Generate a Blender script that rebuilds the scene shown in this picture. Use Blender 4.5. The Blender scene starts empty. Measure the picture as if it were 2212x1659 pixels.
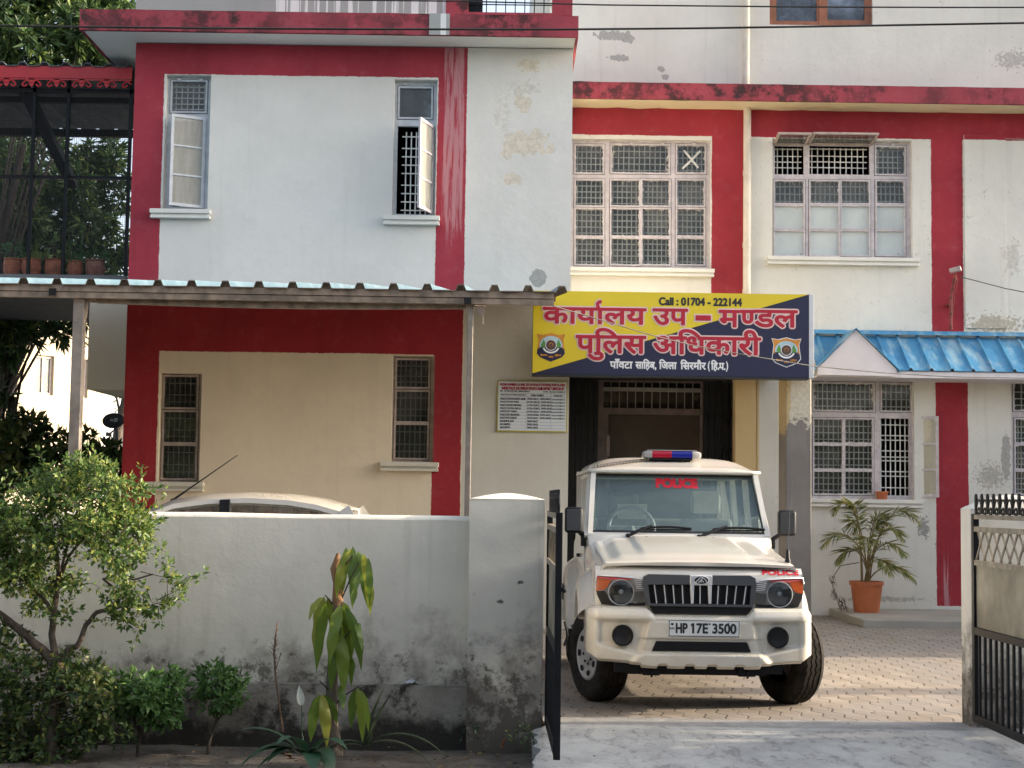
import bpy, bmesh, math, random
import numpy as np
from mathutils import Vector, Matrix, noise as mnoise

rnd = random.Random(7)
nrs = np.random.RandomState(11)
C = bpy.context.scene.collection
PI = math.pi
rad = math.radians

# ------------------------------------------------------------------ camera, world, sun
FPX, CX, CY = 3320.0, 1105.5, 829.5          # focal length and centre in units of a 2211 px wide picture
PITCH, ROLL = math.atan(250 / 3320), 0.0145
CAM = Vector((0, 0, 1.5))
ROT = Matrix.Rotation(PI / 2 + PITCH, 3, 'X') @ Matrix.Rotation(ROLL, 3, 'Z')
cd = bpy.data.cameras.new('camera')
cd.sensor_width = 36
cd.lens = 36 * FPX / 2211
cd.clip_start, cd.clip_end = 0.1, 1000
cam = bpy.data.objects.new('camera', cd)
C.objects.link(cam)
cam.matrix_world = Matrix.Translation(CAM) @ ROT.to_4x4()
bpy.context.scene.camera = cam

SUN_EL, SUN_AZ = rad(17), rad(5)             # azimuth from +X towards +Y
wd = bpy.data.worlds.new('World')
bpy.context.scene.world = wd
wd.use_nodes = True
sky = wd.node_tree.nodes.new('ShaderNodeTexSky')
sky.sky_type = 'NISHITA'
sky.sun_disc = False
sky.sun_elevation = SUN_EL
sky.sun_rotation = PI / 2 - SUN_AZ
sky.dust_density = 4.0
sky.air_density = 0.8
sky.ozone_density = 0.6
bg = wd.node_tree.nodes['Background']
hs = wd.node_tree.nodes.new('ShaderNodeHueSaturation')     # a hazy, paler sky
hs.inputs['Saturation'].default_value = .62
wd.node_tree.links.new(sky.outputs[0], hs.inputs['Color'])
wd.node_tree.links.new(hs.outputs[0], bg.inputs[0])
bg.inputs[1].default_value = 0.15
sl = bpy.data.lights.new('sun', 'SUN')
sl.energy = 2.5
sl.angle = rad(0.6)
sl.color = (1.0, 0.83, 0.62)
so = bpy.data.objects.new('sun', sl)
C.objects.link(so)
sdir = Vector((math.cos(SUN_EL) * math.cos(SUN_AZ), math.cos(SUN_EL) * math.sin(SUN_AZ), math.sin(SUN_EL)))
so.rotation_euler = sdir.to_track_quat('Z', 'Y').to_euler()
so.location = (20, 10, 20)
vs_ = bpy.context.scene.view_settings
vs_.view_transform = 'Standard'
vs_.look = 'None'
vs_.gamma = 1
vs_.exposure = 1.72


def P(px, py, Y):
    v = ROT @ Vector(((px - CX) / FPX, (CY - py) / FPX, -1))
    return CAM + v * (Y / v.y)


def XZ(px, py, Y):
    p = P(px, py, Y)
    return p.x, p.z


def rc(x0, y0, x1, y1, Y):
    mx, my = (x0 + x1) / 2, (y0 + y1) / 2
    return P(x0, my, Y).x, P(x1, my, Y).x, P(mx, y1, Y).z, P(mx, y0, Y).z


# ------------------------------------------------------------------ objects
ROOTS = {}


def tag(o, label=None, cat=None, group=None, kind=None):
    if label: o['label'] = label
    if cat: o['category'] = cat
    if group: o['group'] = group
    if kind: o['kind'] = kind
    return o


def thing(name, loc, label, cat, group=None, kind=None):
    o = bpy.data.objects.new(name, None)
    o.empty_display_size = .2
    C.objects.link(o)
    o.location = loc
    ROOTS[o.name] = Vector(loc)
    return tag(o, label, cat, group, kind)


def dup(o, parent=None):
    c = o.copy()
    C.objects.link(c)
    if parent is not None:
        c.parent = parent
    for ch in list(o.children):
        dup(ch, c)
    return c


class MB:
    def __init__(s):
        s.v, s.f, s.m, s.uv = [], [], [], []

    def add(s, vs, fs, m=0, uvs=None):
        b = len(s.v)
        s.v.extend([tuple(v) for v in vs])
        for k, f in enumerate(fs):
            s.f.append([b + i for i in f])
            s.m.append(m)
            s.uv.append(uvs[k] if uvs else None)

    def box(s, x0, x1, y0, y1, z0, z1, m=0):
        if x0 > x1: x0, x1 = x1, x0
        if y0 > y1: y0, y1 = y1, y0
        if z0 > z1: z0, z1 = z1, z0
        s.add([(x0, y0, z0), (x1, y0, z0), (x1, y1, z0), (x0, y1, z0), (x0, y0, z1), (x1, y0, z1), (x1, y1, z1), (x0, y1, z1)],
              [(0, 3, 2, 1), (4, 5, 6, 7), (0, 1, 5, 4), (1, 2, 6, 5), (2, 3, 7, 6), (3, 0, 4, 7)], m)

    def quad(s, a, b, c, d, m=0):
        s.add([a, b, c, d], [(0, 1, 2, 3)], m, [[(0, 0), (1, 0), (1, 1), (0, 1)]])

    def prism(s, poly, y0, y1, m=0, ax='y'):
        n = len(poly)
        def pt(p, t):
            if ax == 'y': return (p[0], t, p[1])
            if ax == 'x': return (t, p[0], p[1])
            return (p[0], p[1], t)
        vs = [pt(p, y0) for p in poly] + [pt(p, y1) for p in poly]
        fs = [tuple(range(n)), tuple(range(2 * n - 1, n - 1, -1))]
        fs += [(i, i + n, (i + 1) % n + n, (i + 1) % n) for i in range(n)]
        s.add(vs, fs, m)

    def bar(s, a, b, w, h=None, up=(0, 0, 1), m=0):
        a, b = Vector(a), Vector(b)
        h = h or w
        d = (b - a).normalized()
        u = Vector(up)
        if abs(d.dot(u)) > .95: u = Vector((0, 1, 0))
        r = d.cross(u).normalized()
        u = r.cross(d).normalized()
        vs = []
        for p in (a, b):
            for sx, sy in ((-1, -1), (1, -1), (1, 1), (-1, 1)):
                vs.append(p + r * (sx * w / 2) + u * (sy * h / 2))
        s.add(vs, [(0, 1, 2, 3), (7, 6, 5, 4), (0, 4, 5, 1), (1, 5, 6, 2), (2, 6, 7, 3), (3, 7, 4, 0)], m)

    def tube(s, pts, r, n=8, m=0, caps=True):
        pts = [Vector(p) for p in pts]
        k = len(pts)
        rs = r if isinstance(r, (list, tuple)) else [r] * k
        t0 = (pts[1] - pts[0]).normalized()
        u = Vector((0, 0, 1)) if abs(t0.z) < .9 else Vector((1, 0, 0))
        u = (u - t0 * u.dot(t0)).normalized()
        vs = []
        for i, p in enumerate(pts):
            t = (pts[min(i + 1, k - 1)] - pts[max(i - 1, 0)])
            t = t.normalized() if t.length > 1e-9 else t0
            u = (u - t * u.dot(t))
            u = u.normalized() if u.length > 1e-6 else t.orthogonal().normalized()
            w = t.cross(u)
            for j in range(n):
                a = 2 * PI * j / n
                vs.append(p + (u * math.cos(a) + w * math.sin(a)) * rs[i])
        fs = []
        for i in range(k - 1):
            for j in range(n):
                fs.append((i * n + j, i * n + (j + 1) % n, (i + 1) * n + (j + 1) % n, (i + 1) * n + j))
        if caps:
            fs.append(tuple(range(n - 1, -1, -1)))
            fs.append(tuple(range((k - 1) * n, k * n)))
        s.add(vs, fs, m)

    def lathe(s, prof, c, ax='z', n=24, m=0, ms=None):
        vs, fs = [], []
        k = len(prof)
        for r, t in prof:
            for j in range(n):
                a = 2 * PI * j / n
                x, y = r * math.cos(a), r * math.sin(a)
                q = {'z': (x, y, t), 'y': (x, t, y), 'x': (t, x, y)}[ax]
                vs.append((c[0] + q[0], c[1] + q[1], c[2] + q[2]))
        b = len(s.v)
        s.v.extend(vs)
        for i in range(k - 1):
            for j in range(n):
                s.f.append([b + i * n + j, b + i * n + (j + 1) % n, b + (i + 1) * n + (j + 1) % n, b + (i + 1) * n + j])
                s.m.append(ms[i] if ms else m)
                s.uv.append(None)

    def grid(s, fn, nu, nv, m=0, mfn=None):
        vs = [fn(i / nu, j / nv) for j in range(nv + 1) for i in range(nu + 1)]
        b = len(s.v)
        s.v.extend([tuple(v) for v in vs])
        for j in range(nv):
            for i in range(nu):
                a = b + j * (nu + 1) + i
                s.f.append([a, a + 1, a + nu + 2, a + nu + 1])
                s.m.append(mfn((i + .5) / nu, (j + .5) / nv) if mfn else m)
                s.uv.append(None)

    def loft(s, rings, m=0, close=False, caps=False):
        n = len(rings[0])
        vs = [p for r in rings for p in r]
        fs = []
        e = n if close else n - 1
        for i in range(len(rings) - 1):
            for j in range(e):
                fs.append((i * n + j, i * n + (j + 1) % n, (i + 1) * n + (j + 1) % n, (i + 1) * n + j))
        if caps:
            fs.append(tuple(range(n - 1, -1, -1)))
            fs.append(tuple(range((len(rings) - 1) * n, len(rings) * n)))
        s.add(vs, fs, m)

    def plate(s, x0, x1, z0, z1, holes, y0, y1, m=0, zones=(), back=True):
        """a wall in the XZ plane from y0 (front) to y1 with rectangular holes; zones paint cells: (x0,x1,z0,z1,mat)"""
        xs = {x0, x1}
        zs = {z0, z1}
        for h in list(holes) + [z[:4] for z in zones]:
            xs.update(min(max(q, x0), x1) for q in h[:2])
            zs.update(min(max(q, z0), z1) for q in h[2:4])
        xs, zs = sorted(xs), sorted(zs)
        def inh(cx, cz):
            return any(h[0] < cx < h[1] and h[2] < cz < h[3] for h in holes)
        for i in range(len(xs) - 1):
            for j in range(len(zs) - 1):
                if xs[i + 1] - xs[i] < 1e-6 or zs[j + 1] - zs[j] < 1e-6: continue
                cx, cz = (xs[i] + xs[i + 1]) / 2, (zs[j] + zs[j + 1]) / 2
                if inh(cx, cz): continue
                mm = m
                for z in zones:
                    if z[0] < cx < z[1] and z[2] < cz < z[3]: mm = z[4]
                a, b, c, d = xs[i], xs[i + 1], zs[j], zs[j + 1]
                s.quad((a, y0, c), (b, y0, c), (b, y0, d), (a, y0, d), mm)
                if back: s.quad((b, y1, c), (a, y1, c), (a, y1, d), (b, y1, d), m)
        for h in list(holes):
            a, b, c, d = max(h[0], x0), min(h[1], x1), max(h[2], z0), min(h[3], z1)
            s.quad((a, y0, c), (a, y0, d), (a, y1, d), (a, y1, c), m)
            s.quad((b, y0, d), (b, y0, c), (b, y1, c), (b, y1, d), m)
            s.quad((a, y0, d), (b, y0, d), (b, y1, d), (a, y1, d), m)
            s.quad((b, y0, c), (a, y0, c), (a, y1, c), (b, y1, c), m)
        a, b, c, d = x0, x1, z0, z1
        s.quad((a, y0, c), (a, y1, c), (a, y1, d), (a, y0, d), m)
        s.quad((b, y0, d), (b, y1, d), (b, y1, c), (b, y0, c), m)
        s.quad((a, y0, d), (a, y1, d), (b, y1, d), (b, y0, d), m)
        s.quad((b, y0, c), (b, y1, c), (a, y1, c), (a, y0, c), m)

    def xf(s, M, start=0):
        for i in range(start, len(s.v)):
            s.v[i] = tuple(M @ Vector(s.v[i]))
        return s

    def build(s, name, mats, parent=None, local=False, smooth=None, bevel=0, seg=2, fix=True, sub=0):
        if not isinstance(mats, (list, tuple)): mats = [mats]
        off = Vector((0, 0, 0))
        if parent is not None:
            r = parent
            while r.parent is not None: r = r.parent
            if not local: off = ROOTS.get(r.name, Vector((0, 0, 0)))
        me = bpy.data.meshes.new(name)
        me.from_pydata([(v[0] - off.x, v[1] - off.y, v[2] - off.z) for v in s.v], [], s.f)
        for m in mats: me.materials.append(m)
        me.polygons.foreach_set('material_index', s.m)
        if any(u for u in s.uv):
            ul = me.uv_layers.new(name='UVMap')
            for p, u in zip(me.polygons, s.uv):
                if u:
                    for k, li in enumerate(p.loop_indices): ul.data[li].uv = u[k]
        if fix:
            bm = bmesh.new()
            bm.from_mesh(me)
            bmesh.ops.remove_doubles(bm, verts=bm.verts, dist=1e-5)
            bmesh.ops.recalc_face_normals(bm, faces=bm.faces)
            bm.to_mesh(me)
            bm.free()
        if smooth is not None:
            me.polygons.foreach_set('use_smooth', [True] * len(me.polygons))
            if smooth < 180: me.set_sharp_from_angle(angle=rad(smooth))
        me.update()
        o = bpy.data.objects.new(name, me)
        C.objects.link(o)
        if parent is not None: o.parent = parent
        if bevel:
            md = o.modifiers.new('bevel', 'BEVEL')
            md.width, md.segments, md.limit_method, md.angle_limit = bevel, seg, 'ANGLE', rad(40)
            md.harden_normals = False
        if sub:
            md = o.modifiers.new('sub', 'SUBSURF')
            md.levels = md.render_levels = sub
        return o


# ------------------------------------------------------------------ materials
class NT:
    def __init__(s, name, rough=.7, metal=0, spec=.5, col=None):
        s.mt = bpy.data.materials.new(name)
        s.mt.use_nodes = True
        s.t = s.mt.node_tree
        s.b = s.t.nodes['Principled BSDF']
        s.b.inputs['Roughness'].default_value = rough
        s.b.inputs['Metallic'].default_value = metal
        s.b.inputs['Specular IOR Level'].default_value = spec
        if col is not None: s.b.inputs['Base Color'].default_value = (*col, 1)
        s._pos = None

    def n(s, typ, **kw):
        nd = s.t.nodes.new(typ)
        for k, v in kw.items(): setattr(nd, k, v)
        return nd

    def put(s, sock, v):
        if isinstance(v, bpy.types.NodeSocket): s.t.links.new(v, sock)
        elif isinstance(v, (tuple, list)) and len(v) == 3 and sock.type == 'RGBA': sock.default_value = (*v, 1)
        else: sock.default_value = v

    @property
    def pos(s):
        if s._pos is None: s._pos = s.n('ShaderNodeNewGeometry').outputs['Position']
        return s._pos

    def math(s, op, a, b=0.0, c=0.0):
        nd = s.n('ShaderNodeMath', operation=op)
        s.put(nd.inputs[0], a); s.put(nd.inputs[1], b); s.put(nd.inputs[2], c)
        return nd.outputs[0]

    def mix(s, fac, a, b, blend='MIX'):
        nd = s.n('ShaderNodeMix', data_type='RGBA', blend_type=blend)
        s.put(nd.inputs[0], fac); s.put(nd.inputs[6], a); s.put(nd.inputs[7], b)
        return nd.outputs[2]

    def scale(s, vec, sc):
        nd = s.n('ShaderNodeVectorMath', operation='MULTIPLY')
        s.put(nd.inputs[0], vec); nd.inputs[1].default_value = sc
        return nd.outputs[0]

    def noise(s, scale, detail=4, rough=.6, vec=None, dist=0, col=False):
        nd = s.n('ShaderNodeTexNoise')
        s.put(nd.inputs['Vector'], vec if vec is not None else s.pos)
        nd.inputs['Scale'].default_value = scale
        nd.inputs['Detail'].default_value = detail
        nd.inputs['Roughness'].default_value = rough
        nd.inputs['Distortion'].default_value = dist
        return nd.outputs['Color' if col else 'Fac']

    def mr(s, v, a, b, c=0.0, d=1.0, smooth=True):
        nd = s.n('ShaderNodeMapRange', interpolation_type='SMOOTHSTEP' if smooth else 'LINEAR')
        s.put(nd.inputs[0], v)
        nd.inputs[1].default_value, nd.inputs[2].default_value = a, b
        nd.inputs[3].default_value, nd.inputs[4].default_value = c, d
        return nd.outputs[0]

    def sep(s, v=None):
        nd = s.n('ShaderNodeSeparateXYZ')
        s.put(nd.inputs[0], v if v is not None else s.pos)
        return nd.outputs

    def comb(s, x, y, z=0.0):
        nd = s.n('ShaderNodeCombineXYZ')
        s.put(nd.inputs[0], x); s.put(nd.inputs[1], y); s.put(nd.inputs[2], z)
        return nd.outputs[0]

    def bump(s, h, strength=.3, dist=.01):
        nd = s.n('ShaderNodeBump')
        nd.inputs['Strength'].default_value = strength
        nd.inputs['Distance'].default_value = dist
        s.put(nd.inputs['Height'], h)
        s.t.links.new(nd.outputs[0], s.b.inputs['Normal'])

    def patch(s, x, z, rx, rz, nscale=9, amt=1.1, th=.0):
        """irregular flake mask about a point of the XZ plane"""
        sp = s.sep()
        dx = s.math('DIVIDE', s.math('SUBTRACT', sp[0], x), rx)
        dz = s.math('DIVIDE', s.math('SUBTRACT', sp[2], z), rz)
        r = s.math('SQRT', s.math('ADD', s.math('MULTIPLY', dx, dx), s.math('MULTIPLY', dz, dz)))
        nz = s.math('MULTIPLY', s.math('SUBTRACT', s.noise(nscale, 5, .65), .5), amt * 2)
        return s.mr(s.math('SUBTRACT', s.math('ADD', r, nz), 1.0), -.06, .02, 1, 0)

    def base(s, v): s.put(s.b.inputs['Base Color'], v)
    def rough(s, v): s.put(s.b.inputs['Roughness'], v)


def simple(name, col, rough=.6, metal=0, var=.12, scale=6, spec=.5, bump=0, bscale=60):
    k = NT(name, rough, metal, spec)
    nz = k.noise(scale, 5)
    c2 = tuple(c * (1 - var * 1.6) for c in col)
    c1 = tuple(min(1, c * (1 + var)) for c in col)
    k.base(k.mix(k.mr(nz, .3, .7), c2, c1))
    if bump: k.bump(k.noise(bscale, 4), bump, .004)
    return k.mt


def plaster(name, col, patches=(), var=.06, streak=.15, specks=0, grime_shade=None, warm=None, bump=.25, blister=(), reds=(), drips=()):
    k = NT(name, .88, 0, .25)
    n1 = k.noise(.9, 6, .6)
    n2 = k.noise(7, 5, .65)
    c = k.mix(k.mr(n1, .3, .7), tuple(q * (1 - var * 1.5) for q in col), tuple(min(1, q * (1 + var * .5)) for q in col))
    c = k.mix(k.mr(n2, .45, .8, 0, .35), c, tuple(q * .86 for q in col))
    if streak:
        st = k.noise(1, 4, .6, vec=k.scale(k.pos, (9, 9, .5)))
        c = k.mix(k.mr(st, .52, .8, 0, streak), c, (col[0] * .62, col[1] * .60, col[2] * .55))
    if specks:
        sp = k.math('MULTIPLY', k.mr(k.noise(16, 5, .7), .60, .66), k.mr(k.noise(1.3, 3), .45, .62))
        c = k.mix(k.math('MULTIPLY', sp, specks), c, (.22, .21, .19))
    flakes = None
    for p in patches:
        f = k.patch(*p[:4], nscale=p[5] if len(p) > 5 else 9, amt=p[6] if len(p) > 6 else 1.1)
        flakes = f if flakes is None else k.math('MAXIMUM', flakes, f)
        tone = k.mix(k.mr(k.noise(22, 5, .7), .35, .65), tuple(q * .86 for q in p[4]), tuple(min(1, q * 1.10) for q in p[4]))
        c = k.mix(k.math('MULTIPLY', f, .9), c, tone)
    if reds:                     # painted bands with a hand-cut, slightly wandering edge
        sp = k.sep()
        w1 = k.math('MULTIPLY', k.math('SUBTRACT', k.noise(2.6, 5, .7), .5), .030)
        w2 = k.math('MULTIPLY', k.math('SUBTRACT', k.noise(24, 3, .6), .5), .016)
        wob = k.math('ADD', w1, w2)
        px_, pz_ = k.math('ADD', sp[0], wob), k.math('ADD', sp[2], wob)
        front = k.mr(k.math('ABSOLUTE', k.sep(k.n('ShaderNodeNewGeometry').outputs['True Normal'])[1]), .5, .6)
        band = None
        for r in reds:
            e = .004
            f = k.math('MULTIPLY', k.mr(px_, r[0] - e, r[0] + e), k.mr(px_, r[1] - e, r[1] + e, 1, 0))
            f = k.math('MULTIPLY', f, k.math('MULTIPLY', k.mr(pz_, r[2] - e, r[2] + e), k.mr(pz_, r[3] - e, r[3] + e, 1, 0)))
            band = f if band is None else k.math('MAXIMUM', band, f)
        rcol = reds[0][4]
        rd = k.mix(k.mr(n1, .3, .7), tuple(q * .82 for q in rcol), tuple(q * 1.08 for q in rcol))
        rd = k.mix(k.mr(k.noise(6, 6, .7), .48, .85, 0, .16), rd, (.56, .26, .27))
        st2 = k.noise(1, 5, .65, vec=k.scale(k.pos, (7, 7, .35)))
        rd = k.mix(k.mr(st2, .52, .75, 0, .22), rd, tuple(q * .5 for q in rcol))
        for p in drips:
            st = k.noise(1, 5, .7, vec=k.scale(k.pos, (26, 1, 1.6)))
            f = k.math('MULTIPLY', k.mr(sp[0], p[0], p[0] + .06), k.mr(sp[0], p[1] - .06, p[1], 1, 0))
            g = k.math('MULTIPLY', f, k.mr(sp[2], p[2], p[3], 1, 0))
            g = k.mr(k.math('ADD', st, k.math('MULTIPLY', g, .42)), .78, .96)
            rd = k.mix(k.math('MULTIPLY', k.math('MULTIPLY', g, f), .5), rd, p[4])
        c = k.mix(k.math('MULTIPLY', band, front), c, rd)
    if grime_shade:
        z0, z1, gcol, amt = grime_shade
        sp = k.sep()
        g = k.mr(sp[2], z0, z1, 1, 0, smooth=False)
        g2 = k.math('ADD', g, k.math('MULTIPLY', k.math('SUBTRACT', k.noise(3.0, 7, .7), .5), 1.5))
        c = k.mix(k.mr(g2, .30, .75, 0, amt), c, gcol)
        g3 = k.math('ADD', g, k.math('MULTIPLY', k.math('SUBTRACT', k.noise(11, 6, .75), .5), 1.9))
        c = k.mix(k.mr(g3, .56, .82, 0, amt), c, (gcol[0] * .48, gcol[1] * .47, gcol[2] * .44))
    k.base(c)
    h = k.math('ADD', k.noise(5, 5, .6), k.math('MULTIPLY', k.noise(90, 3), .12))
    if flakes is not None: h = k.math('SUBTRACT', h, k.math('MULTIPLY', flakes, .35))
    for b in blister:
        h = k.math('ADD', h, k.math('MULTIPLY', k.patch(*b, nscale=7, amt=1.4), .25))
    k.bump(h, bump, .02)
    return k.mt


def redpaint(name, col=(.36, .028, .035), dirt=0.0, drips=(), chalk=.10):
    k = NT(name, .75, 0, .3)
    n1 = k.noise(1.2, 6, .6)
    c = k.mix(k.mr(n1, .3, .7), tuple(q * .86 for q in col), tuple(q * 1.06 for q in col))
    c = k.mix(k.mr(k.noise(8, 5, .7), .5, .85, 0, chalk), c, (.55, .22, .22))
    if dirt:
        d = k.math('MULTIPLY', k.mr(k.noise(3.2, 8, .72), .44, .56), k.mr(k.noise(.6, 3, vec=k.scale(k.pos, (1, 1, .2))), .38, .60))
        c = k.mix(k.math('MULTIPLY', d, dirt), c, (.035, .022, .022))
        d2 = k.mr(k.noise(14, 6, .75), .58, .7)
        c = k.mix(k.math('MULTIPLY', d2, dirt * .6), c, (.05, .03, .03))
    for p in drips:   # (x0,x1,z0,z1,col)
        sp = k.sep()
        st = k.noise(1, 5, .7, vec=k.scale(k.pos, (26, 1, 1.6)))
        f = k.math('MULTIPLY', k.mr(sp[0], p[0], p[0] + .06), k.mr(sp[0], p[1] - .06, p[1], 1, 0))
        f = k.math('MULTIPLY', f, k.mr(sp[2], p[2], p[3], 1, 0))
        f = k.mr(k.math('ADD', st, k.math('MULTIPLY', f, .5)), .78, .92)
        f2 = k.math('MULTIPLY', f, k.mr(sp[0], p[0], p[0] + .04))
        f2 = k.math('MULTIPLY', f2, k.mr(sp[0], p[1] - .04, p[1], 1, 0))
        c = k.mix(k.math('MULTIPLY', f2, .8), c, p[4])
    k.base(c)
    k.bump(k.math('ADD', k.noise(5, 5), k.math('MULTIPLY', k.noise(80, 3), .15)), .2, .015)
    return k.mt


def glassmat(name, tint=(.5, .55, .55), dirt=.25, refl=1.0, smear=True, dcol=(.42, .42, .39), rough=.03, even=False):  # dirt: share of diffuse film; sky panes and windscreen use it as painted reflection
    k = NT(name)
    t = k.t
    out = [n for n in t.nodes if n.type == 'OUTPUT_MATERIAL'][0]
    tr = k.n('ShaderNodeBsdfTransparent'); tr.inputs[0].default_value = (*tint, 1)
    gl = k.n('ShaderNodeBsdfGlossy'); gl.inputs['Roughness'].default_value = rough; gl.inputs[0].default_value = (refl, refl, refl, 1)
    fr = k.n('ShaderNodeFresnel'); fr.inputs[0].default_value = 1.5
    m1 = k.n('ShaderNodeMixShader')
    t.links.new(fr.outputs[0], m1.inputs[0]); t.links.new(tr.outputs[0], m1.inputs[1]); t.links.new(gl.outputs[0], m1.inputs[2])
    df = k.n('ShaderNodeBsdfDiffuse')
    k.put(df.inputs[0], dcol)
    f = k.math('MULTIPLY', k.mr(k.noise(5, 6, .7), .3, .75, dirt * .4, dirt * 1.2), k.mr(k.noise(1.1, 2, .5), .35, .65, .45, 1.5))
    if even: f = k.mr(k.noise(1, 4, .6, vec=k.scale(k.pos, (20, 20, 3))), .3, .7, dirt * .85, dirt * 1.1)
    if smear:
        uv = k.n('ShaderNodeTexCoord').outputs['UV']
        s2 = k.sep(uv)
        ex = k.math('MINIMUM', s2[0], k.math('SUBTRACT', 1, s2[0]))
        ey = k.math('MINIMUM', s2[1], k.math('SUBTRACT', 1, s2[1]))
        e = k.math('MINIMUM', ex, ey)
        nz = k.math('MULTIPLY', k.math('SUBTRACT', k.noise(16, 5, .75), .5), .38)
        e2 = k.math('ADD', e, nz)
        sm = k.mr(e2, .0, .035, 1, 0)
        st = k.mr(k.noise(1, 4, .7, vec=k.scale(k.pos, (30, 30, 5))), .66, .72, 0, .8)
        f = k.math('MAXIMUM', f, k.math('MULTIPLY', sm, .9))
        f = k.math('MAXIMUM', f, st)
        k.put(df.inputs[0], k.mix(k.math('MAXIMUM', sm, st), dcol, (.66, .65, .62)))
    m2 = k.n('ShaderNodeMixShader')
    t.links.new(f, m2.inputs[0]); t.links.new(m1.outputs[0], m2.inputs[1]); t.links.new(df.outputs[0], m2.inputs[2])
    t.links.new(m2.outputs[0], out.inputs[0])
    return k.mt


def leafmat(name, cols, trans=.35, rough=.45, spec=.4):
    k = NT(name, rough, 0, spec)
    t = k.t
    g = k.n('ShaderNodeNewGeometry')
    r = k.n('ShaderNodeValToRGB')
    t.links.new(g.outputs['Random Per Island'], r.inputs[0])
    el = r.color_ramp.elements
    el[0].position, el[0].color = 0, (*cols[0], 1)
    el[1].position, el[1].color = 1, (*cols[-1], 1)
    for i, c in enumerate(cols[1:-1]):
        e = el.new((i + 1) / (len(cols) - 1)); e.color = (*c, 1)
    k.base(r.outputs[0])
    tl = k.n('ShaderNodeBsdfTranslucent')
    t.links.new(r.outputs[0], tl.inputs[0])
    mx = k.n('ShaderNodeMixShader'); mx.inputs[0].default_value = trans
    out = [n for n in t.nodes if n.type == 'OUTPUT_MATERIAL'][0]
    t.links.new(k.b.outputs[0], mx.inputs[1]); t.links.new(tl.outputs[0], mx.inputs[2]); t.links.new(mx.outputs[0], out.inputs[0])
    return k.mt


# ------------------------------------------------------------------ lettering
def glyphs(body, dz=.0, cut=None):
    """flat outlines of a line of text, glyph by glyph: (verts, faces, char index) in the XY plane, size 1"""
    c = bpy.data.curves.new('lettering', 'FONT')
    c.body = body
    c.size = 1
    c.resolution_u = 6
    for i in range(len(body)): c.body_format[i].material_index = min(i, 30000)
    for i in range(len(body) + 1): c.materials.append(None)
    o = bpy.data.objects.new('lettering', c)
    C.objects.link(o)
    dg = bpy.context.evaluated_depsgraph_get()
    me = bpy.data.meshes.new_from_object(o.evaluated_get(dg))
    vs = [tuple(v.co[:2]) for v in me.vertices]
    fs = [(tuple(p.vertices), p.material_index) for p in me.polygons]
    bpy.data.objects.remove(o)
    bpy.data.curves.remove(c)
    bpy.data.meshes.remove(me)
    return vs, fs


def clipx(poly, xc):
    out = []
    for i in range(len(poly)):
        a, b = poly[i - 1], poly[i]
        ia, ib = a[0] <= xc, b[0] <= xc
        if ia != ib:
            t = (xc - a[0]) / (b[0] - a[0])
            out.append((xc, a[1] + (b[1] - a[1]) * t))
        if ib: out.append(b)
    return out


def letter(mb, body, x0, x1, z0, z1, y, m=0, bold=0.0, n=8, extra=None, ref=None, lift=.0006, cut=None):
    """write a line into the box x0..x1, z0..z1 of the plane at y facing -Y; bold = stroke growth in metres.
    ref: a character whose height is fitted to z0..z1 (Devanagari body height); extra(place) may add strokes"""
    vs, fs = glyphs(body)
    if not fs: return
    ax, bx = min(v[0] for v in vs), max(v[0] for v in vs)
    az, bz = min(v[1] for v in vs), max(v[1] for v in vs)
    if ref:
        rv, _ = glyphs(ref)
        az, bz = min(v[1] for v in rv), max(v[1] for v in rv)
    sx, sz = (x1 - x0) / (bx - ax), (z1 - z0) / (bz - az)
    shifts = [(0, 0)]
    if cut:                      # keep only the left share of the glyph (half letters)
        xc = ax + (bx - ax) * cut
        nv, nf = [], []
        for f, ci in fs:
            q = clipx([vs[i] for i in f], xc)
            if len(q) > 2:
                nf.append((tuple(range(len(nv), len(nv) + len(q))), ci)); nv += q
        vs, fs = nv, nf
    if bold:
        shifts = [(bold * math.cos(2 * PI * k / n), bold * math.sin(2 * PI * k / n)) for k in range(n)] + [(0, 0)]
    for k, (dx, dzz) in enumerate(shifts):
        used = {}
        for f, ci in fs:
            ids = []
            for i in f:
                key = (i, ci)
                if key not in used:
                    used[key] = len(mb.v)
                    v = vs[i]
                    mb.v.append((x0 + (v[0] - ax) * sx + dx, y - lift * (ci % 2) * .5 - k * .00004, z0 + (v[1] - az) * sz + dzz))
                ids.append(used[key])
            mb.f.append(ids); mb.m.append(m); mb.uv.append(None)


def stroke(mb, pts, w, y, m=0):
    """a flat brush stroke of width w through XZ points at y"""
    p = [Vector((a, b)) for a, b in pts]
    L, R = [], []
    for i in range(len(p)):
        t = (p[min(i + 1, len(p) - 1)] - p[max(i - 1, 0)]).normalized()
        nn = Vector((-t.y, t.x)) * w / 2
        L.append(p[i] + nn); R.append(p[i] - nn)
    vs = [(q.x, y, q.y) for q in L] + [(q.x, y, q.y) for q in R]
    n = len(p)
    mb.add(vs, [(i, i + 1, n + i + 1, n + i) for i in range(n - 1)], m)


def disc(mb, x, z, r, y, m=0, n=20, rz=None):
    rz = rz or r
    mb.add([(x + r * math.cos(2 * PI * k / n), y, z + rz * math.sin(2 * PI * k / n)) for k in range(n)], [tuple(range(n))], m)

# ------------------------------------------------------------------ shared materials
WHITE = (.725, .705, .66)
YB, YR = 18.2, 21.0          # fronts of the projecting block and of the main wall
TAN = (.665, .595, .485)
GREY = (.36, .355, .34)


def pt(px, py, rx, rz, col, Y, *more):
    x, z = XZ(px, py, Y)
    s = FPX / Y
    return (x, z, rx / s, rz / s, col) + more


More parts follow.
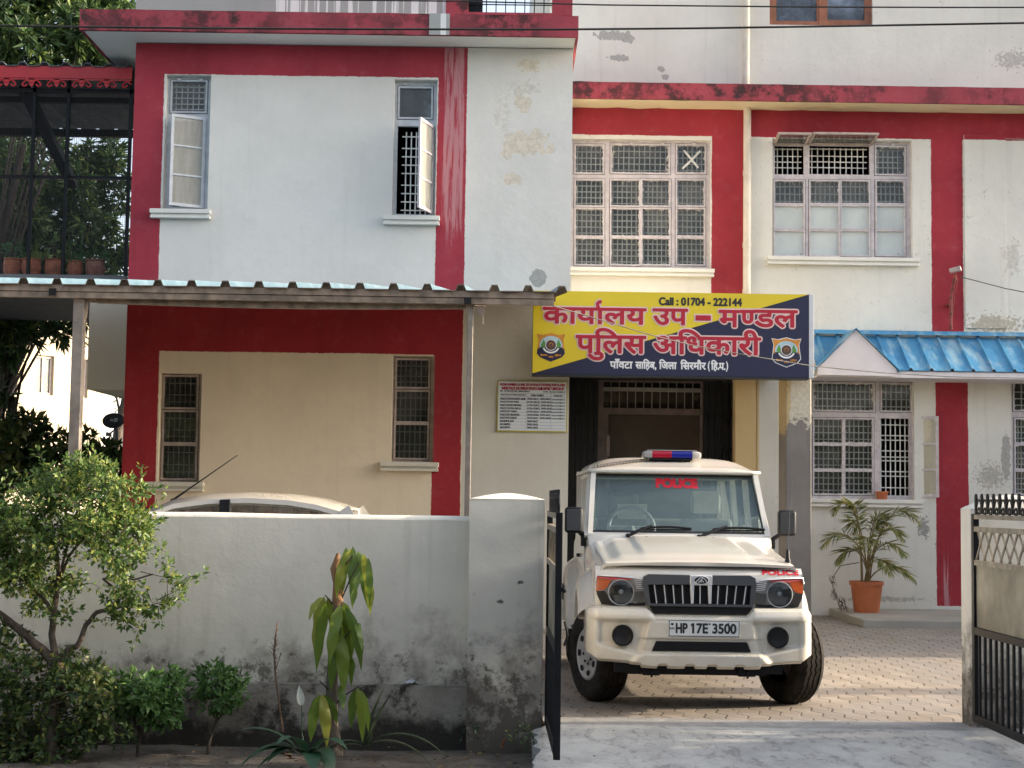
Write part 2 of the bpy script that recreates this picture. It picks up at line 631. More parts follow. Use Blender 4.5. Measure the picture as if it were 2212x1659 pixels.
RED_UP, RED_LOW, RED_MAIN = (.37, .044, .064), (.37, .032, .040), (.33, .034, .048)
bx0, bx1 = P(281, 480, YB).x, P(1233, 480, YB).x
redL1, redR0, redR1 = P(348, 400, YB).x, P(942.5, 400, YB).x, P(1005, 400, YB).x
zb1, zb2, zb3 = P(640, 164, YB).z, P(640, 762, YB).z, P(640, 655, YB).z
ztr, ZR2_ = P(1700, 297, YR).z, P(1700, 239, YR).z
rA0, rA1 = P(1536.5, 450, YR).x, P(1608, 450, YR).x
rB0, rB1 = P(2011, 500, YR).x, P(2079.5, 500, YR).x
rC0, rC1 = P(2021, 1000, YR).x, P(2091, 1000, YR).x
zaw = P(1900, 722, YR).z
M_block_up = plaster('block_plaster', WHITE, [
    pt(1128, 222, 16, 22, TAN, YB, 12, 1.4), pt(1128, 310, 48, 34, TAN, YB, 8, 1.5), pt(1142, 140, 26, 16, TAN, YB, 12, 1.6), pt(1108, 388, 22, 13, TAN, YB, 14, 1.4), pt(1188, 322, 10, 14, TAN, YB, 12),
    pt(1162, 602, 17, 19, GREY, YB, 12, .7), pt(1130, 192, 30, 16, (.64, .615, .55), YB, 16, 1.6), pt(1085, 250, 18, 40, (.69, .66, .60), YB, 10, 1.8)], streak=.16,
    blister=[pt(1160, 230, 70, 130, None, YB)[:4]],
    reds=[(bx0 - 1, redR1, zb1, 99, RED_UP), (bx0 - 1, redL1, -9, 99, RED_UP), (redR0, redR1, -9, 99, RED_UP)],
    drips=[(XZ(945, 560, YB)[0], XZ(1004, 560, YB)[0], XZ(975, 440, YB)[1], XZ(975, 630, YB)[1], (.60, .38, .40))])
M_block_low = plaster('block_plaster_low', (.84, .72, .54), streak=.16, var=.06,
    reds=[(bx0 - 1, redR1, zb2, 99, RED_LOW), (bx0 - 1, P(340, 900, YB).x, .9, 99, RED_LOW), (P(934, 900, YB).x, redR1, .0, 99, RED_LOW)])
M_block_pier = plaster('block_plaster_pier', (.68, .64, .54), streak=.14, var=.05)
M_main = plaster('main_plaster', (.70, .69, .635), [
    pt(1322, 76, 36, 12, GREY, YR, 10, 1.7), pt(1355, 85, 16, 10, GREY, YR, 14, 1.4), pt(1335, 125, 24, 7, GREY, YR, 15, 1.5), pt(1428, 150, 8, 7, GREY, YR, 18),
    pt(1436, 167, 9, 6, GREY, YR, 18), pt(2190, 130, 36, 18, (.46, .45, .42), YR, 20, 2.6), pt(1995, 1140, 12, 20, (.30, .30, .29), YR, 22, 2.2),
    pt(2150, 700, 60, 16, (.44, .40, .32), YR, 22, 2.8), pt(2185, 560, 18, 36, (.58, .56, .51), YR, 14, 2.2), pt(2172, 985, 10, 50, (.36, .35, .33), YR, 11, 1.0), pt(2140, 1030, 28, 24, (.42, .40, .36), YR, 28, 3.2),
    pt(1900, 1294, 90, 5, (.44, .42, .38), YR, 18, 2.4), pt(2030, 1180, 10, 20, (.4, .4, .38), YR, 24, 2.0)], streak=.30, specks=.5,
    blister=[pt(1330, 160, 120, 30, None, YR)[:4]],
    reds=[(-99, 99, ztr, ZR2_ + .02, RED_MAIN), (rA0, rA1, P(1560, 640, YR).z - .5, ZR2_, RED_MAIN), (rB0, rB1, zaw, ZR2_, RED_MAIN), (rC0, rC1, P(2050, 1309, YR).z, P(2050, 812, YR).z, RED_MAIN)],
    drips=[(XZ(2030, 1180, YR)[0], XZ(2060, 1180, YR)[0], XZ(2040, 1310, YR)[1], XZ(2040, 1040, YR)[1], (.60, .40, .42))])
M_red_dirty = redpaint('red_paint_weathered', (.34, .055, .075), dirt=.95, chalk=.3)
M_white_trim = plaster('white_trim', (.74, .73, .68), streak=.08, var=.04)
M_soffit = plaster('soffit_paint', (.82, .82, .77), streak=0, var=.05)
M_soffit_cream = plaster('soffit_cream', (.72, .63, .42), streak=0, var=.05)
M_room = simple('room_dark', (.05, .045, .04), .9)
M_parapet = plaster('parapet_cement', (.36, .37, .36), streak=0, var=.08)
k = NT('parapet_drips', .9)
st = k.noise(1, 3, .6, vec=k.scale(k.pos, (14, 14, .25)))
k.base(k.mix(k.mr(st, .50, .54), (.34, .35, .34), (.70, .71, .70)))
M_parapet_drip = k.mt
M_frame = simple('window_paint_lilac', (.56, .52, .54), .55, var=.10, scale=14, bump=.2)
M_frame_grey = simple('window_paint_grey', (.50, .53, .57), .5, var=.08, scale=12)
M_frame_low = simple('window_paint_brownish', (.46, .38, .34), .6, var=.15, scale=10)
M_grille = simple('grille_paint', (.74, .74, .70), .5, var=.10)
M_grille_brown = simple('grille_paint_old', (.34, .33, .31), .6)
M_glass = glassmat('window_glass', (.84, .87, .86), .14)
M_glass_clean = glassmat('window_glass_plain', (.80, .83, .82), .12, smear=False)
M_glass_grey = glassmat('window_glass_dusty', (.4, .42, .42), .55, dcol=(.26, .29, .30), smear=False)
M_glass_sky = glassmat('window_glass_sky_film', (.7, .7, .68), .62, dcol=(.44, .43, .38), smear=False, even=True)  # pale film painted in for the bright sky these panes mirror
M_glass_blue = glassmat('window_glass_blue', (.4, .45, .5), .75, dcol=(.25, .31, .40), smear=False)
k = NT('painted_pane', .5)
f = k.mr(k.noise(8, 6, .78), .635, .66)
k.base(k.mix(f, k.mix(k.mr(k.noise(2.0, 5), .3, .7), (.46, .52, .52), (.56, .61, .60)), (.02, .02, .02)))
M_pane_paint = k.mt
M_wood = simple('brown_window_wood', (.30, .11, .055), .45, var=.2, scale=5)
M_pipe = simple('pipe_cream', (.66, .60, .50), .45, var=.10, scale=3)
M_black = simple('black_iron', (.008, .009, .011), .5, var=.2, spec=.2)
M_gap = simple('window_gap_shade', (.10, .09, .09), .9)  # dark rings painted in for the thin shadows round the sashes
M_hole = simple('dark_hole', (.008, .008, .008), .9)

# ------------------------------------------------------------------ the police building
bx0, bx1 = P(281, 480, YB).x, P(1233, 480, YB).x
ZROOF = P(760, 100, YB).z                      # soffit level on the projecting block
ZR2 = P(1700, 239, YR).z                       # soffit level on the main wall
bld = thing('police_building', ((bx0 + bx1) / 2, YB, 0), 'two storey white police office with red painted bands and grilled windows', 'building')


def opening(x0, y0, x1, y1, Y):
    a, b, c, d = rc(x0, y0, x1, y1, Y)
    return (a, b, c, d)


oUL = opening(355, 162, 452, 454, YB)
oUR = opening(849, 172, 942, 468, YB)
oLL = opening(343, 806, 433, 1041, YB)
oLR = opening(846, 768, 937, 998, YB)
H_up = [oUL, oUR]
H_lo = [oLL, oLR]
zmid = P(640, 652, YB).z
TH = .23
# upper half of the block's front
mb = MB()
mb.plate(bx0, bx1, zmid, ZROOF, H_up, YB, YB + TH, 0)
mb.build('upper_wall', [M_block_up], bld)
mb = MB()
mb.plate(bx0, bx1, -.2, zmid - .001, H_lo, YB, YB + TH, 0,
         zones=[(redR1 + .012, bx1, -9, 99, 1)])
mb.build('lower_wall', [M_block_low, M_block_pier], bld)
# side walls, floors and back of the block
mb = MB()
mb.box(bx0, bx0 + TH, YB + TH + .001, 26, -.2, ZROOF)
mb.build('side_wall', [M_block_up], bld)
mb = MB(); mb.box(bx1 - TH, bx1, YB + TH + .001, YR + .2, -.2, ZROOF)
mb.build('side_wall', [M_block_up], bld)
mb = MB()
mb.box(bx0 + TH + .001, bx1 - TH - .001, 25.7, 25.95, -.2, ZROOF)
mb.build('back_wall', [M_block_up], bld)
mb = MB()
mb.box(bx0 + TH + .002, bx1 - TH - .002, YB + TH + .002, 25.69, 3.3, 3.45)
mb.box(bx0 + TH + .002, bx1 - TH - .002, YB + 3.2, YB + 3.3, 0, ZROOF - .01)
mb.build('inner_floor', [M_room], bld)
# box room hanging on the block's left side
a, b, c, d = rc(190, 651, 276, 842, YB + .6)
mb = MB(); mb.box(a, bx0 - .002, YB + .6, YB + 2.2, c, d)
mb.build('side_box', [plaster('side_box_plaster', (.62, .57, .46), streak=.2)], bld, bevel=.01)
# roof slab (chajja) of the block
x0 = P(172, 40, YB - .5).x
x1 = P(1249, 40, YB - .5).x
zt = P(700, 27, YB - .5).z
zb = ZROOF
slab = MB()
slab.box(x0, x1, YB - .46, 26.3, zb + .012, zt - .01)
slab.build('roof_slab', [M_soffit], bld)
mb = MB()
nseg = 60
def fasc(u, v):
    x = x0 + (x1 - x0) * u
    n = mnoise.noise(Vector((x * 3, v * 4, 0))) * .006
    return (x, YB - .5 + n, zb + (zt - zb) * v + (mnoise.noise(Vector((x * 2.3, 3, v * 9))) * .012 if v in (0, 1) else 0))
mb.grid(fasc, nseg, 3)
mb.grid(lambda u, v: (x0 + (x1 - x0) * u, YB - .5 + .05 * v, zb), nseg, 1)
mb.grid(lambda u, v: (x0 + (x1 - x0) * u, YB - .5 + .4 * v, zt), nseg, 1)
mb.box(x0 - .001, x0 + .03, YB - .499, 26.2, zb + .002, zt - .002)
mb.box(x1 - .03, x1 + .001, YB - .499, YR - .6, zb + .002, zt - .002)
mb.build('fascia', [M_red_dirty], bld)
# parapet over the slab
pz1 = zt + 1.1
px0, px1 = P(293, 10, YB).x, P(963, 10, YB).x
mb = MB(); mb.plate(px0, px1, zt - .005, pz1, [], YB, YB + .2, 0, zones=[(P(590, 10, YB).x, px1, 0, 99, 1)])
mb.build('parapet', [M_parapet, M_parapet_drip], bld)
ho = opening(1012, -60, 1193, 28.5, YB)
mb = MB(); mb.plate(px1 + .001, P(1236, 10, YB).x, zt - .005, pz1, [ho], YB - .02, YB + .2)
mb.build('parapet_pier', [M_red_dirty], bld)
mb = MB()
for i in range(8):
    x = ho[0] + .1 + (ho[1] - ho[0] - .2) * i / 7
    mb.box(x - .006, x + .006, YB + .06, YB + .072, ho[2] - .02, ho[3])
for i in range(3):
    z = ho[2] + .12 + i * .17
    mb.box(ho[0], ho[1], YB + .073, YB + .083, z, z + .012)
mb.box(ho[0], ho[0] + .17, YB + .09, YB + .12, ho[2], ho[3])
mb.build('parapet_grille', [M_black], bld)
mb = MB()
gx, gz = XZ(962, 40, YB - .5)
mb.box(gx - .19, gx + .05, YB - .512, YB - .5, zb, zt + .003)
mb.build('cement_patch', [M_parapet_drip], bld)

# ---- main wall with openings
mx0, mx1 = bx1 - TH - .0, 9.2
oA = opening(1190, 301, 1534, 580, YR)
oB = opening(1668, 302, 1970, 557, YR)
oC = opening(1748, 818, 1974, 1078, YR)
oD = opening(2184, 818, 2420, 1078, YR)
oE = opening(2171, 303, 2420, 560, YR)
oF = opening(1662, -120, 1884, 55, YR)
doorx0, doorx1 = bx1 - .0, P(1586, 1000, YR).x
zdoor = P(1400, 812, YR).z
oDoor = (bx1, doorx1, -.25, zdoor)
ZTOP = 10.2
ztr = P(1700, 297, YR).z
zs2 = P(1700, 600, YR).z
zaw = P(1900, 722, YR).z
rA0, rA1 = P(1536.5, 450, YR).x, P(1608, 450, YR).x
rB0, rB1 = P(2011, 500, YR).x, P(2079.5, 500, YR).x
rC0, rC1 = P(2021, 1000, YR).x, P(2091, 1000, YR).x
mb = MB()
mb.plate(mx0, mx1, -.25, ZTOP, [oA, oB, oC, oD, oF, oDoor], YR, YR + TH, 0)
mb.build('main_wall', [M_main], bld)
mb = MB()
mb.box(mx1 - TH, mx1, YR + TH + .001, 28.5, -.25, ZTOP)
mb.box(mx0, mx1, 28.51, 28.7, -.25, ZTOP)
mb.box(mx0 - TH, mx0 - .001, YR + .201, 28.5, -.25, ZTOP)
mb.box(mx0 - TH, mx1, YR + .002, 28.7, ZTOP + .001, ZTOP + .15)
mb.build('rear_wall', [M_main], bld)
mb = MB()
mb.box(mx0, mx1 - TH - .002, YR + TH + .002, 28.5, 3.3, 3.45)
mb.box(mx0, mx1 - TH - .002, YR + TH + .002, 28.5, 6.9, 7.0)
mb.box(mx0, mx1 - TH - .002, YR + 4.0, YR + 4.1, 0, 10)
mb.box(P(1640, 700, YR).x, P(1640, 700, YR).x + .12, YR + TH + .002, YR + 3.99, 0, 10)
mb.build('inner_floor', [M_room], bld)
# blank window niche at the right edge
mb = MB()
mb.box(oE[0], oE[1], YR - .03, YR - .002, oE[3], oE[3] + .05)
mb.box(P(2081, 400, YR).x, oE[0], YR - .03, YR - .002, zaw + .1, oE[3] + .05)
mb.build('wall_panel', [M_main], bld, bevel=.004)
# main wall eave
ex0 = bx1 + .03
zt2 = P(1700, 183, YR - .5).z
mb = MB(); mb.box(ex0, mx1 + .4, YR - .46, YR - .003, ZR2 + .012, zt2 - .008)
mb.grid(lambda u, v: (ex0 + (mx1 - ex0) * u, YR - .46 + .457 * v, ZR2 + mnoise.noise(Vector((u * 30, v * 2, 5))) * .012), 60, 4)
mb.build('eave_slab', [M_soffit_cream], bld)
mb = MB()
mb.grid(lambda u, v: (ex0 + (mx1 - ex0) * u, YR - .5 + mnoise.noise(Vector((u * 28, v * 3, 0))) * .006, ZR2 + (zt2 - ZR2) * v + (mnoise.noise(Vector((u * 25, 3, v * 9))) * .012 if v in (0, 1) else 0)), 60, 3)
mb.grid(lambda u, v: (ex0 + (mx1 - ex0) * u, YR - .5 + .045 * v, ZR2 + .0), 60, 1)
mb.grid(lambda u, v: (ex0 + (mx1 - ex0) * u, YR - .5 + .49 * v, zt2), 60, 1)
mb.build('fascia', [M_red_dirty], bld)


# ---- windows
def sill(o, Y, over=(.13, .13), h=.11, mat=None):
    z = o[2]
    mb = MB()
    mb.box(o[0] - over[0], o[1] + over[1], Y - .10, Y + .12, z - .055, z - .002)
    mb.box(o[0] - over[0] + .012, o[1] + over[1] - .012, Y - .075, Y - .001, z - h + .035, z - .056)
    mb.box(o[0] - over[0] + .004, o[1] + over[1] - .004, Y - .085, Y - .001, z - h, z - h + .034)
    return mb


def grille(mb, x0, x1, z0, z1, y, nx, rows, r=.007):
    for i in range(nx + 1):
        x = x0 + (x1 - x0) * i / nx
        mb.box(x - r, x + r, y, y + .012, z0, z1)
    for z in rows:
        zz = z0 + (z1 - z0) * z
        mb.box(x0 - .05, x1 + .05, y - .011, y - .001, zz - r, zz + r)


def window(o, Y, lights, mats, sillo=None, gr=None, sillmat=None, set_=.10, glassmats=None, clips=True):
    """lights: (x0,x1,z0,z1,kind) kinds: 'g' glass, 'o' open, 'p' painted pane"""
    mb = MB()
    y0 = Y + set_
    mb.plate(o[0], o[1], o[2], o[3], [l[:4] for l in lights], y0, y0 + .05)
    # raised sash rims
    for l in lights:
        if l[4] == 'o': continue
        w = .022
        mb.plate(l[0] - w, l[1] + w, l[2] - w, l[3] + w, [l[:4]], y0 - .012, y0 - .0005)
        g = w + .008
        mb.plate(l[0] - g, l[1] + g, l[2] - g, l[3] + g, [(l[0] - w - .0005, l[1] + w + .0005, l[2] - w - .0005, l[3] + w + .0005)], y0 - .003, y0 - .0006, 1)
    if clips:
        nclip = max(2, int((o[1] - o[0]) / .55) + 1)
        for i in range(nclip):
            x = o[0] + (o[1] - o[0]) * (i + .5) / nclip
            mb.box(x - .02, x + .02, y0 - .03, y0 - .001, o[3] - .05, o[3] - .02)
    fr = mb.build('window', [mats[0], M_gap], bld)
    for kind, mt, nm in (('g', mats[1], 'pane'), ('p', M_pane_paint, 'painted_pane'), ('d', M_glass_grey, 'dusty_pane'), ('s', M_glass_sky, 'pane')):
        pm = MB()
        for l in lights:
            if l[4] == kind:
                pm.quad((l[0] - .003, y0 + .024, l[2] - .003), (l[1] + .003, y0 + .024, l[2] - .003), (l[1] + .003, y0 + .024, l[3] + .003), (l[0] - .003, y0 + .024, l[3] + .003))
        if pm.f: pm.build(nm, mt, fr, fix=False)
    if gr:
        gm = MB()
        for g in gr: grille(gm, *g)
        gm.build('grille', mats[2], fr)
    if sillo is not None:
        sill(o, Y, sillo).build('sill', sillmat or M_white_trim, fr, bevel=.006)
    return fr


def R4(x0, y0, x1, y1, Y, kind='g'):
    return rc(x0, y0, x1, y1, Y) + (kind,)


def sash(hx, z0, z1, w, Y, ang, n, mat, glass, parent, inner=0.0, name='sash'):
    """casement hinged on the vertical edge at hx; ang: direction of the free edge seen from above (0 = +X, -90 = towards the street)"""
    d = Vector((math.cos(rad(ang)), math.sin(rad(ang)), 0))
    nn = Vector((-d.y, d.x, 0))
    M = Matrix(((d.x, nn.x, 0, hx), (d.y, nn.y, 0, Y), (0, 0, 1, 0), (0, 0, 0, 1)))
    t = .035
    holes, h = [], (z1 - z0 - t * 2 - .02 * (n - 1)) / n
    for i in range(n):
        a = z0 + t + i * (h + .02)
        holes.append((t, w - t, a, a + h))
    mb = MB(); mb.plate(0, w, z0, z1, holes, -.014, .014); mb.xf(M)
    o = mb.build(name, mat, parent)
    pm = MB()
    for q in holes: pm.quad((q[0], 0, q[2]), (q[1], 0, q[2]), (q[1], 0, q[3]), (q[0], 0, q[3]))
    pm.xf(M)
    return o, pm


# upper left window of the block
Yf = YB + .10
Lt = R4(372, 177, 444, 241, Yf, 'g')
Lo = R4(373, 262, 441, 447, Yf, 'o')
fr = window(oUL, YB, [Lt, Lo], (M_frame_grey, M_glass_clean, M_grille), (.13, .05),
            [(Lt[0] + .03, Lt[1] - .03, Lt[2], Lt[3], YB + .19, 5, (.12, .3, .5, .7, .88)), (Lo[0] + .03, Lo[1] - .03, Lo[2], Lo[3], YB + .19, 5, (.06, .16, .26, .4, .5, .62, .74, .84, .94))])
so_, pm = sash(Lo[1] + .005, Lo[2] - .02, Lo[3] + .04, .42, YB + .09, 180 + 28, 3, M_frame_grey, None, fr)
pm2 = MB(); pm2.v, pm2.f, pm2.m, pm2.uv = pm.v, pm.f, pm.m, pm.uv
pm2.build('sash_pane', M_glass_sky, fr, fix=False)
# upper right window of the block
Lt = R4(863, 191, 931, 254, Yf, 'd')
Lo = R4(857, 273, 935, 463, Yf, 'o')
fr = window(oUR, YB, [Lt, Lo], (M_frame_grey, M_glass_clean, M_grille), (.10, .06),
            [(Lo[0] + .10, Lo[1] - .03, Lo[2], Lo[3] - .05, YB + .19, 5, (.06, .16, .26, .36, .5, .6, .7, .8, .94))])
so_, pm = sash(Lo[1] + .0, Lo[2] + .0, Lo[3] + .0, .46, YB + .08, 180 + 72, 3, M_frame, None, fr)
pm.build('sash_pane', M_glass_sky, fr, fix=False)
# lower windows of the block
for (o, y0, rows, kind, sl_) in ((oLL, 808, ((355, 814, 425, 880), (354, 890, 424, 955), (352, 963, 422, 1033)), 'g', (.13, .07)), (oLR, 772, ((857, 778, 925, 836), (856, 846, 924, 910), (854, 918, 922, 989)), 'g', (.12, .07))):
    ls = [R4(*r, Yf, kind) for r in rows]
    window(o, YB, ls, (M_frame_low, M_glass_clean, M_grille_brown), sl_,
           [(l[0] + .04, l[1] - .03, l[2], l[3], YB + .19, 5, (.2, .42, .8)) for l in ls], sillmat=M_block_pier, clips=False)
# window A, above the sign
YA = YR + .10
ls = [R4(1243, 315, 1302, 373, YA), R4(1321, 314, 1444, 373, YA), R4(1462, 315, 1522, 373, YA)]
for ya, yb in ((390, 444), (452, 509), (516, 571)):
    ls += [R4(1243, ya, 1302, yb, YA), R4(1320, ya, 1380, yb, YA), R4(1387, ya, 1445, yb, YA), R4(1462, ya, 1520, yb, YA)]
fr = window(oA, YR, ls, (M_frame, M_glass, M_grille), (.1, .05),
       [(l[0] + .03, l[1] - .03, l[2] - .03, l[3] + .03, YR + .24, 10 if l[1] - l[0] > .6 else 5, (.2, .4, .6, .8)) for l in ls])
t = MB()
l = ls[2]
cx, cz = (l[0] + l[1]) / 2, (l[2] + l[3]) / 2
stroke(t, [(cx - .10, cz + .12), (cx, cz), (cx + .10, cz - .12)], .03, YA - .004)
stroke(t, [(cx + .13, cz + .12), (cx, cz - .02), (cx - .12, cz - .14)], .03, YA - .006)
t.build('tape_cross', simple('white_tape', (.62, .63, .60), .6), fr, fix=False)
# window B, right of the pipe
vl = [R4(1673, 315, 1736, 377, YA, 'o'), R4(1748, 315, 1878, 377, YA, 'o'), R4(1892, 318, 1953, 376, YA, 'g')]
ls = list(vl)
for j, (ya, yb) in enumerate(((392, 439), (446, 494), (500, 551))):
    kd = 'g' if j == 0 else 'p'
    ls += [R4(1673, ya, 1735, yb, YA, kd), R4(1750, ya, 1811, yb, YA, kd), R4(1817, ya, 1876, yb, YA, kd), R4(1893, ya, 1952, yb, YA, kd)]
fr = window(oB, YR, ls, (M_frame, M_glass, M_grille), (.08, .08),
            [(l[0] + .06, l[1] - .06, l[2], l[3], YR + .24, 9 if l[1] - l[0] > .6 else 4, (.05, .3, .5, .7, .95)) for l in vl] +
            [(l[0] + .03, l[1] - .03, l[2] - .02, l[3] + .02, YR + .24, 5, (.2, .5, .8)) for l in ls[3:7]])
for l in vl[:2]:     # top hung vents pushed open
    for nm, mt in (('vent_sash', M_frame_low), ('vent_pane', glassmat('vent_glass', (.4, .4, .38), .6, dcol=(.20, .19, .16), smear=False))):
        m2 = MB()
        w, hh = l[1] - l[0] + .06, .42
        x0_ = l[0] - .03
        if nm == 'vent_sash': m2.plate(0, w, 0, hh, [(.035, w - .035, .035, hh - .035)], -.012, .012)
        else: m2.quad((.03, 0, .03), (w - .03, 0, .03), (w - .03, 0, hh - .03), (.03, 0, hh - .03))
        M = Matrix.Translation((x0_, YR + .085, l[3] + .015)) @ Matrix.Rotation(rad(82), 4, 'X')
        m2.xf(M)
        m2.build(nm, mt, fr, fix=nm == 'vent_sash')
# window C, lower right with an opened casement
ls = [R4(1757, 829, 1886, 886, YA), R4(1904, 830, 1966, 887, YA)]
for ya, yb in ((906, 956), (963, 1012), (1019, 1066)):
    ls += [R4(1758, ya, 1818, yb, YA), R4(1825, ya, 1883, yb, YA)]
op = R4(1901, 904, 1963, 1070, YA, 'o')
ls.append(op)
fr = window(oC, YR, ls, (M_frame, M_glass, M_grille), (.0, .10),
            [(l[0] + .02, l[1] - .02, l[2] - .02, l[3] + .02, YR + .24, 12 if l[1] - l[0] > .6 else 5, (.2, .45, .7)) for l in ls[:-1]] +
            [(op[0] + .03, op[1] - .03, op[2], op[3], YR + .2, 5, (.1, .25, .31, .45, .5, .58, .72, .78, .92))])
so_, pm = sash(op[1] + .03, op[2] - .02, op[3] + .03, .36, YR + .07, -26, 3, M_frame, None, fr)
pm.build('sash_pane', glassmat('sash_glass', (.85, .85, .78), .12, smear=True), fr, fix=False)
# window D at the right edge
ls = [R4(2190, 829, 2290, 886, YA)]
for ya, yb in ((906, 956), (963, 1012), (1019, 1066)): ls += [R4(2193, ya, 2240, yb, YA), R4(2247, ya, 2290, yb, YA)]
window(oD, YR, ls, (M_frame, M_glass, M_grille), (.1, .10), [(l[0] + .03, l[1] - .03, l[2], l[3], YR + .24, 5, (.2, .45, .7)) for l in ls])
# window F on the top floor, brown timber
ls = [R4(1675, -70, 1762, 48, YA), R4(1785, -70, 1865, 46, YA)]
mb = MB(); mb.plate(oF[0], oF[1], oF[2], oF[3], [l[:4] for l in ls], YR + .05, YR + .12)
mb.box(ls[0][1] + .03, ls[0][1] + .045, YR + .035, YR + .049, oF[2], oF[3])
fr = mb.build('timber_window', M_wood, bld, bevel=.006)
pm = MB()
for l in ls: pm.quad((l[0], YR + .09, l[2]), (l[1], YR + .09, l[2]), (l[1], YR + .09, l[3]), (l[0], YR + .09, l[3]))
pm.build('pane', M_glass_blue, fr, fix=False)

# downpipe
mb = MB()
xp, _ = XZ(1613, 450, YR - .09)
mb.tube([(xp, YR - .09, ZR2 + .02), (xp, YR - .09, .0)], .053, 14)
for z in (6.0, 5.0, 4.35): mb.tube([(xp, YR - .09, z), (xp, YR - .09, z + .07)], .06, 14)
xp2, _ = XZ(1611, 60, YR - .09)
mb.tube([(xp2, YR - .09, ZTOP), (xp2, YR - .09, zt2)], .053, 14)
mb.build('downpipe', M_pipe, bld, smooth=40)

# ---- entrance: porch slab, column, folded gate, door
YP = 18.0
M_col = plaster('column_cement', (.24, .22, .20), [pt(1722, 850, 60, 62, (.60, .55, .44), YP, 7, 1.0), pt(1690, 850, 14, 95, (.50, .38, .20), YP + .1, 7, .6)], streak=.5, var=.22, specks=.6)
a, b = P(1697, 1000, YP).x, P(1752, 1000, YP).x
zps = P(1450, 816, YR).z
mb = MB(); mb.box(a, b, YP, YP + .5, -.2, zps - .002)
mb.build('porch_column', M_col, bld, bevel=.012)
mb = MB(); mb.box(bx1 + .02, b + .02, YP + .0, YR - .002, zps, zps + .32)
mb.build('porch_slab', M_soffit_cream, bld, bevel=.005)
jx0, jx1 = P(1587, 1000, YR - .25).x, P(1632, 1000, YR - .25).x
M_jamb = plaster('jamb_tan', (.52, .40, .22), streak=.2)
mb = MB(); mb.box(jx0, jx1, YR - .25, YR - .003, -.2, zps - .003)
mb.box(jx1 + .012, jx1 + .05, YR - .2, YR - .003, -.2, zps - .003)
mb.build('door_jamb', M_jamb, bld, bevel=.008)
# folded collapsible gate either side of the doorway
for (pa, pb) in ((1231, 1291), (1518, 1586)):
    mb = MB()
    a, b = P(pa, 1000, YR + .1).x, P(pb, 1000, YR + .1).x
    n = 9
    for i in range(n):
        x = a + (b - a) * (i + .5) / n
        mb.box(x - .017, x + .017, YR + .08 + (i % 2) * .03, YR + .10 + (i % 2) * .03, -.05, zps - .05)
    for zz in (.3, .9, 1.5, 2.1, 2.6):
        for i in range(n - 1):
            x = a + (b - a) * (i + .5) / n; x2 = a + (b - a) * (i + 1.5) / n
            mb.bar((x, YR + .07, zz), (x2, YR + .07, zz + .25), .02, .006)
    mb.build('collapsible_gate', M_black, bld)
YD = YR + 1.2
ds = FPX / YD
M_doorframe = simple('door_frame_paint', (.22, .17, .16), .5, var=.15)
M_door = simple('door_leaf_brown', (.075, .055, .042), .55, var=.1)
o = rc(1290, 822, 1517, 1320, YD)
tr = rc(1302, 826, 1514, 882, YD)
dl = rc(1312, 896, 1510, 1320, YD)
mb = MB(); mb.plate(o[0], o[1], o[2], o[3], [tr, dl], YD, YD + .09)
fr = mb.build('door_frame', M_doorframe, bld, bevel=.004)
pm = MB(); pm.quad((tr[0], YD + .05, tr[2]), (tr[1], YD + .05, tr[2]), (tr[1], YD + .05, tr[3]), (tr[0], YD + .05, tr[3]))
pm.build('transom_pane', glassmat('transom_glass', (.3, .3, .28), .5, dcol=(.14, .12, .09), smear=False), fr, fix=False)
gm = MB(); grille(gm, tr[0], tr[1], tr[2], tr[3], YD + .02, 12, ())
gm.box(tr[0], tr[1], YD - .02, YD + .0, (tr[2] + tr[3]) / 2 + .05, (tr[2] + tr[3]) / 2 + .11)
gm.build('transom_grille', M_grille_brown, fr)
mb = MB(); mb.box(dl[0] + .004, dl[1] - .004, YD + .03, YD + .07, dl[2], dl[3] - .004)
mb.build('door', M_door, bld, bevel=.004)
for z in (1.7, 2.15):
    mb = MB(); mb.box(dl[0] - .03, dl[0] + .02, YD - .02, YD - .001, z, z + .3)
    mb.build('door_bolt', M_frame_low, bld)
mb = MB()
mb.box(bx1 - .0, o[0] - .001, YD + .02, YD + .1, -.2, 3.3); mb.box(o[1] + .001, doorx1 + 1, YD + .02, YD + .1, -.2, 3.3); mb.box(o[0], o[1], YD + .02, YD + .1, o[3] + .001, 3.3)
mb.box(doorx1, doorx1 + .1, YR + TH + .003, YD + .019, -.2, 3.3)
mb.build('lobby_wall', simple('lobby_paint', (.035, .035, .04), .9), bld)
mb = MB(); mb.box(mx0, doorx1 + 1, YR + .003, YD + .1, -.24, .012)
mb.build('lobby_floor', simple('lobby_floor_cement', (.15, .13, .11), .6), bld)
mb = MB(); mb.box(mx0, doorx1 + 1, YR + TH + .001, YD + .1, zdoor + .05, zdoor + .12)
mb.build('lobby_ceiling', simple('lobby_ceiling', (.15, .13, .11), .6), bld)

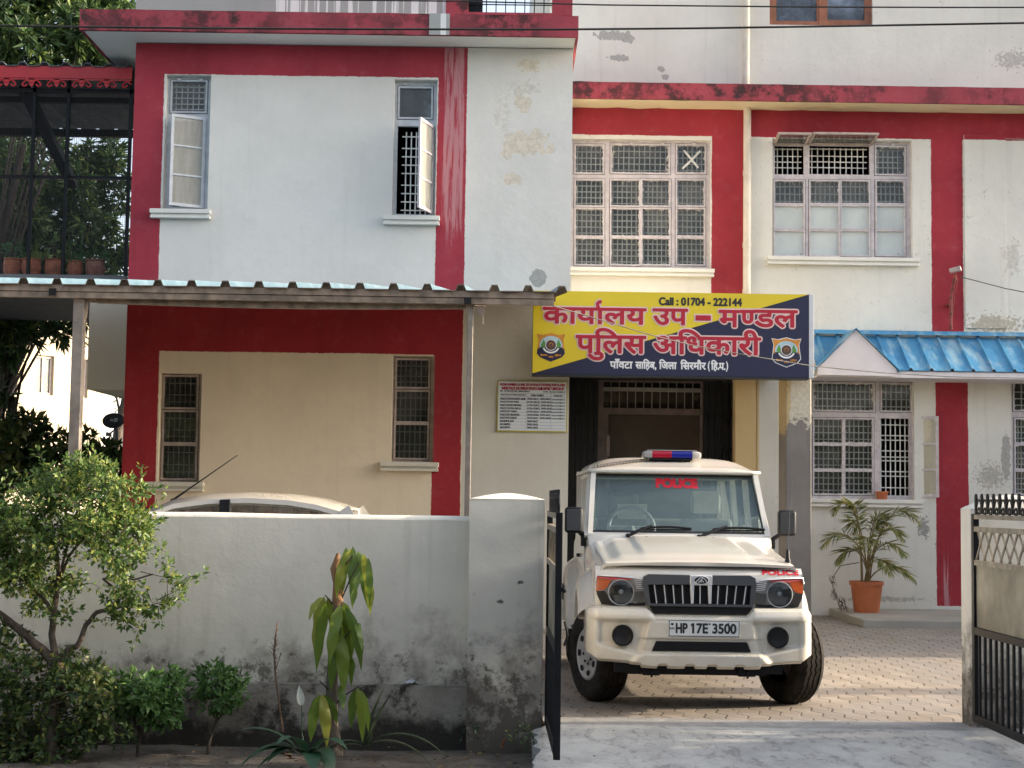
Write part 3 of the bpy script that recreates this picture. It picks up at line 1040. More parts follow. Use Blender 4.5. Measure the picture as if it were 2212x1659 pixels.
# ---- blue tin awning over the lower windows
k = NT('blue_tin', .6, .0, .3)
n1 = k.noise(1, 4, .6, vec=k.scale(k.pos, (6, 2, 2)))
c_ = k.mix(k.mr(k.noise(2.2, 5), .3, .7), (.045, .19, .36), (.075, .27, .46))
c_ = k.mix(k.mr(n1, .46, .66, 0, .75), c_, (.26, .40, .48))
c_ = k.mix(k.mr(k.noise(3.4, 6, .75), .56, .72, 0, .6), c_, (.30, .36, .38))
c_ = k.mix(k.mr(k.noise(7, 6, .75), .64, .74, 0, .6), c_, (.16, .09, .05))
c_ = k.mix(k.mr(k.noise(25, 4, .7), .62, .72, 0, .5), c_, (.03, .08, .14))
k.base(c_)
M_tin = k.mt
M_fascia_w = simple('awning_white', (.66, .63, .66), .6, var=.05, scale=2)
ax0, ax1 = P(1755, 760, YR - .4).x, mx1
zA = P(1900, 727, YR).z
YF = YR - .72
zF = P(1990, 800, YF).z
aw = MB()
def rib(x):      # trapezoid rib profile
    q = ((x - ax0) / .275) % 1.0
    return .032 * max(0, min(1, (0.10 - abs(q - .5)) / .05))
xs = []
x = ax0
while x < ax1:
    for q in (.0, .40, .45, .55, .60): xs.append(x + q * .275)
    x += .275
aw.loft([[(x, YR - .004, zA + rib(x)) for x in xs], [(x, YF, zF + rib(x)) for x in xs], [(x, YF, zF - .006 + rib(x)) for x in xs], [(x, YR - .004, zA - .006 + rib(x)) for x in xs]], close=False)
awn = aw.build('awning_roof', M_tin, bld)
fl = MB()
for i in range(3):
    xa = ax0 + (ax1 - ax0) * i / 3; xb = ax0 + (ax1 - ax0) * (i + 1) / 3 + .02
    fl.loft([[(xa, YR - .002, zA + .085), (xb, YR - .002 - .001 * i, zA + .085)], [(xa, YR - .06, zA + .075 - .004 * i), (xb, YR - .06, zA + .075 - .004 * i)], [(xa, YR - .09, zA + .02), (xb, YR - .09, zA + .02)]])
fl.build('ridge_flashing', M_tin, awn)
fb = MB(); fb.box(ax0, ax1, YF + .03, YF + .06, zF - .10, zF - .012)
fb.box(ax0, ax1, YF + .062, YR - .01, zF - .10, zF - .08)
fb.build('awning_fascia', M_fascia_w, awn, bevel=.004)
# little gable on the awning
gy = YF - .03
ga, gl, gr_ = XZ(1848, 712, gy), XZ(1766, 795, gy), XZ(1936, 798, gy)
g = MB(); g.prism([(gl[0], gl[1] - .09), (gr_[0], gr_[1] - .09), (gr_[0], gr_[1]), ga, (gl[0], gl[1])], gy, gy + .03)
g.build('gable_panel', M_fascia_w, awn)
g = MB()
for q in (gl, gr_):
    s_ = -1 if q is gl else 1
    A = Vector((ga[0], gy - .035, ga[1] + .02)); B = Vector((q[0] + s_ * .05, gy - .035, q[1] - .02))
    A2 = Vector((ga[0], YR - .1, ga[1] + .02)); B2 = Vector((q[0] + s_ * .05, gy + .2, q[1] - .02))
    g.add([A, B, B2, A2, A - Vector((0, 0, .012)), B - Vector((0, 0, .012)), B2 - Vector((0, 0, .012)), A2 - Vector((0, 0, .012))],
          [(0, 1, 2, 3), (7, 6, 5, 4), (0, 4, 5, 1), (1, 5, 6, 2), (3, 2, 6, 7), (0, 3, 7, 4)])
g.build('gable_roof', M_tin, awn)

# ------------------------------------------------------------------ ground
k = NT('zigzag_pavers', .8, 0, .3)
rt_ = k.n('ShaderNodeVectorRotate', rotation_type='Z_AXIS')
k.t.links.new(k.pos, rt_.inputs[0]); rt_.inputs['Angle'].default_value = .17
sp = k.sep(rt_.outputs[0])
PW, PH = .150, .27
yy = k.math('DIVIDE', sp[1], PH)
row = k.math('FLOOR', yy)
fy = k.math('SUBTRACT', yy, row)
tri = k.math('ABSOLUTE', k.math('SUBTRACT', k.math('MULTIPLY', fy, 2), 1))
zig = k.math('MULTIPLY', k.mr(fy, .25, .75, -.5, .5), .55)
xx = k.math('ADD', k.math('DIVIDE', sp[0], PW), k.math('ADD', zig, k.math('MULTIPLY', row, .5)))
col_ = k.math('FLOOR', xx)
fx = k.math('SUBTRACT', xx, col_)
wob = k.math('MULTIPLY', k.math('SUBTRACT', k.noise(14, 3), .5), .05)
ex = k.math('ADD', k.math('MULTIPLY', k.math('MINIMUM', fx, k.math('SUBTRACT', 1, fx)), PW), k.math('MULTIPLY', wob, .12))
ey = k.math('ADD', k.math('MULTIPLY', k.math('MINIMUM', fy, k.math('SUBTRACT', 1, fy)), PH), k.math('MULTIPLY', wob, .10))
jx = k.math('MULTIPLY', k.mr(ex, .002, .010, 1, 0), k.mr(k.noise(3.2, 4), .36, .6, .35, 1))
jy = k.mr(ey, .001, .006, .4, 0)
joint = k.math('MAXIMUM', jx, jy)
wn = k.n('ShaderNodeTexWhiteNoise', noise_dimensions='2D')
k.t.links.new(k.comb(col_, row), wn.inputs[0])
c_ = k.mix(wn.outputs[0], (.235, .20, .165), (.325, .28, .235))
c_ = k.mix(k.mr(k.noise(1.1, 6, .7), .42, .60, 0, .7), c_, (.25, .23, .21))
c_ = k.mix(k.mr(k.noise(30, 4, .7), .5, .75, 0, .35), c_, (.2, .16, .12))
c_ = k.mix(k.math('MULTIPLY', joint, .9), c_, (.045, .034, .025))
k.base(c_)
k.bump(k.math('ADD', k.math('MULTIPLY', joint, -1.0), k.math('MULTIPLY', k.noise(40, 4), .25)), .5, .006)
M_paver = k.mt

k = NT('soil', .95, 0, .2)
c_ = k.mix(k.mr(k.noise(4, 7, .7), .3, .7), (.075, .062, .05), (.20, .175, .145))
c_ = k.mix(k.mr(k.noise(40, 4, .7), .6, .7, 0, .5), c_, (.22, .20, .17))
k.base(c_)
k.bump(k.noise(22, 6, .7), .7, .03)
M_soil = k.mt

k = NT('rough_concrete', .9, 0, .3)
n1 = k.noise(2.4, 8, .72, vec=k.scale(k.pos, (1, .75, 1)))
n2 = k.noise(14, 6, .7, vec=k.scale(k.pos, (1, .4, 1)))
c_ = k.mix(k.mr(n1, .35, .62), (.45, .455, .435), (.34, .34, .33))
c_ = k.mix(k.math('MULTIPLY', k.mr(n2, .50, .62), k.mr(n1, .38, .52, 0, .6)), c_, (.16, .155, .15))
sp = k.sep()
th = k.math('ADD', sp[1], k.math('MULTIPLY', k.math('SUBTRACT', k.noise(5, 4), .5), .06))
c_ = k.mix(k.mr(th, 10.40, 10.44, 0, .75), c_, k.mix(k.mr(k.noise(5, 6, .7), .4, .65), (.27, .265, .26), (.19, .19, .185)))
k.base(c_)
k.bump(k.math('ADD', k.noise(12, 7, .7), k.math('MULTIPLY', k.noise(90, 3), .3)), .55, .015)
M_conc = k.mt

GX0 = P(1160, 1590, 10.3).x
def soil(u, v):
    x = -14 + 26 * u
    y = -4 + 14.4 * v
    z = -.17 + mnoise.noise(Vector((x * .9, y * .9, 0))) * .025 + mnoise.noise(Vector((x * 4, y * 4, 3))) * .012
    if y < 7: z = -.2
    return (x, y, z)
mb = MB(); mb.grid(soil, 130, 72)
o = mb.build('ground', M_soil, smooth=180, fix=False); tag(o, 'bare dark soil of the planting strip in front of the wall', 'ground', kind='structure')
mb = MB(); mb.box(-700, 700, -300, 900, -.6, -.5)
o = mb.build('terrain', simple('far_ground', (.06, .058, .055), .95)); tag(o, 'level ground around the place', 'terrain', kind='structure')
mb = MB()
mb.grid(lambda u, v: (-9 + 19 * u, 10.76 + 15.5 * v, mnoise.noise(Vector((u * 40, v * 30, 0))) * .004), 80, 70)
o = mb.build('courtyard_paving', M_paver, smooth=180, fix=False); tag(o, 'tan zigzag paver floor of the courtyard', 'paving', kind='structure')
mb = MB(); mb.box(-9.0, 10, 10.62, 27, -.49, -.02)
o = mb.build('courtyard_bed', M_soil); tag(o, 'earth bed under the pavers', 'ground', kind='structure')
# concrete ramp outside the gate
def ramp_edge(y):
    return GX0 + .10 * mnoise.noise(Vector((y * 3.2, 2, 0))) + .05 * mnoise.noise(Vector((y * 11, 5, 0))) + (.02 if y > 10 else -.03)
ny = 60
L_, R_, L2 = [], [], []
rows = []
for j in range(ny + 1):
    y = 10.80 - 5.5 * j / ny
    z = .006 - max(0, 10.4 - y) * .045
    rowp = []
    for i in range(41):
        x = ramp_edge(y) + (8 - ramp_edge(y)) * (i / 40) ** 1.5
        if y > 10.28: x = max(x, P(1172, 1500, 10.3).x + .01 + i * .001) if i < 3 else x
        rowp.append((x, y, z + mnoise.noise(Vector((x * 2, y * 2, 0))) * .008))
    rows.append([(rowp[0][0] + .02, y, -.4)] + [(rowp[0][0] + .004, y, z - .03)] + rowp)
mb = MB(); mb.loft(rows)
o = mb.build('driveway_ramp', M_conc, smooth=60, fix=False); tag(o, 'grey concrete driveway ramp through the gateway', 'driveway', kind='structure')
# plinth along the main wall
pf = 19.0
pxl = XZ(1863, 1338, pf)[0]
mb = MB(); mb.box(pxl, 10, pf, YR - .003, -.05, .10)
o = mb.build('walkway', plaster('plinth_cement', (.36, .34, .30), streak=0, specks=.6, var=.12), bevel=.015); tag(o, 'low cement walkway along the foot of the main wall', 'walkway', kind='structure')

# ------------------------------------------------------------------ boundary wall
YW = 10.5
wz = P(640, 1110, YW).z
M_bwall = plaster('boundary_plaster', (.75, .70, .595), [pt(1090, 1300, 4, 5, (.1, .1, .1), 10.2, 30)], streak=.38, specks=.35, var=.09, grime_shade=(-.2, 1.0, (.25, .22, .18), .85), bump=.35)  # mould stains, with gradual tree shade also painted in toward the foot
M_bpill = plaster('pillar_plaster', (.71, .665, .57), [pt(1124, 1258, 6, 4, (.14, .13, .12), 10.3, 30, 1.3), pt(1080, 1300, 8, 4, (.12, .11, .10), 10.3, 30, 1.3)], streak=.35, specks=.4, grime_shade=(-.3, 1.25, (.19, .17, .145), .9), bump=.35)
p0, p1 = P(1011, 1300, 10.3).x, P(1173, 1300, 10.3).x
bw = thing('boundary_wall', (-3, YW, 0), 'low grey plastered boundary wall with mouldy base and pillar beside the gateway', 'wall')
mb = MB()
def wtop(u, v):
    x = -9 + (p0 + .02 + 9) * u
    a = PI * v
    return (x, YW + .09 - math.cos(a) * .09, wz - .03 + math.sin(a) * .03 + mnoise.noise(Vector((x * 3, v, 0))) * .005)
mb.grid(wtop, 120, 8)
mb.grid(lambda u, v: (-9 + (p0 + .02 + 9) * u, YW + mnoise.noise(Vector((u * 40, v * 6, 0))) * .004, -.3 + (wz - .03 + .3) * v), 120, 12)
mb.quad((-9, YW + .18, -.3), (p0, YW + .18, -.3), (p0, YW + .18, wz - .03), (-9, YW + .18, wz - .03))
mb.build('wall_panel', M_bwall, bw, smooth=50, fix=False)
zl = P(700, 1478, YW - .07).z
k = NT('mouldy_plinth', .95, 0, .2)
c_ = k.mix(k.mr(k.noise(1.6, 5), .35, .65), (.36, .33, .28), (.24, .215, .18))
c_ = k.mix(k.mr(k.noise(3.4, 9, .72), .50, .62), c_, (.055, .048, .04))
c_ = k.mix(k.mr(k.noise(16, 7, .75), .58, .70, 0, .8), c_, (.40, .385, .35))
z_ = k.sep()[2]
c_ = k.mix(k.mr(k.math('ADD', z_, k.math('MULTIPLY', k.math('SUBTRACT', k.noise(2.2, 6, .7), .5), .75)), -.06, .10, 1, 0), c_, (.045, .04, .034))
k.base(c_)
k.bump(k.noise(13, 7, .7), .8, .03)
M_plinth = k.mt
mb = MB()
mb.grid(lambda u, v: (-9 + (p0 + 9) * u, YW - .08 + mnoise.noise(Vector((u * 60, v * 4, 7))) * .012 - .03 * (1 - v), -.35 + (zl + .35) * v), 160, 10)
mb.grid(lambda u, v: (-9 + (p0 + 9) * u, YW - .08 + .085 * v, zl + mnoise.noise(Vector((u * 50, v * 2, 1))) * .006), 160, 1)
mb.build('wall_plinth', M_plinth, bw, smooth=50, fix=False)


def pillar(x0, x1, y0, y1, zt, parent, peak=.042, z0=-.35):
    mb = MB()
    nx = 14
    mb.grid(lambda u, v: (x0 + (x1 - x0) * u, y0 + mnoise.noise(Vector((u * 5, v * 9, x0))) * .005, z0 + (zt - z0) * v), nx, 30)
    mb.grid(lambda u, v: (x1 + mnoise.noise(Vector((u * 5, v * 9, 9))) * .005, y0 + (y1 - y0) * u, z0 + (zt - z0) * v), 6, 30)
    mb.grid(lambda u, v: (x0, y0 + (y1 - y0) * u, z0 + (zt - z0) * v), 2, 10)
    mb.grid(lambda u, v: (x0 + (x1 - x0) * u, y1, z0 + (zt - z0) * v), 2, 10)
    def cap(u, v):
        a, b = abs(2 * u - 1), abs(2 * v - 1)
        return (x0 - .004 + (x1 - x0 + .008) * u, y0 - .004 + (y1 - y0 + .008) * v, zt + peak * (1 - max(a, b) ** 1.6))
    mb.grid(cap, 16, 16)
    return mb.build('gate_pillar', M_bpill, parent, smooth=50, fix=False)


zp = P(1090, 1078, 10.3).z
pillar(p0, p1, 10.3, 10.76, zp, bw)
q0 = P(2097, 1300, 10.55).x
bw2 = thing('boundary_wall', (q0 + .3, 10.6, 0), 'grey gate pillar and wall end behind the opened right gate', 'wall')
pillar(q0, q0 + .62, 10.55, 10.78, P(2180, 1100, 10.55).z, bw2, .10)
mb = MB(); mb.box(q0 + .621, 10, 10.7, 10.88, -.3, 1.38)
mb.build('wall_panel', M_bwall, bw2, bevel=.02)
mb = MB(); mb.box(9.7, 9.9, 15.9, 21, -.3, 3.1)  # unseen wall, added to throw shade over the far paving
mb.build('side_wall', M_bwall, bw2, bevel=.02)
mb = MB(); mb.box(9.5, 9.9, 12.95, 13.35, -.3, 2.5)  # unseen pillar, added to cast a shadow band across the pavers
mb.build('gate_pillar', M_bpill, bw2, bevel=.02)

# ------------------------------------------------------------------ gates
M_beige = simple('gate_warm_light', (.27, .225, .16), .55, var=.25, scale=12)  # beige is warm reflected light painted onto lattice and rails
M_sheet = simple('gate_sheet', (.22, .195, .135), .5, var=.35, scale=3)


def gate(name_loc, ang, label):
    g = thing('iron_gate', name_loc, label, 'gate', 'black iron gate leaves')
    W = 1.42
    M = Matrix.Rotation(rad(ang), 4, 'Z')
    def bd(mb, nm, mt, **kw):
        mb.xf(M); mb.build(nm, mt, g, local=True, **kw)
    mb = MB()
    mb.box(0, .05, -.02, .02, .035, 1.43); mb.box(W - .05, W, -.02, .02, .02, 1.43)
    mb.box(.051, W - .051, -.02, .02, .035, .085); mb.box(.051, W - .051, -.02, .02, .62, .67)
    bd(mb, 'frame', M_black, bevel=.003, seg=1)
    mb = MB()
    for z in (1.085, 1.31): mb.box(.051, W - .051, -.018, .018, z, z + .035)
    mb.box(.051, W - .051, -.018, .018, 1.395, 1.425)
    bd(mb, 'rail', M_beige)
    mb = MB()
    n = 12
    for i in range(n): mb.box(.1 + i * (W - .2) / (n - 1) - .01, .1 + i * (W - .2) / (n - 1) + .01, -.008, .008, .086, .619)
    bd(mb, 'bar', M_black)
    mb = MB(); mb.box(.052, W - .052, -.004, .004, .671, 1.084)
    bd(mb, 'sheet_panel', M_sheet)
    mb = MB()
    n = 8
    for i in range(n):
        a, b = .06 + (W - .12) * i / n, .06 + (W - .12) * (i + 1) / n
        mb.bar((a, -.006, 1.121), (b, -.006, 1.309), .018, .008, up=(0, 1, 0)); mb.bar((a, .006, 1.309), (b, .006, 1.121), .018, .008, up=(0, 1, 0))
    bd(mb, 'lattice', M_beige)
    mb = MB()
    n = 11
    for i in range(n):
        x = .05 + (W - .1) * (i + .5) / n
        mb.tube([(x + .046 * math.cos(t * PI / 8), 0, 1.476 + .048 * math.sin(t * PI / 8)) for t in range(17)], .007, 6, caps=False)
        mb.tube([(x + .02 * math.cos(t * PI / 6), 0, 1.452 + .02 * math.sin(t * PI / 6)) for t in range(13)], .006, 6, caps=False)
        xs_ = .05 + (W - .1) * i / n
        mb.prism([(xs_ - .013, 1.43), (xs_ + .013, 1.43), (xs_ + .013, 1.53), (xs_, 1.565), (xs_ - .013, 1.545)], -.008, .008)
    bd(mb, 'spike', M_black)
    mb = MB()
    mb.tube([(W - .12, .03, 1.0), (W - .02, .03, 1.0), (W + .02, .03, .98)], .012, 8)
    mb.box(W - .16, W - .03, .018, .03, .93, 1.02)
    bd(mb, 'bolt', M_black)
    mb = MB()
    mb.tube([(W - .10, .04, .80 - .0), (W - .10, .06, .72), (W - .1, .04, .66)], .008, 6)
    bd(mb, 'latch', M_black)
    return g


gate((P(1178, 1300, 10.4).x + .02, 10.34, 0.0), -89.2, 'black iron gate leaf swung out edge-on beside the left pillar')
gate((P(2098, 1300, 10.5).x + .02, 10.5, .02), -89.0, 'black iron gate leaf with lattice, rings and spikes folded out before the right pillar')

# ------------------------------------------------------------------ office sign
YS = 17.72
s0, s1, sz0, sz1 = rc(1150, 632, 1757, 812, YS)
sg = thing('office_sign', ((s0 + s1) / 2, YS, sz0), 'yellow and navy police office signboard with red Hindi lettering over the porch', 'sign')
M_alu = simple('sign_frame', (.62, .62, .63), .35, .4, var=.05)
M_yel = simple('sign_yellow', (.74, .56, .02), .4, var=.03, scale=1)
M_navy = simple('sign_navy', (.014, .014, .05), .4, var=.05, scale=1)
M_sred = simple('sign_red', (.44, .008, .028), .4, var=.02)
M_spink = simple('sign_pink', (.78, .56, .52), .45, var=.02)
M_swht = simple('sign_white', (.80, .80, .80), .45, var=.02)
M_sblk = simple('sign_black', (.02, .02, .02), .45)
mb = MB(); mb.box(s0, s1, YS + .012, YS + .16, sz0, sz1)
mb.build('sign_box', M_sblk, sg)
mb = MB()
mb.box(s1 - .055, s1 + .002, YS - .004, YS + .165, sz0 - .003, sz1 + .003)
mb.build('sign_trim', M_alu, sg, bevel=.003)
mb = MB(); mb.box(s0 - .002, s1 - .056, YS - .004, YS + .165, sz0 - .022, sz0 - .004)
mb.build('sign_trim', M_sblk, sg)
a, b, c, d = s0 + .004, s1 - .056, sz0, sz1
mb = MB()
mb.add([(a, YS, c), (b, YS, d), (a, YS, d)], [(0, 1, 2)], 0)
mb.add([(a, YS, c), (b, YS, c), (b, YS, d)], [(0, 1, 2)], 1)
mb.build('sign_face', [M_yel, M_navy], sg, fix=False)
ln = MB()
w = .006
ln.add([(a, YS - .0015, c - .0), (b, YS - .0015, d - w), (b, YS - .0015, d + .0), (a, YS - .0015, c + w)], [(0, 1, 2, 3)])
ln.build('sign_line', M_sblk, sg, fix=False)


def sx(px): return P(px, 720, YS).x
def sz(py, px=1450): return P(px, py, YS).z


def deva(items, bold, mat_i, lift, mb):
    for (txt, x0, x1, yt, yb, pxm, extra) in items:
        X0, X1, Z0, Z1 = sx(x0), sx(x1), sz(yb, pxm), sz(yt, pxm)
        letter(mb, txt, X0, X1, Z0, Z1, YS - lift, mat_i, bold=bold, n=14, ref='क', cut=.66 if extra == 'half' else None)
        H = Z1 - Z0
        w = H * .13 + bold * 2
        if extra == 'reph':      # the hook over the end of karya
            x = sx(1291); z = Z1
            stroke(mb, [(x + H * .04, z - H * .05), (x - H * .02, z + H * .12), (x - H * .05, z + H * .30), (x + H * .06, z + H * .42), (x + H * .22, z + H * .43)], w, YS - lift - .0004, mat_i)
        if extra == 'half':      # half letter joined to the next
            pass


WORDS = [('कायालय', 1173, 1394, 666, 699, 1285, 'reph'), ('उप', 1410, 1484, 668, 701, 1447, None), ('मणडल', 1553, 1721, 671, 706, 1640, None),
         ('पिुलस', 1245, 1394, 726, 762, 1320, None), ('अिधकारी', 1412, 1642, 729, 765, 1530, None)]
# half-letter: drop the right bar of the third letter by writing word pieces side by side
WORDS[2:3] = [('म', 1553, 1596, 671, 706, 1575, None), ('ण', 1599, 1645, 671, 706, 1616, 'half'), ('डल', 1629, 1721, 671, 706, 1670, None)]


def clip_half(mb, n0, xcut):
    """remove faces of a half letter that lie right of xcut (its vertical bar)"""
    keepf, keepm, keepu = [], [], []
    for f, m_, u in zip(mb.f, mb.m, mb.uv):
        if min(f) >= n0 and sum(mb.v[i][0] for i in f) / len(f) > xcut: continue
        keepf.append(f); keepm.append(m_); keepu.append(u)
    mb.f, mb.m, mb.uv = keepf, keepm, keepu


for nm, bold, mt, lift in (('lettering_outline', .025, M_spink, .002), ('lettering', .0085, M_sred, .0065)):
    mb = MB()
    deva(WORDS, bold, 0, lift, mb)
    x0, x1 = sx(1503), sx(1533)
    z = sz(687, 1518)
    mb.quad((x0 - bold, YS - lift, z - .022 - bold), (x1 + bold, YS - lift, z - .022 - bold), (x1 + bold, YS - lift, z + .022 + bold), (x0 - bold, YS - lift, z + .022 + bold))
    mb.build(nm, mt, sg, fix=False)
mb = MB()
letter(mb, 'Call : 01704 - 222144', sx(1423), sx(1601), sz(660, 1510), sz(644, 1510), YS - .002, 0, bold=.006)
mb.build('phone_lettering', M_sblk, sg, fix=False)
mb = MB()
z0_, z1_ = sz(797, 1445), sz(783, 1445)
for txt, xa, xb in (('पाँवटा', 1318, 1366), ('सािहब,', 1373, 1417), ('िजला', 1424, 1461), ('िसरमौर', 1470, 1524), ('(', 1529, 1533), ('िह.प.', 1536, 1566), (')', 1568, 1572)):
    if txt in '()': letter(mb, txt, sx(xa), sx(xb), z0_ - .02, z1_ + .02, YS - .002, 0, bold=.003)
    else: letter(mb, txt, sx(xa), sx(xb), z0_, z1_, YS - .002, 0, bold=.0042, ref='क')
stroke(mb, [(sx(1555), z0_ + .03), (sx(1551), z0_ + .012)], .012, YS - .0026)
mb.build('place_lettering', M_swht, sg, fix=False)


def emblem(px, py, onnavy):
    cx, cz = sx(px), P(px, py, YS).z
    S = 31 / (FPX / YS)
    mats = [simple('emblem_orange', (.62, .25, .03), .5), M_navy, simple('emblem_sky', (.42, .60, .66), .5), simple('emblem_green', (.10, .30, .06), .5), simple('emblem_seal', (.10, .055, .045), .5), M_swht]
    mb = MB()
    def shield(k):
        return [(cx + S * k * x, cz + S * k * z) for x, z in ((-1, .93), (-.55, .86), (0, 1.0), (.55, .86), (1, .93), (.86, .5), (.93, -.1), (.98, -.45), (.75, -.72), (0, -1.02), (-.75, -.72), (-.98, -.45), (-.93, -.1), (-.86, .5))]
    sh = shield(1.0)
    y = YS - .002
    if onnavy:
        mb.add([(a, y + .0006, b) for a, b in shield(1.05)], [tuple(range(14))], 5)
    mb.add([(a, y, b) for a, b in sh], [tuple(range(14))], 0)
    low = [sh[6], sh[7], sh[8], sh[9], sh[10], sh[11], sh[12]]
    mb.add([(a, y - .0006, b) for a, b in low], [tuple(range(7))], 1)
    disc(mb, cx, cz + S * .13, S * .80, y - .0012, 2, 28, S * .66)
    mb.add([(cx + S * .80 * math.cos(PI + PI * t / 14), y - .0018, cz + S * .0 + S * .54 * math.sin(PI + PI * t / 14)) for t in range(15)], [tuple(range(15))], 1)
    for s_ in (-1, 1):
        disc(mb, cx + s_ * S * .52, cz + S * .14, S * .18, y - .0020, 3, 12)
        mb.add([(cx + s_ * S * .52 - S * .16, y - .0024, cz + S * .18), (cx + s_ * S * .52 + S * .16, y - .0024, cz + S * .18), (cx + s_ * S * .52, y - .0024, cz + S * .56)], [(0, 1, 2)], 3)
    mb.add([(cx + S * .62 * math.cos(PI * 1.12 + PI * .76 * t / 12), y - .003, cz + S * .12 + S * .56 * math.sin(PI * 1.12 + PI * .76 * t / 12)) for t in range(13)] +
           [(cx + S * .5 * math.cos(PI * 1.12 + PI * .76 * t / 12), y - .003, cz + S * .12 + S * .44 * math.sin(PI * 1.12 + PI * .76 * t / 12)) for t in range(13)],
           [(t, t + 1, 14 + t, 13 + t) for t in range(12)], 5)
    disc(mb, cx, cz + S * .15, S * .40, y - .0036, 5, 24)
    disc(mb, cx, cz + S * .15, S * .35, y - .0042, 4, 24)
    disc(mb, cx, cz + S * .17, S * .16, y - .0048, 0, 6)
    disc(mb, cx, cz + S * .15, S * .12, y - .0054, 4, 8)
    letter(mb, 'िहमाचल', cx - S * .72, cx - S * .26, cz - S * .62, cz - S * .52, y - .003, 0, bold=.0015, ref='क')
    letter(mb, 'पदेश', cx - S * .18, cx + S * .18, cz - S * .74, cz - S * .64, y - .003, 0, bold=.0015, ref='क')
    letter(mb, 'पिुलस', cx + S * .26, cx + S * .72, cz - S * .62, cz - S * .52, y - .003, 0, bold=.0015, ref='क')
    mb.build('emblem', mats, sg, fix=False)


emblem(1190, 750, False)
emblem(1698, 761, True)

# ------------------------------------------------------------------ notice board
YN = YB - .03
n0, n1, nz0, nz1 = rc(1073.5, 823, 1224.5, 933, YN)
nb = thing('notice_board', ((n0 + n1) / 2, YN, nz0), 'white telephone list board with yellow rim and red heading on the block wall', 'notice board')
mb = MB(); mb.box(n0, n1, YN + .002, YB - .004, nz0, nz1)
mb.build('board', simple('notice_rim', (.52, .45, .04), .5), nb)
mb = MB(); mb.quad((n0 + .012, YN, nz0 + .014), (n1 - .010, YN, nz0 + .014), (n1 - .010, YN, nz1 - .010), (n0 + .012, YN, nz1 - .010))
mb.build('sheet', simple('notice_white', (.76, .79, .80), .35, var=.02), nb, fix=False)
NW, NH = n1 - n0, nz1 - nz0
def nx_(f): return n0 + NW * f
def nz_(f): return nz1 - NH * f
mb = MB()
letter(mb, "PHONE NUMBERS & E-MAIL ID'S OF POLICE STATIONS, POSTS & FAR'S", nx_(.035), nx_(.965), nz_(.105), nz_(.05), YN - .001, bold=.0022)
letter(mb, 'UNDER POLICE SUB DIVISION PAONTA SAHIB DISTRICT SIRMOUR HP', nx_(.06), nx_(.95), nz_(.175), nz_(.12), YN - .001, bold=.0022)
mb.build('heading', M_sred, nb, fix=False)
mb = MB()
letter(mb, 'PH : 01704 222144, 70495-00413', nx_(.04), nx_(.46), nz_(.228), nz_(.188), YN - .001, bold=.0012)
letter(mb, 'E-Mail : sdpo-paon-hp@nic.in', nx_(.66), nx_(.97), nz_(.228), nz_(.192), YN - .001, bold=.0008)
letter(mb, "NAME OF POLICE STATIONS, POSTS & FAR'S", nx_(.045), nx_(.40), nz_(.295), nz_(.262), YN - .001, bold=.0008)
letter(mb, 'MOBILE NUMBERS', nx_(.48), nx_(.66), nz_(.300), nz_(.265), YN - .001, bold=.0010)
letter(mb, "E-MAIL ID'S", nx_(.81), nx_(.93), nz_(.300), nz_(.265), YN - .001, bold=.0010)
rows_ = [('POLICE STATION PAONTA SAHIB', '70495-00511, 70495-00413', 'paon-pol-hp@nic.in'), ('POLICE STATION MAJRA', '01704-250147, 70495-00421', 'majra-pol-hp@nic.in'), ('POLICE STATION PURUWALA', '01704-220371, 70495-00413', 'puru-pol-hp@nic.in'),
         ('POLICE STATION SHILLAI', '01704-278047, 70495-00502', 'shil-pol-hp@nic.in'), ('POLICE POST RAJBAN', '01704-252211, 70495-00416', 'rajb-pol-hp@nic.in'), ('POLICE POST SINGHPURA', '70185-00406, 70495-00411', 'sing-pol-hp@nic.in'),
         ('POLICE POST RONHAT', '70195-00421, 70495-00426', 'ronh-pol-hp@nic.in'), ('FAR BAMPUR GHAT', '70495-00427', ''), ('FAR HARIPUR', '70495-00426', ''), ('FAR KAFFOTA', '70495-00443', '')]
for i, r in enumerate(rows_):
    f = .335 + i * .0625
    letter(mb, r[0], nx_(.045), nx_(.045 + .0132 * len(r[0])), nz_(f + .040), nz_(f), YN - .001, bold=.0013)
    letter(mb, r[1], nx_(.43), nx_(.43 + .0142 * len(r[1])), nz_(f + .040), nz_(f), YN - .001, bold=.0013)
    if r[2]: letter(mb, r[2], nx_(.785), nx_(.965), nz_(f + .042), nz_(f + .005), YN - .001, bold=.0006)
mb.build('lettering', simple('notice_ink', (.04, .045, .06), .5), nb, fix=False)
mb = MB()
for i in range(12):
    f = .245 + i * .0625
    mb.quad((nx_(.03), YN - .0006, nz_(f) - .0012), (nx_(.97), YN - .0006, nz_(f) - .0012), (nx_(.97), YN - .0006, nz_(f) + .0012), (nx_(.03), YN - .0006, nz_(f) + .0012))
for f in (.415, .77): mb.quad((nx_(f) - .0012, YN - .0008, nz_(.95)), (nx_(f) + .0012, YN - .0008, nz_(.95)), (nx_(f) + .0012, YN - .0008, nz_(.245)), (nx_(f) - .0012, YN - .0008, nz_(.245)))
mb.build('table_rule', simple('notice_rule', (.25, .27, .28), .5), nb, fix=False)

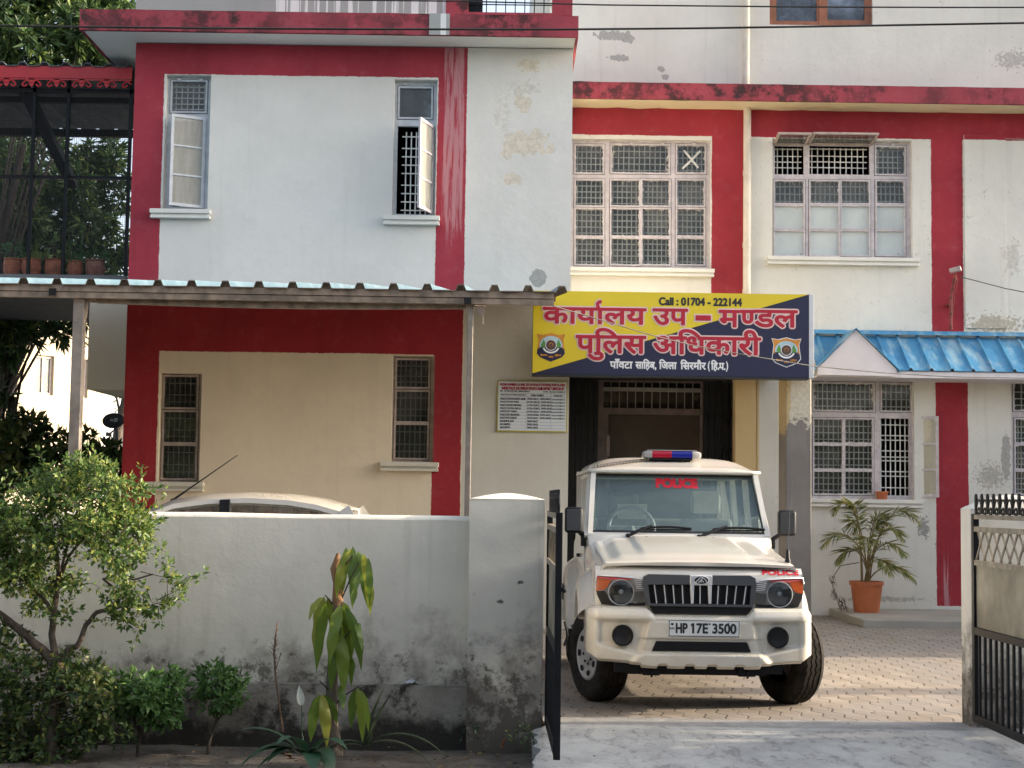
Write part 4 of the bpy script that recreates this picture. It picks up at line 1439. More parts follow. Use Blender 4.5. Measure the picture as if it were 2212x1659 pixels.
# ------------------------------------------------------------------ car shed
M_steel = simple('rusty_brown_steel', (.26, .195, .145), .55, var=.3, scale=9, bump=.15)
M_post = simple('post_steel', (.24, .20, .165), .5, var=.2, scale=6)
k = NT('shed_tin', .4, .2)
k.base(k.mix(k.mr(k.noise(3, 5), .4, .7), (.10, .175, .225), (.15, .225, .275)))
M_shed = k.mt
YC = 12.0
sh = thing('car_shed', (P(159, 800, YC).x, YC, 0), 'steel framed car shed with ribbed tin roof on posts before the block', 'shed')
xr = P(1226, 622, YC).x
xl = -8.2
def zc(px): return P(px, 609 + (px) * .0165, YC).z      # sagging front edge, left to right
def zfront(x):
    px = CX + x * FPX / YC
    return P(px, 611.5 + px * .0155, YC).z
RP = .264
def SLf(x): return math.tan(rad(7.78 - .85 * max(0, min(1, (x + 4.2) / 4.4))))
SL = math.tan(rad(7.4))
def prof():
    pts = []
    x = xl
    while x < xr - .02:
        for q, h in ((0, 0), (.34, 0), (.41, .046), (.59, .046), (.66, 0)): pts.append((x + q * RP, h))
        x += RP
    return [p for p in pts if p[0] <= xr]
pr = prof()
def roofrow(y, dz, ov=0): return [(x, y, zfront(x) + h + dz + (y - YC) * SLf(x)) for x, h in pr]
mb = MB(); mb.loft([roofrow(YC - .028, 0), roofrow(14.5, .0), roofrow(YB - .03, 0)])
mb.loft([roofrow(YB - .03, -.006), roofrow(14.5, -.006), roofrow(YC - .03, -.006), roofrow(YC - .03, .001)], 1)
mb.build('roof_sheet', [M_shed, simple('shed_tin_under_shade', (.17, .145, .12), .6, var=.2)], sh, fix=False)  # underside darker than the top: its shade is put into the colour
mb = MB()
xe = P(1196, 650, YC).x
def beam(y, dz, h, xa, xb, w=.05, sag=0):
    n = 14
    for i in range(n):
        a = xa + (xb - xa) * i / n; b = xa + (xb - xa) * (i + 1) / n
        def zz(x):
            u = (x - xa) / (xb - xa)
            return zfront(x) + dz + (y - YC) * SLf(x) - sag * math.sin(PI * u)
        mb.add([(a, y, zz(a) - h), (b, y, zz(b) - h), (b, y + w, zz(b) - h), (a, y + w, zz(a) - h), (a, y, zz(a)), (b, y, zz(b)), (b, y + w, zz(b)), (a, y + w, zz(a))],
               [(0, 3, 2, 1), (4, 5, 6, 7), (0, 1, 5, 4), (3, 7, 6, 2)] + ([(0, 4, 7, 3)] if i == 0 else []) + ([(1, 2, 6, 5)] if i == n - 1 else []))
beam(YC + .0, -.006, .050, xl, xe)
beam(YC + .012, -.062, .045, xl, xe)
beam(YC + .10, -.085, .06, P(200, 650, YC).x, P(1006, 650, YC).x, sag=.02)
for y in (13.6, 15.2, 16.8, 18.0): beam(y, -.01, .05, xl, xr - .05)
mb.build('purlin', M_steel, sh)
xpA, xpB = P(159, 820, YC).x, P(1012, 880, YC).x
for x in (xpA, xpB, -7.4):
    mb = MB()
    zz = zfront(x) - .11
    mb.bar((x, YC + .05, zz), (x, YB - .1, zz + (YB - .15 - YC) * SL), .06, .06)
    mb.build('rafter', M_steel, sh)
for px, pz in ((114, 631), (1010, 650)):
    mb = MB()
    c0 = P(px, pz, YC - .0)
    mb.box(c0.x - .028, c0.x + .028, YC - .012, YC - .004, c0.z - .028, c0.z + .028)
    mb.build('tube_end', M_hole, sh)
for x, w, mt in ((xpA, .085, M_post), (xpB, .045, M_post)):
    mb = MB(); mb.box(x - w / 2, x + w / 2, YC + .06, YC + .06 + w, -.02, zfront(x) - .09)
    mb.build('post', mt, sh, bevel=.006)
mb = MB()
mb.box(-7.45, -7.36, YC + .06, YC + .15, -.02, zfront(-7.4) - .09)
mb.build('post', M_post, sh)
mb = MB()
a = P(187, 645, YC + .1); b = P(163, 722, YC + .1)
mb.tube([a, a.lerp(b, .5) + Vector((.025, 0, 0)), b], .024, 8)
mb.build('brace', M_steel, sh, smooth=60)
mb = MB()
a = P(1024, 672, YC + .04)
mb.prism([(a.x, a.z + .04), (a.x + .08, a.z + .04), (a.x + .075, a.z - .03), (a.x + .03, a.z - .03)], YC + .04, YC + .08)
mb.box(a.x + .062, a.x + .075, YC + .04, YC + .08, a.z - .1, a.z - .03)
mb.build('bracket', M_steel, sh)

# ------------------------------------------------------------------ vehicle materials
def carpaint(name, col, dust=.3, dcol=(.42, .33, .22)):
    k = NT(name, .28, 0, .5)
    k.b.inputs['Coat Weight'].default_value = .6
    k.b.inputs['Coat Roughness'].default_value = .08
    sp = k.sep()
    low = k.mr(sp[2], .2, .75, 1, 0)
    d = k.math('MULTIPLY', k.mr(k.noise(5, 6, .7), .35, .75), dust)
    d = k.math('ADD', d, k.math('MULTIPLY', low, k.math('MULTIPLY', k.noise(9, 5, .7), dust * .9)))
    k.base(k.mix(d, col, dcol))
    k.rough(k.mr(d, 0, .5, .22, .6))
    return k.mt


M_jp = carpaint('jeep_cream_white', (.66, .63, .565), .12)
M_jbump = carpaint('jeep_bumper_paint', (.64, .61, .53), .3)
M_blk = simple('black_plastic', (.012, .012, .014), .5, var=.1, spec=.25)
M_dkgrey = simple('grey_plastic', (.065, .069, .076), .4, var=.05)
M_rub = simple('rubber_seal', (.012, .012, .013), .6, var=.1)
M_tyre = simple('tyre_rubber', (.024, .021, .018), .9, var=.3, scale=14, bump=.2, spec=.2)
M_chrome = simple('chrome', (.80, .81, .83), .18, .4, var=.02)
M_hub = simple('hubcap_silver', (.45, .43, .41), .4, .3, var=.08)
M_wind = glassmat('windscreen', (.62, .74, .76), .25, refl=1.0, smear=False, dcol=(.25, .37, .41), rough=.015, even=True)  # bluish film painted in for the sky's reflection on the glass
M_sideglass = glassmat('vehicle_glass', (.78, .84, .84), .10, smear=False, dcol=(.3, .32, .32), rough=.02)
k = NT('lamp_lens', .03); k.b.inputs['Transmission Weight'].default_value = 1; k.b.inputs['IOR'].default_value = 1.1; M_lens = glassmat('lamp_glass', (.82, .84, .86), .04, smear=False)
M_amber = simple('amber_lens', (.36, .07, .02), .2, var=.05)
M_redl = simple('red_lens', (.42, .06, .06), .25, var=.05)
M_refl = simple('reflector', (.42, .43, .44), .2, .30, var=.08, scale=60)
M_lampgrey = simple('lamp_grey', (.20, .205, .21), .25, .3, var=.06)
M_flute = simple('lamp_flutes', (.34, .35, .36), .12, .85, var=.05)
M_plate = simple('plate_white', (.66, .68, .68), .4, var=.03)
M_pred = simple('sticker_red', (.62, .015, .035), .4, var=.05)
M_blue = simple('beacon_blue', (.012, .02, .24), .15, var=.05)
M_bred = simple('beacon_red', (.36, .008, .03), .15, var=.05)
M_clear = simple('beacon_clear', (.34, .325, .31), .15, var=.05)
M_seat = simple('seat_cloth', (.16, .155, .14), .9)
M_seatw = simple('seat_cover_pale', (.42, .40, .34), .9)

JX, JY = 1.36, 10.95
jeep = thing('police_jeep', (JX, JY, 0), 'cream white police jeep with red and blue beacon parked facing the gate', 'jeep')


def jb(mb, name, mats, parent=None, **kw):
    return mb.build(name, mats, parent or jeep, local=True, **kw)


def sstep(a, b, x):
    t = max(0, min(1, (x - a) / (b - a)))
    return t * t * (3 - 2 * t)


# ---- lower body: loft of half sections from nose to tail
def half(y, w, zb, zs, zt, crown, wt):
    """ring in XZ at y: half width w at the waist, zb sill, zs shoulder, zt top edge height, crown at the centre, wt half width of the top"""
    h = [(w * .90, zb), (w * .985, zb + .05), (w, zb + .20), (w, zs - .08), (w * .995, zs - .03), (w * .98, zs), ((w + wt) / 2, zt - .012), (wt, zt), (wt * .6, zt + crown * .75), (0, zt + crown)]
    return [(x, y, z) for x, z in h] + [(-x, y, z) for x, z in reversed(h[:-1])]


mb = MB()
st = [(.16, .728, .52, .92, 1.000, .004, .70), (.19, .738, .46, .95, 1.012, .006, .70), (.30, .745, .42, .975, 1.03, .01, .70), (.8, .748, .42, 1.01, 1.08, .02, .70), (1.38, .750, .40, 1.06, 1.16, .03, .70), (1.42, .752, .36, 1.10, 1.215, .02, .715),
      (1.5, .752, .36, 1.14, 1.235, .01, .72), (2.6, .752, .36, 1.14, 1.235, .0, .72), (3.85, .745, .38, 1.14, 1.235, .0, .71), (3.98, .72, .42, 1.12, 1.22, .0, .68)]
mb.loft([half(*q) for q in st], close=False)
mb.build('body', M_jp, jeep, local=True, smooth=45)
# dark underbody and wheel wells
mb = MB()
mb.box(-.60, .60, .30, 3.9, .34, .60)
mb.box(-.50, .50, .26, .50, .26, .345)
mb.tube([(-.62, .80, .27), (.62, .80, .27)], .05, 8); mb.tube([(-.62, 3.43, .33), (.62, 3.43, .33)], .06, 8)
mb.lathe([(.0, -.12), (.13, -.1), (.15, 0), (.13, .1), (0, .12)], (-.05, 3.43, .33), 'y', 12)
mb.box(-.40, -.28, .10, .28, .27, .34); mb.box(.28, .40, .10, .28, .27, .34)
mb.box(-.60, .60, .14, .18, .285, .36)
mb.box(-.746, .746, .44, 1.16, .44, .455); mb.box(-.73, -.60, .40, 1.18, .45, .9); mb.box(.60, .73, .40, 1.18, .45, .9)
mb.build('chassis', M_blk, jeep, local=True)
# nose panel behind lamps and grille
mb = MB()
def nose(u, v):
    x = -.742 + 1.484 * u
    z = .70 + .335 * v
    y = .085 + .055 * abs(x / .742) ** 2.6 + (.02 * max(0, v - .78) / .22) + .035 * sstep(.86, 1, v)
    return (x, y, z)
mb.grid(nose, 60, 44)
mb.loft([[(-.742, .14, .70), (-.742, .30, .70)], [(-.742, .14, 1.0), (-.742, .30, 1.0)]]); mb.loft([[(.742, .14, .70), (.742, .30, .70)], [(.742, .14, 1.0), (.742, .30, 1.0)]])
jb(mb, 'nose_panel', M_jp, smooth=50, fix=False)
# hood
mb = MB()
def hood(u, v):
    x = -.722 + 1.444 * u
    a = abs(x) / .722
    y0 = .10 + .055 * a ** 2.4
    y = y0 + (1.405 - y0) * v
    z = 1.083 + .117 * v ** 1.15 - .022 * a ** 2
    z += .020 * sstep(.86, .74, a) * sstep(.02, .25, v)             # raised centre
    z += .014 * sstep(.58, .50, a) * sstep(.0, .5, v) * (1 if x else 1)
    z -= .060 * sstep(.93, 1.0, a) ** 1.5
    z -= .010 * sstep(.05, 0, v)
    return (x, y, z)
mb.grid(hood, 72, 40)
mb.grid(lambda u, v: (hood(u, 0)[0], hood(u, 0)[1] + .012 * v, hood(u, 0)[2] - .028 * v), 72, 1)
jb(mb, 'hood', M_jp, smooth=60, fix=False)
mb = MB(); mb.grid(lambda u, v: (-.664 + 1.328 * u, (.108 + .055 * (abs(2 * u - 1) * .92) ** 2.4), 1.0325 + .0135 * v), 40, 1)
jb(mb, 'hood_gap', M_rub, fix=False)
# washer jets
mb = MB()
for x in (-.27, .26):
    mb = MB(); mb.box(x - .010, x + .010, 1.33, 1.35, 1.19, 1.225)
    jb(mb, 'washer_jet', M_blk)

# ---- bumper: swept front with pockets
def bump(u, v):
    t = -1.32 + 2.64 * u
    if abs(t) <= 1: px_, py_ = .70 * t, .045 * abs(t) ** 3
    else:
        s = abs(t) - 1
        a = min(1, s / .17) * PI / 2
        px_ = math.copysign(.70 + .105 * math.sin(a), t); py_ = .045 + .105 * (1 - math.cos(a)) + max(0, s - .17) * 2.2
    ax = abs(px_)
    zt = .755 - .052 * sstep(.385, .315, ax)
    zb = .350 + .018 * sstep(.3, .75, ax) + .04 * sstep(.72, .80, ax)
    if ax < .50: zb -= .004 + .018 * (1 if (ax * 5.2 + .4) % 1.0 < .62 else 0)
    z = zb + (zt - zb) * v
    d = 0
    d += .045 * (sstep(.94, 1.0, v) ** 2) + .02 * sstep(.84, 1, v) + .05 * sstep(.06, 0, v)
    front = 1 - sstep(1.02, 1.12, abs(t))
    # fog pocket
    inn = .350 + (.66 - z) * .26
    zlo = .415 + (ax - .40) * .22
    pk = sstep(inn, inn + .05, ax) * sstep(.740, .690, ax) * sstep(.672, .640, z) * sstep(zlo - .012, zlo + .03, z)
    d += .042 * pk * front
    # ridge under the pocket and slope to the skid
    d += .020 * sstep(.47, .40, ax) * sstep(.545, .53, z) * sstep(.435, .45, z)
    d += -.028 * sstep(.50, .43, ax + (z - .4) * .9) * sstep(.44, .425, z)
    d += -.010 * sstep(.66, .68, z) * front
    nx = 0 if abs(t) <= 1 else math.copysign(min(1, (abs(t) - 1) / .17), t)
    ny = math.sqrt(max(0, 1 - nx * nx))
    return (px_ - nx * d, py_ + ny * d, z)
mb = MB(); mb.grid(bump, 190, 72)
jb(mb, 'bumper', M_jbump, smooth=180, fix=False)
mb = MB()
def trap(x0, x1, x2, x3, z0, z1, y): mb.add([(x0, y, z0), (x1, y, z0), (x2, y, z1), (x3, y, z1)], [(0, 1, 2, 3)])
yb_ = .022
mb.prism([(-.345, .452), (.355, .452), (.325, .520), (-.315, .520)], .012, .05)
for i in range(5): mb.box(-.33 + i * .002, .34, .009, .0125, .462 + i * .011, .4655 + i * .011)
jb(mb, 'air_intake', M_blk)
mb = MB(); mb.prism([(-.33, .712), (.34, .712), (.375, .765), (-.365, .765)], .055, .10)
jb(mb, 'air_intake', M_blk)
for sgn in (-1, 1):
    fl_ = MB(); x = .55 * sgn
    fl_.lathe([(.0, .018), (.055, .016), (.062, .010), (.068, .012), (.070, .03), (.070, .08)], (x, .022, .553), 'y', 28)
    fl_.lathe([(.068, .006), (.074, .004), (.076, .012), (.076, .05)], (x, .022, .553), 'y', 28)
    jb(fl_, 'fog_lamp', M_blk, smooth=40)
# number plate
mb = MB(); mb.box(-.232, .272, -.012, .0, .555, .674)
pl = jb(mb, 'number_plate', M_plate, bevel=.003)
mb = MB()
mb.plate(-.229, .269, .558, .671, [(-.2245, .2645, .5625, .6665)], -.0135, -.0122)
letter(mb, 'HP', -.178, -.100, .582, .648, -.0135, bold=.0034)
letter(mb, '17E', -.062, .045, .582, .648, -.0135, bold=.0034)
stroke(mb, [(-.060, .648), (-.074, .633)], .011, -.01362)
letter(mb, '3500', .080, .244, .582, .648, -.0135, bold=.0034)
disc(mb, .058, .646, .007, -.0136); disc(mb, .19, .650, .006, -.0136)
letter(mb, 'IND', -.222, -.190, .606, .620, -.0135, bold=.0005)
mb.box(-.214, -.197, -.0136, -.0125, .635, .65)
jb(mb, 'plate_lettering', M_sblk, pl, fix=False)

# ---- grille
mb = MB(); mb.prism([(-.375, .768), (.365, .768), (.385, .94), (-.40, .94)], .060, .085)
gb = jb(mb, 'grille', M_hole)
mb = MB()
mb.prism([(-.415, .915), (-.08, .920), (-.08, .985), (-.37, .988), (-.405, .97)], .018, .075)
mb.prism([(.08, .920), (.395, .915), (.385, .97), (.35, .988), (.08, .985)], .018, .075)
mb.prism([(-.38, .765), (.37, .765), (.375, .782), (-.385, .782)], .02, .075)
mb.prism([(-.415, .915), (-.38, .765), (-.355, .765), (-.375, .915)], .022, .075); mb.prism([(.395, .915), (.355, .915), (.345, .765), (.37, .765)], .022, .075)
jb(mb, 'grille_surround', M_dkgrey, gb, bevel=.006)
mb = MB()
mb.prism([(-.08, .915), (.08, .915), (.08, .985), (-.08, .985)], .012, .07)
for x in (-.07, .055): mb.prism([(x, .785), (x + .018, .785), (x + .022, .914), (x - .006, .914)], .016, .06)
jb(mb, 'grille_chrome', M_chrome, gb, bevel=.005)
mb = MB()
for x in (-.315, -.25, -.19, -.128, .115, .175, .235, .30):
    sk = x * .06
    mb = MB(); mb.prism([(x, .783), (x + .007, .783), (x + .007 + sk, .914), (x + sk, .914)], .030, .062)
    mb.prism([(x + .0071, .783), (x + .020, .783), (x + .020 + sk, .914), (x + .0071 + sk, .914)], .034, .062, 1)
    jb(mb, 'grille_slat', [M_chrome, M_blk], gb)
mb = MB(); x = -.008; mb.prism([(x, .783), (x + .007, .783), (x + .007, .914), (x, .914)], .030, .062)
jb(mb, 'grille_slat', M_chrome, gb)
mb = MB()
mb.lathe([(0, -.004), (.050, -.004), (.056, .004)], (0, 0, 0), 'y', 32)
mb.xf(Matrix.Translation((0, .008, .951)) @ Matrix.Diagonal((1, 1, .56, 1)))
em = jb(mb, 'emblem', M_blk, gb)
mb = MB()
mb.tube([(.052 * math.cos(a * PI / 16), .004, .951 + .029 * math.sin(a * PI / 16)) for a in range(33)], .0035, 6, caps=False)
for pts in ([(-.040, .936), (-.016, .962), (-.004, .970)], [(-.020, .934), (.0, .955), (.012, .968)], [(.038, .936), (.030, .955), (.012, .970), (-.004, .972)], [(-.004, .936), (.004, .950), (.018, .938)]):
    stroke(mb, pts, .007, .002)
jb(mb, 'emblem', M_chrome, gb, fix=False)


# ---- head lamps
def nose_y(x, z=.9): return .085 + .055 * abs(x / .742) ** 2.6
for sgn in (-1, 1):
    c = .372 if sgn < 0 else .382
    w = .362
    def L(u, z, off=0): # u 0 inner .. 1 outer
        x = sgn * (c + w * u)
        return (x, nose_y(x) - .012 - off + .05 * max(0, u - .75) ** 1.2, z)
    outl = [(0, .940), (.25, .958), (.6, .968), (1.0, .972), (1.02, .93), (.99, .83), (.90, .765), (.7, .757), (.12, .762), (0, .80)]
    hm = MB()
    n = len(outl)
    hm.add([L(*q) for q in outl] + [(lambda p: (p[0], p[1] + .05, p[2]))(L(*q)) for q in outl], [tuple(range(n))] + [(i, (i + 1) % n, n + (i + 1) % n, n + i) for i in range(n)])
    hl = jb(hm, 'headlight', M_lampgrey)
    # inner silver strip, amber corner and red top strip
    def face(pts, off): 
        f = MB(); f.add([L(u, z, off) for u, z in pts], [tuple(range(len(pts)))]); return f
    jb(face([(.01, .79), (.26, .775), (.25, .86), (.02, .865)], .003), 'reflector_strip', M_flute, hl, fix=False)
    jb(face([(.72, .937), (.99, .95), (1.01, .858), (.96, .862), (.86, .868), (.80, .885)], .003), 'indicator', M_amber, hl, fix=False)
    jb(face([(.34, .943), (.72, .940), (.99, .953), (1.0, .962), (.6, .958), (.30, .950)], .004), 'reflector_strip', M_redl, hl, fix=False)
    jb(face([(.58, .760), (.90, .766), (.99, .83), (1.01, .868), (.96, .858), (.84, .862), (.72, .80)], .003), 'lamp_corner', M_blk, hl, fix=False)
    jb(face([(.04, .765), (.68, .760), (.66, .778), (.05, .782)], .003), 'lamp_corner', M_blk, hl, fix=False)
    rim_ = MB()
    path = [(.0, .80), (.0, .940), (.25, .957), (.6, .966), (1.0, .971), (1.015, .93)]
    rim_.tube([Vector(L(u, z, .004)) for u, z in path], .005, 6)
    jb(rim_, 'lamp_trim', M_chrome, hl, smooth=60)
    for q in range(5):
        lv_ = MB(); zz_ = .935 - q * .014
        lv_.tube([Vector(L(.03, zz_, .005)), Vector(L(.27 - q * .012, zz_ + .008, .005))], .0028, 5)
        jb(lv_, 'lamp_louvre', M_chrome, hl, smooth=60)
    rx = sgn * (c + w * .52)
    ry = nose_y(rx) - .014
    rm = MB(); rm.lathe([(.086, -.006), (.091, -.008), (.095, .0), (.095, .02)], (rx, ry, .853), 'y', 36)
    jb(rm, 'lamp_ring', M_refl, hl, smooth=40)
    rm = MB()
    nf = 22
    for i in range(nf):          # fluted bowl: narrow vertical facets
        xa, xb = -.086 + .172 * i / nf, -.086 + .172 * (i + 1) / nf
        xm = (xa + xb) / 2
        hgt = math.sqrt(max(0, .086 ** 2 - xm ** 2))
        dp = .012 * (1 - (xm / .09) ** 2)
        for z0_, z1_, tilt in ((-hgt, -.02, .010), (-.02, .030, -.004), (.030, max(.031, hgt), -.014)):
            if z1_ <= z0_: continue
            rm.quad((rx + xa, ry + dp + .003, .853 + z0_), (rx + xb, ry + dp - .004, .853 + z0_), (rx + xb, ry + dp - .004 + tilt, .853 + z1_), (rx + xa, ry + dp + .003 + tilt, .853 + z1_))
    jb(rm, 'reflector', M_flute, hl, fix=False)
    rm = MB(); rm.lathe([(0, -.012), (.010, -.011), (.017, -.005), (.018, .004)], (rx, ry, .858), 'y', 20)
    jb(rm, 'bulb_cap', M_chrome, hl, smooth=40)
    rm = MB(); rm.lathe([(0, -.017), (.04, -.015), (.07, -.011), (.088, -.006)], (rx, ry, .853), 'y', 36)
    jb(rm, 'lens', M_lens, hl, smooth=60)
mb = MB(); letter(mb, 'POLICE', .452, .715, .993, 1.024, .092, bold=.0030)
for i in range(len(mb.v)):
    x, y, z = mb.v[i]
    mb.v[i] = (x, nose(( x + .742) / 1.484, min(1, (z - .70) / .335))[1] - .006, z)
jb(mb, 'police_lettering', M_pred, fix=False)

# ---- windscreen, pillars, roof
WB, WT = (1.455, 1.258), (1.855, 1.716)          # (y, z) base and head of the glass
def ws(u, t, off=0):         # u -1..1, t 0..1
    hw = .706 + (.664 - .706) * t
    cy = .05 * u * u
    y = WB[0] + (WT[0] - WB[0]) * t + cy - .753 * off
    return (u * hw - .008, y, WB[1] + (WT[1] - WB[1]) * t - .658 * 0 + .66 * off)
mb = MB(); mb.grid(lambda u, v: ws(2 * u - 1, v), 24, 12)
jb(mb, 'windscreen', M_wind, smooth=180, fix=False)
def ring(a0, a1, b0, b1, off):   # frame between inner a and outer b (fractions beyond the glass)
    mb = MB()
    n = 16
    def rim(s, e):
        pts = []
        for i in range(n): pts.append(ws(s * (2 * i / n - 1), -e, off))
        for i in range(n): pts.append(ws(s, -e + (1 + 2 * e) * i / n, off))
        for i in range(n): pts.append(ws(s * (1 - 2 * i / n), 1 + e, off))
        for i in range(n): pts.append(ws(-s, 1 + e - (1 + 2 * e) * i / n, off))
        return pts
    A, B = rim(a0, a1), rim(b0, b1)
    B2 = [(p[0], p[1] + .03, p[2] - .02) for p in B]
    A2 = [(p[0], p[1] + .03, p[2] - .02) for p in A]
    m = len(A)
    mb.add(A + B + B2 + A2, [(i, (i + 1) % m, m + (i + 1) % m, m + i) for i in range(m)] + [(m + i, m + (i + 1) % m, 2 * m + (i + 1) % m, 2 * m + i) for i in range(m)] + [(i, (i + 1) % m, 3 * m + (i + 1) % m, 3 * m + i) for i in range(m)])
    return mb
jb(ring(.985, -.012, 1.018, .018, .008), 'windscreen_seal', M_rub, smooth=40)
jb(ring(1.016, .016, 1.062, .075, .003), 'windscreen_frame', M_jp, smooth=40)
mb = MB(); mb.grid(lambda u, v: (-.735 + 1.47 * u, 1.40 + .055 * v + .04 * (2 * u - 1) ** 2 * v, 1.195 + .05 * v - .03 * abs(2 * u - 1) ** 8), 30, 3)
jb(mb, 'cowl', M_jp, smooth=60, fix=False)
mb = MB()
RW, RY0, RY1 = .700, 1.80, 3.98
def roof(u, v):
    x = -RW + 2 * RW * u
    a = abs(2 * u - 1)
    y = RY0 + (RY1 - RY0) * v + .05 * a ** 2 * (1 - v)
    rise = .025 + .10 * sstep(0, .30, v) ** .8
    rise *= 1 - .35 * sstep(.92, 1, v)
    z = 1.758 + rise * (1 - a ** 5) ** .6 * (1 if v > 0 else .4)
    return (x - .005, y, z)
mb.grid(roof, 40, 40)
jb(mb, 'roof', M_jp, smooth=70, fix=False)
mb = MB()    # gutter lip round the roof
pts = [roof(0, v / 12) for v in range(12, -1, -1)] + [roof(u / 20, 0) for u in range(1, 20)] + [roof(1, v / 12) for v in range(13)]
mb.tube([(p[0] * 1.012, p[1] - .012, 1.752) for p in pts], .014, 6)
jb(mb, 'roof_gutter', M_jp, smooth=60)
# sides of the greenhouse
for sgn in (-1, 1):
    mb = MB()
    def S(y, z): return (sgn * (.735 - .045 * (z - 1.2) / .55), y, z)
    def spar(p, q, w=.05, d=.04):
        a, b = Vector(S(*p)), Vector(S(*q))
        mb.bar(a - Vector((sgn * d / 2, 0, 0)), b - Vector((sgn * d / 2, 0, 0)), w, d, up=(1, 0, 0))
    spar((1.50, 1.22), (1.88, 1.75), .06); spar((2.42, 1.2), (2.45, 1.75), .09); spar((3.2, 1.2), (3.2, 1.75), .09); spar((3.93, 1.2), (3.90, 1.75), .10); spar((1.5, 1.225), (3.95, 1.225), .07); spar((1.85, 1.735), (3.95, 1.735), .06)
    jb(mb, 'side_frame', M_jp)
    mb = MB(); mb.quad(S(1.52, 1.24), S(3.92, 1.24), S(3.88, 1.73), S(1.88, 1.73))
    mb.xf(Matrix.Translation((-sgn * .02, 0, 0)))
    jb(mb, 'side_window', M_sideglass, fix=False)
    # front door leaf, hinges and handle
    mb = MB(); mb.box(sgn * .752, sgn * .760, 1.55, 2.45, .48, 1.14)
    for z in (.62, 1.0): mb.box(sgn * .752, sgn * .775, 1.50, 1.56, z, z + .06)
    dr = jb(mb, 'door', M_jp, bevel=.004)
    mb = MB(); mb.box(sgn * .758, sgn * .785, 2.28, 2.40, 1.02, 1.05)
    jb(mb, 'handle', M_blk, dr, bevel=.005)
    # arch flares
    for yc, fr_ in ((.80, True), (3.43, False)):
        mb = MB()
        rings = []
        for i in range(17):
            a = PI * (i / 16) * (1.0 if not fr_ else .79) + (0 if not fr_ else .02)
            ring_ = []
            for rr, xx in ((.405, .60), (.405, .825), (.418, .850), (.46, .850), (.51, .82), (.56, .745)):
                ring_.append((sgn * xx, yc + rr * math.cos(a) * (1.0), .36 + rr * math.sin(a) * 1.12))
            rings.append(ring_)
        mb.loft(rings)
        jb(mb, 'wheel_arch', M_jp, smooth=40, fix=False)
    mb = MB(); mb.box(sgn * .62, sgn * .80, 1.22, 3.0, .36, .40)
    jb(mb, 'footboard', M_blk, bevel=.01)
mb = MB(); mb.quad((-.66, 3.95, 1.25), (.66, 3.95, 1.25), (.62, 3.93, 1.72), (-.62, 3.93, 1.72))
jb(mb, 'rear_window', M_sideglass, fix=False)
mb = MB(); mb.plate(-.72, .72, 1.2, 1.78, [(-.64, .64, 1.26, 1.71)], 3.94, 3.975)
jb(mb, 'rear_frame', M_jp)
mb = MB(); mb.lathe([(.16, -.10), (.30, -.11), (.345, -.07), (.35, 0), (.345, .07), (.30, .11), (.16, .10)], (.1, 4.10, .95), 'y', 32)
jb(mb, 'spare_wheel', M_tyre, smooth=40)


# ---- wheels
def wheel(x, y, steer, sgn):
    R, W = .347, .228
    M = Matrix.Translation((x, y, R)) @ Matrix.Rotation(rad(steer), 4, 'Z')
    mb = MB()
    prof_ = [(.19, -W / 2 + .02), (.22, -W / 2), (.29, -W / 2 - .004), (.325, -W / 2 + .012), (.338, -W / 2 + .03)]
    g = [-.062, -.02, .02, .062]
    for q in g: prof_ += [(.3465, q - .007), (.338, q - .004), (.338, q + .004), (.3465, q + .007)]
    prof_ += [(.338, W / 2 - .03), (.325, W / 2 - .012), (.29, W / 2 + .004), (.22, W / 2), (.19, W / 2 - .02)]
    mb.lathe(prof_, (0, 0, 0), 'x', 72)
    ns = 72
    for i in range(len(mb.v)):        # wandering grooves and shoulder sipes
        v = mb.v[i]
        a = math.atan2(v[2], v[1])
        r = math.hypot(v[1], v[2])
        if r > .335 and abs(v[0]) < .068:
            mb.v[i] = (v[0] + .006 * (1 if int(a / (2 * PI) * 72 + 100) % 2 else -1), v[1], v[2])
    mb.xf(M)
    ty = jb(mb, 'wheel', M_tyre, smooth=35)
    hc = MB()
    s = sgn
    hc.lathe([(0, s * .098), (.05, s * .097), (.058, s * .088), (.085, s * .085), (.165, s * .100), (.178, s * .104), (.192, s * .098), (.200, s * .085), (.2, s * .05)], (0, 0, 0), 'x', 40)
    hc.xf(M)
    hs = MB()
    for i in range(7):
        a = 2 * PI * i / 7
        for rr, sz_ in ((.140, .026), (.070, .011)):
            cc = [(s * (.0975 if rr > .1 else .092), (rr + sz_ * math.cos(t * PI / 5) * .8) * math.cos(a) - sz_ * math.sin(t * PI / 5) * math.sin(a), (rr + sz_ * math.cos(t * PI / 5) * .8) * math.sin(a) + sz_ * math.sin(t * PI / 5) * math.cos(a)) for t in range(10)]
            cc2 = [(c_[0] + s * .006, c_[1], c_[2]) for c_ in cc]
            hs.add(cc + cc2, [tuple(range(10)), tuple(range(10, 20))] + [(q, (q + 1) % 10, 10 + (q + 1) % 10, 10 + q) for q in range(10)])
    hs.xf(M)
    hc.add(hs.v, hs.f, 1)
    jb(hc, 'hubcap', [M_hub, M_hole], ty, smooth=35)


wheel(-.675, .80, 21, -1)
wheel(.765, .80, 21, 1)
wheel(-.70, 3.43, 0, -1)
wheel(.70, 3.43, 0, 1)
# mud flaps seen behind the left front wheel
mb = MB(); mb.box(-.80, -.60, 1.24, 1.25, .12, .42)
jb(mb, 'mud_flap', M_blk)

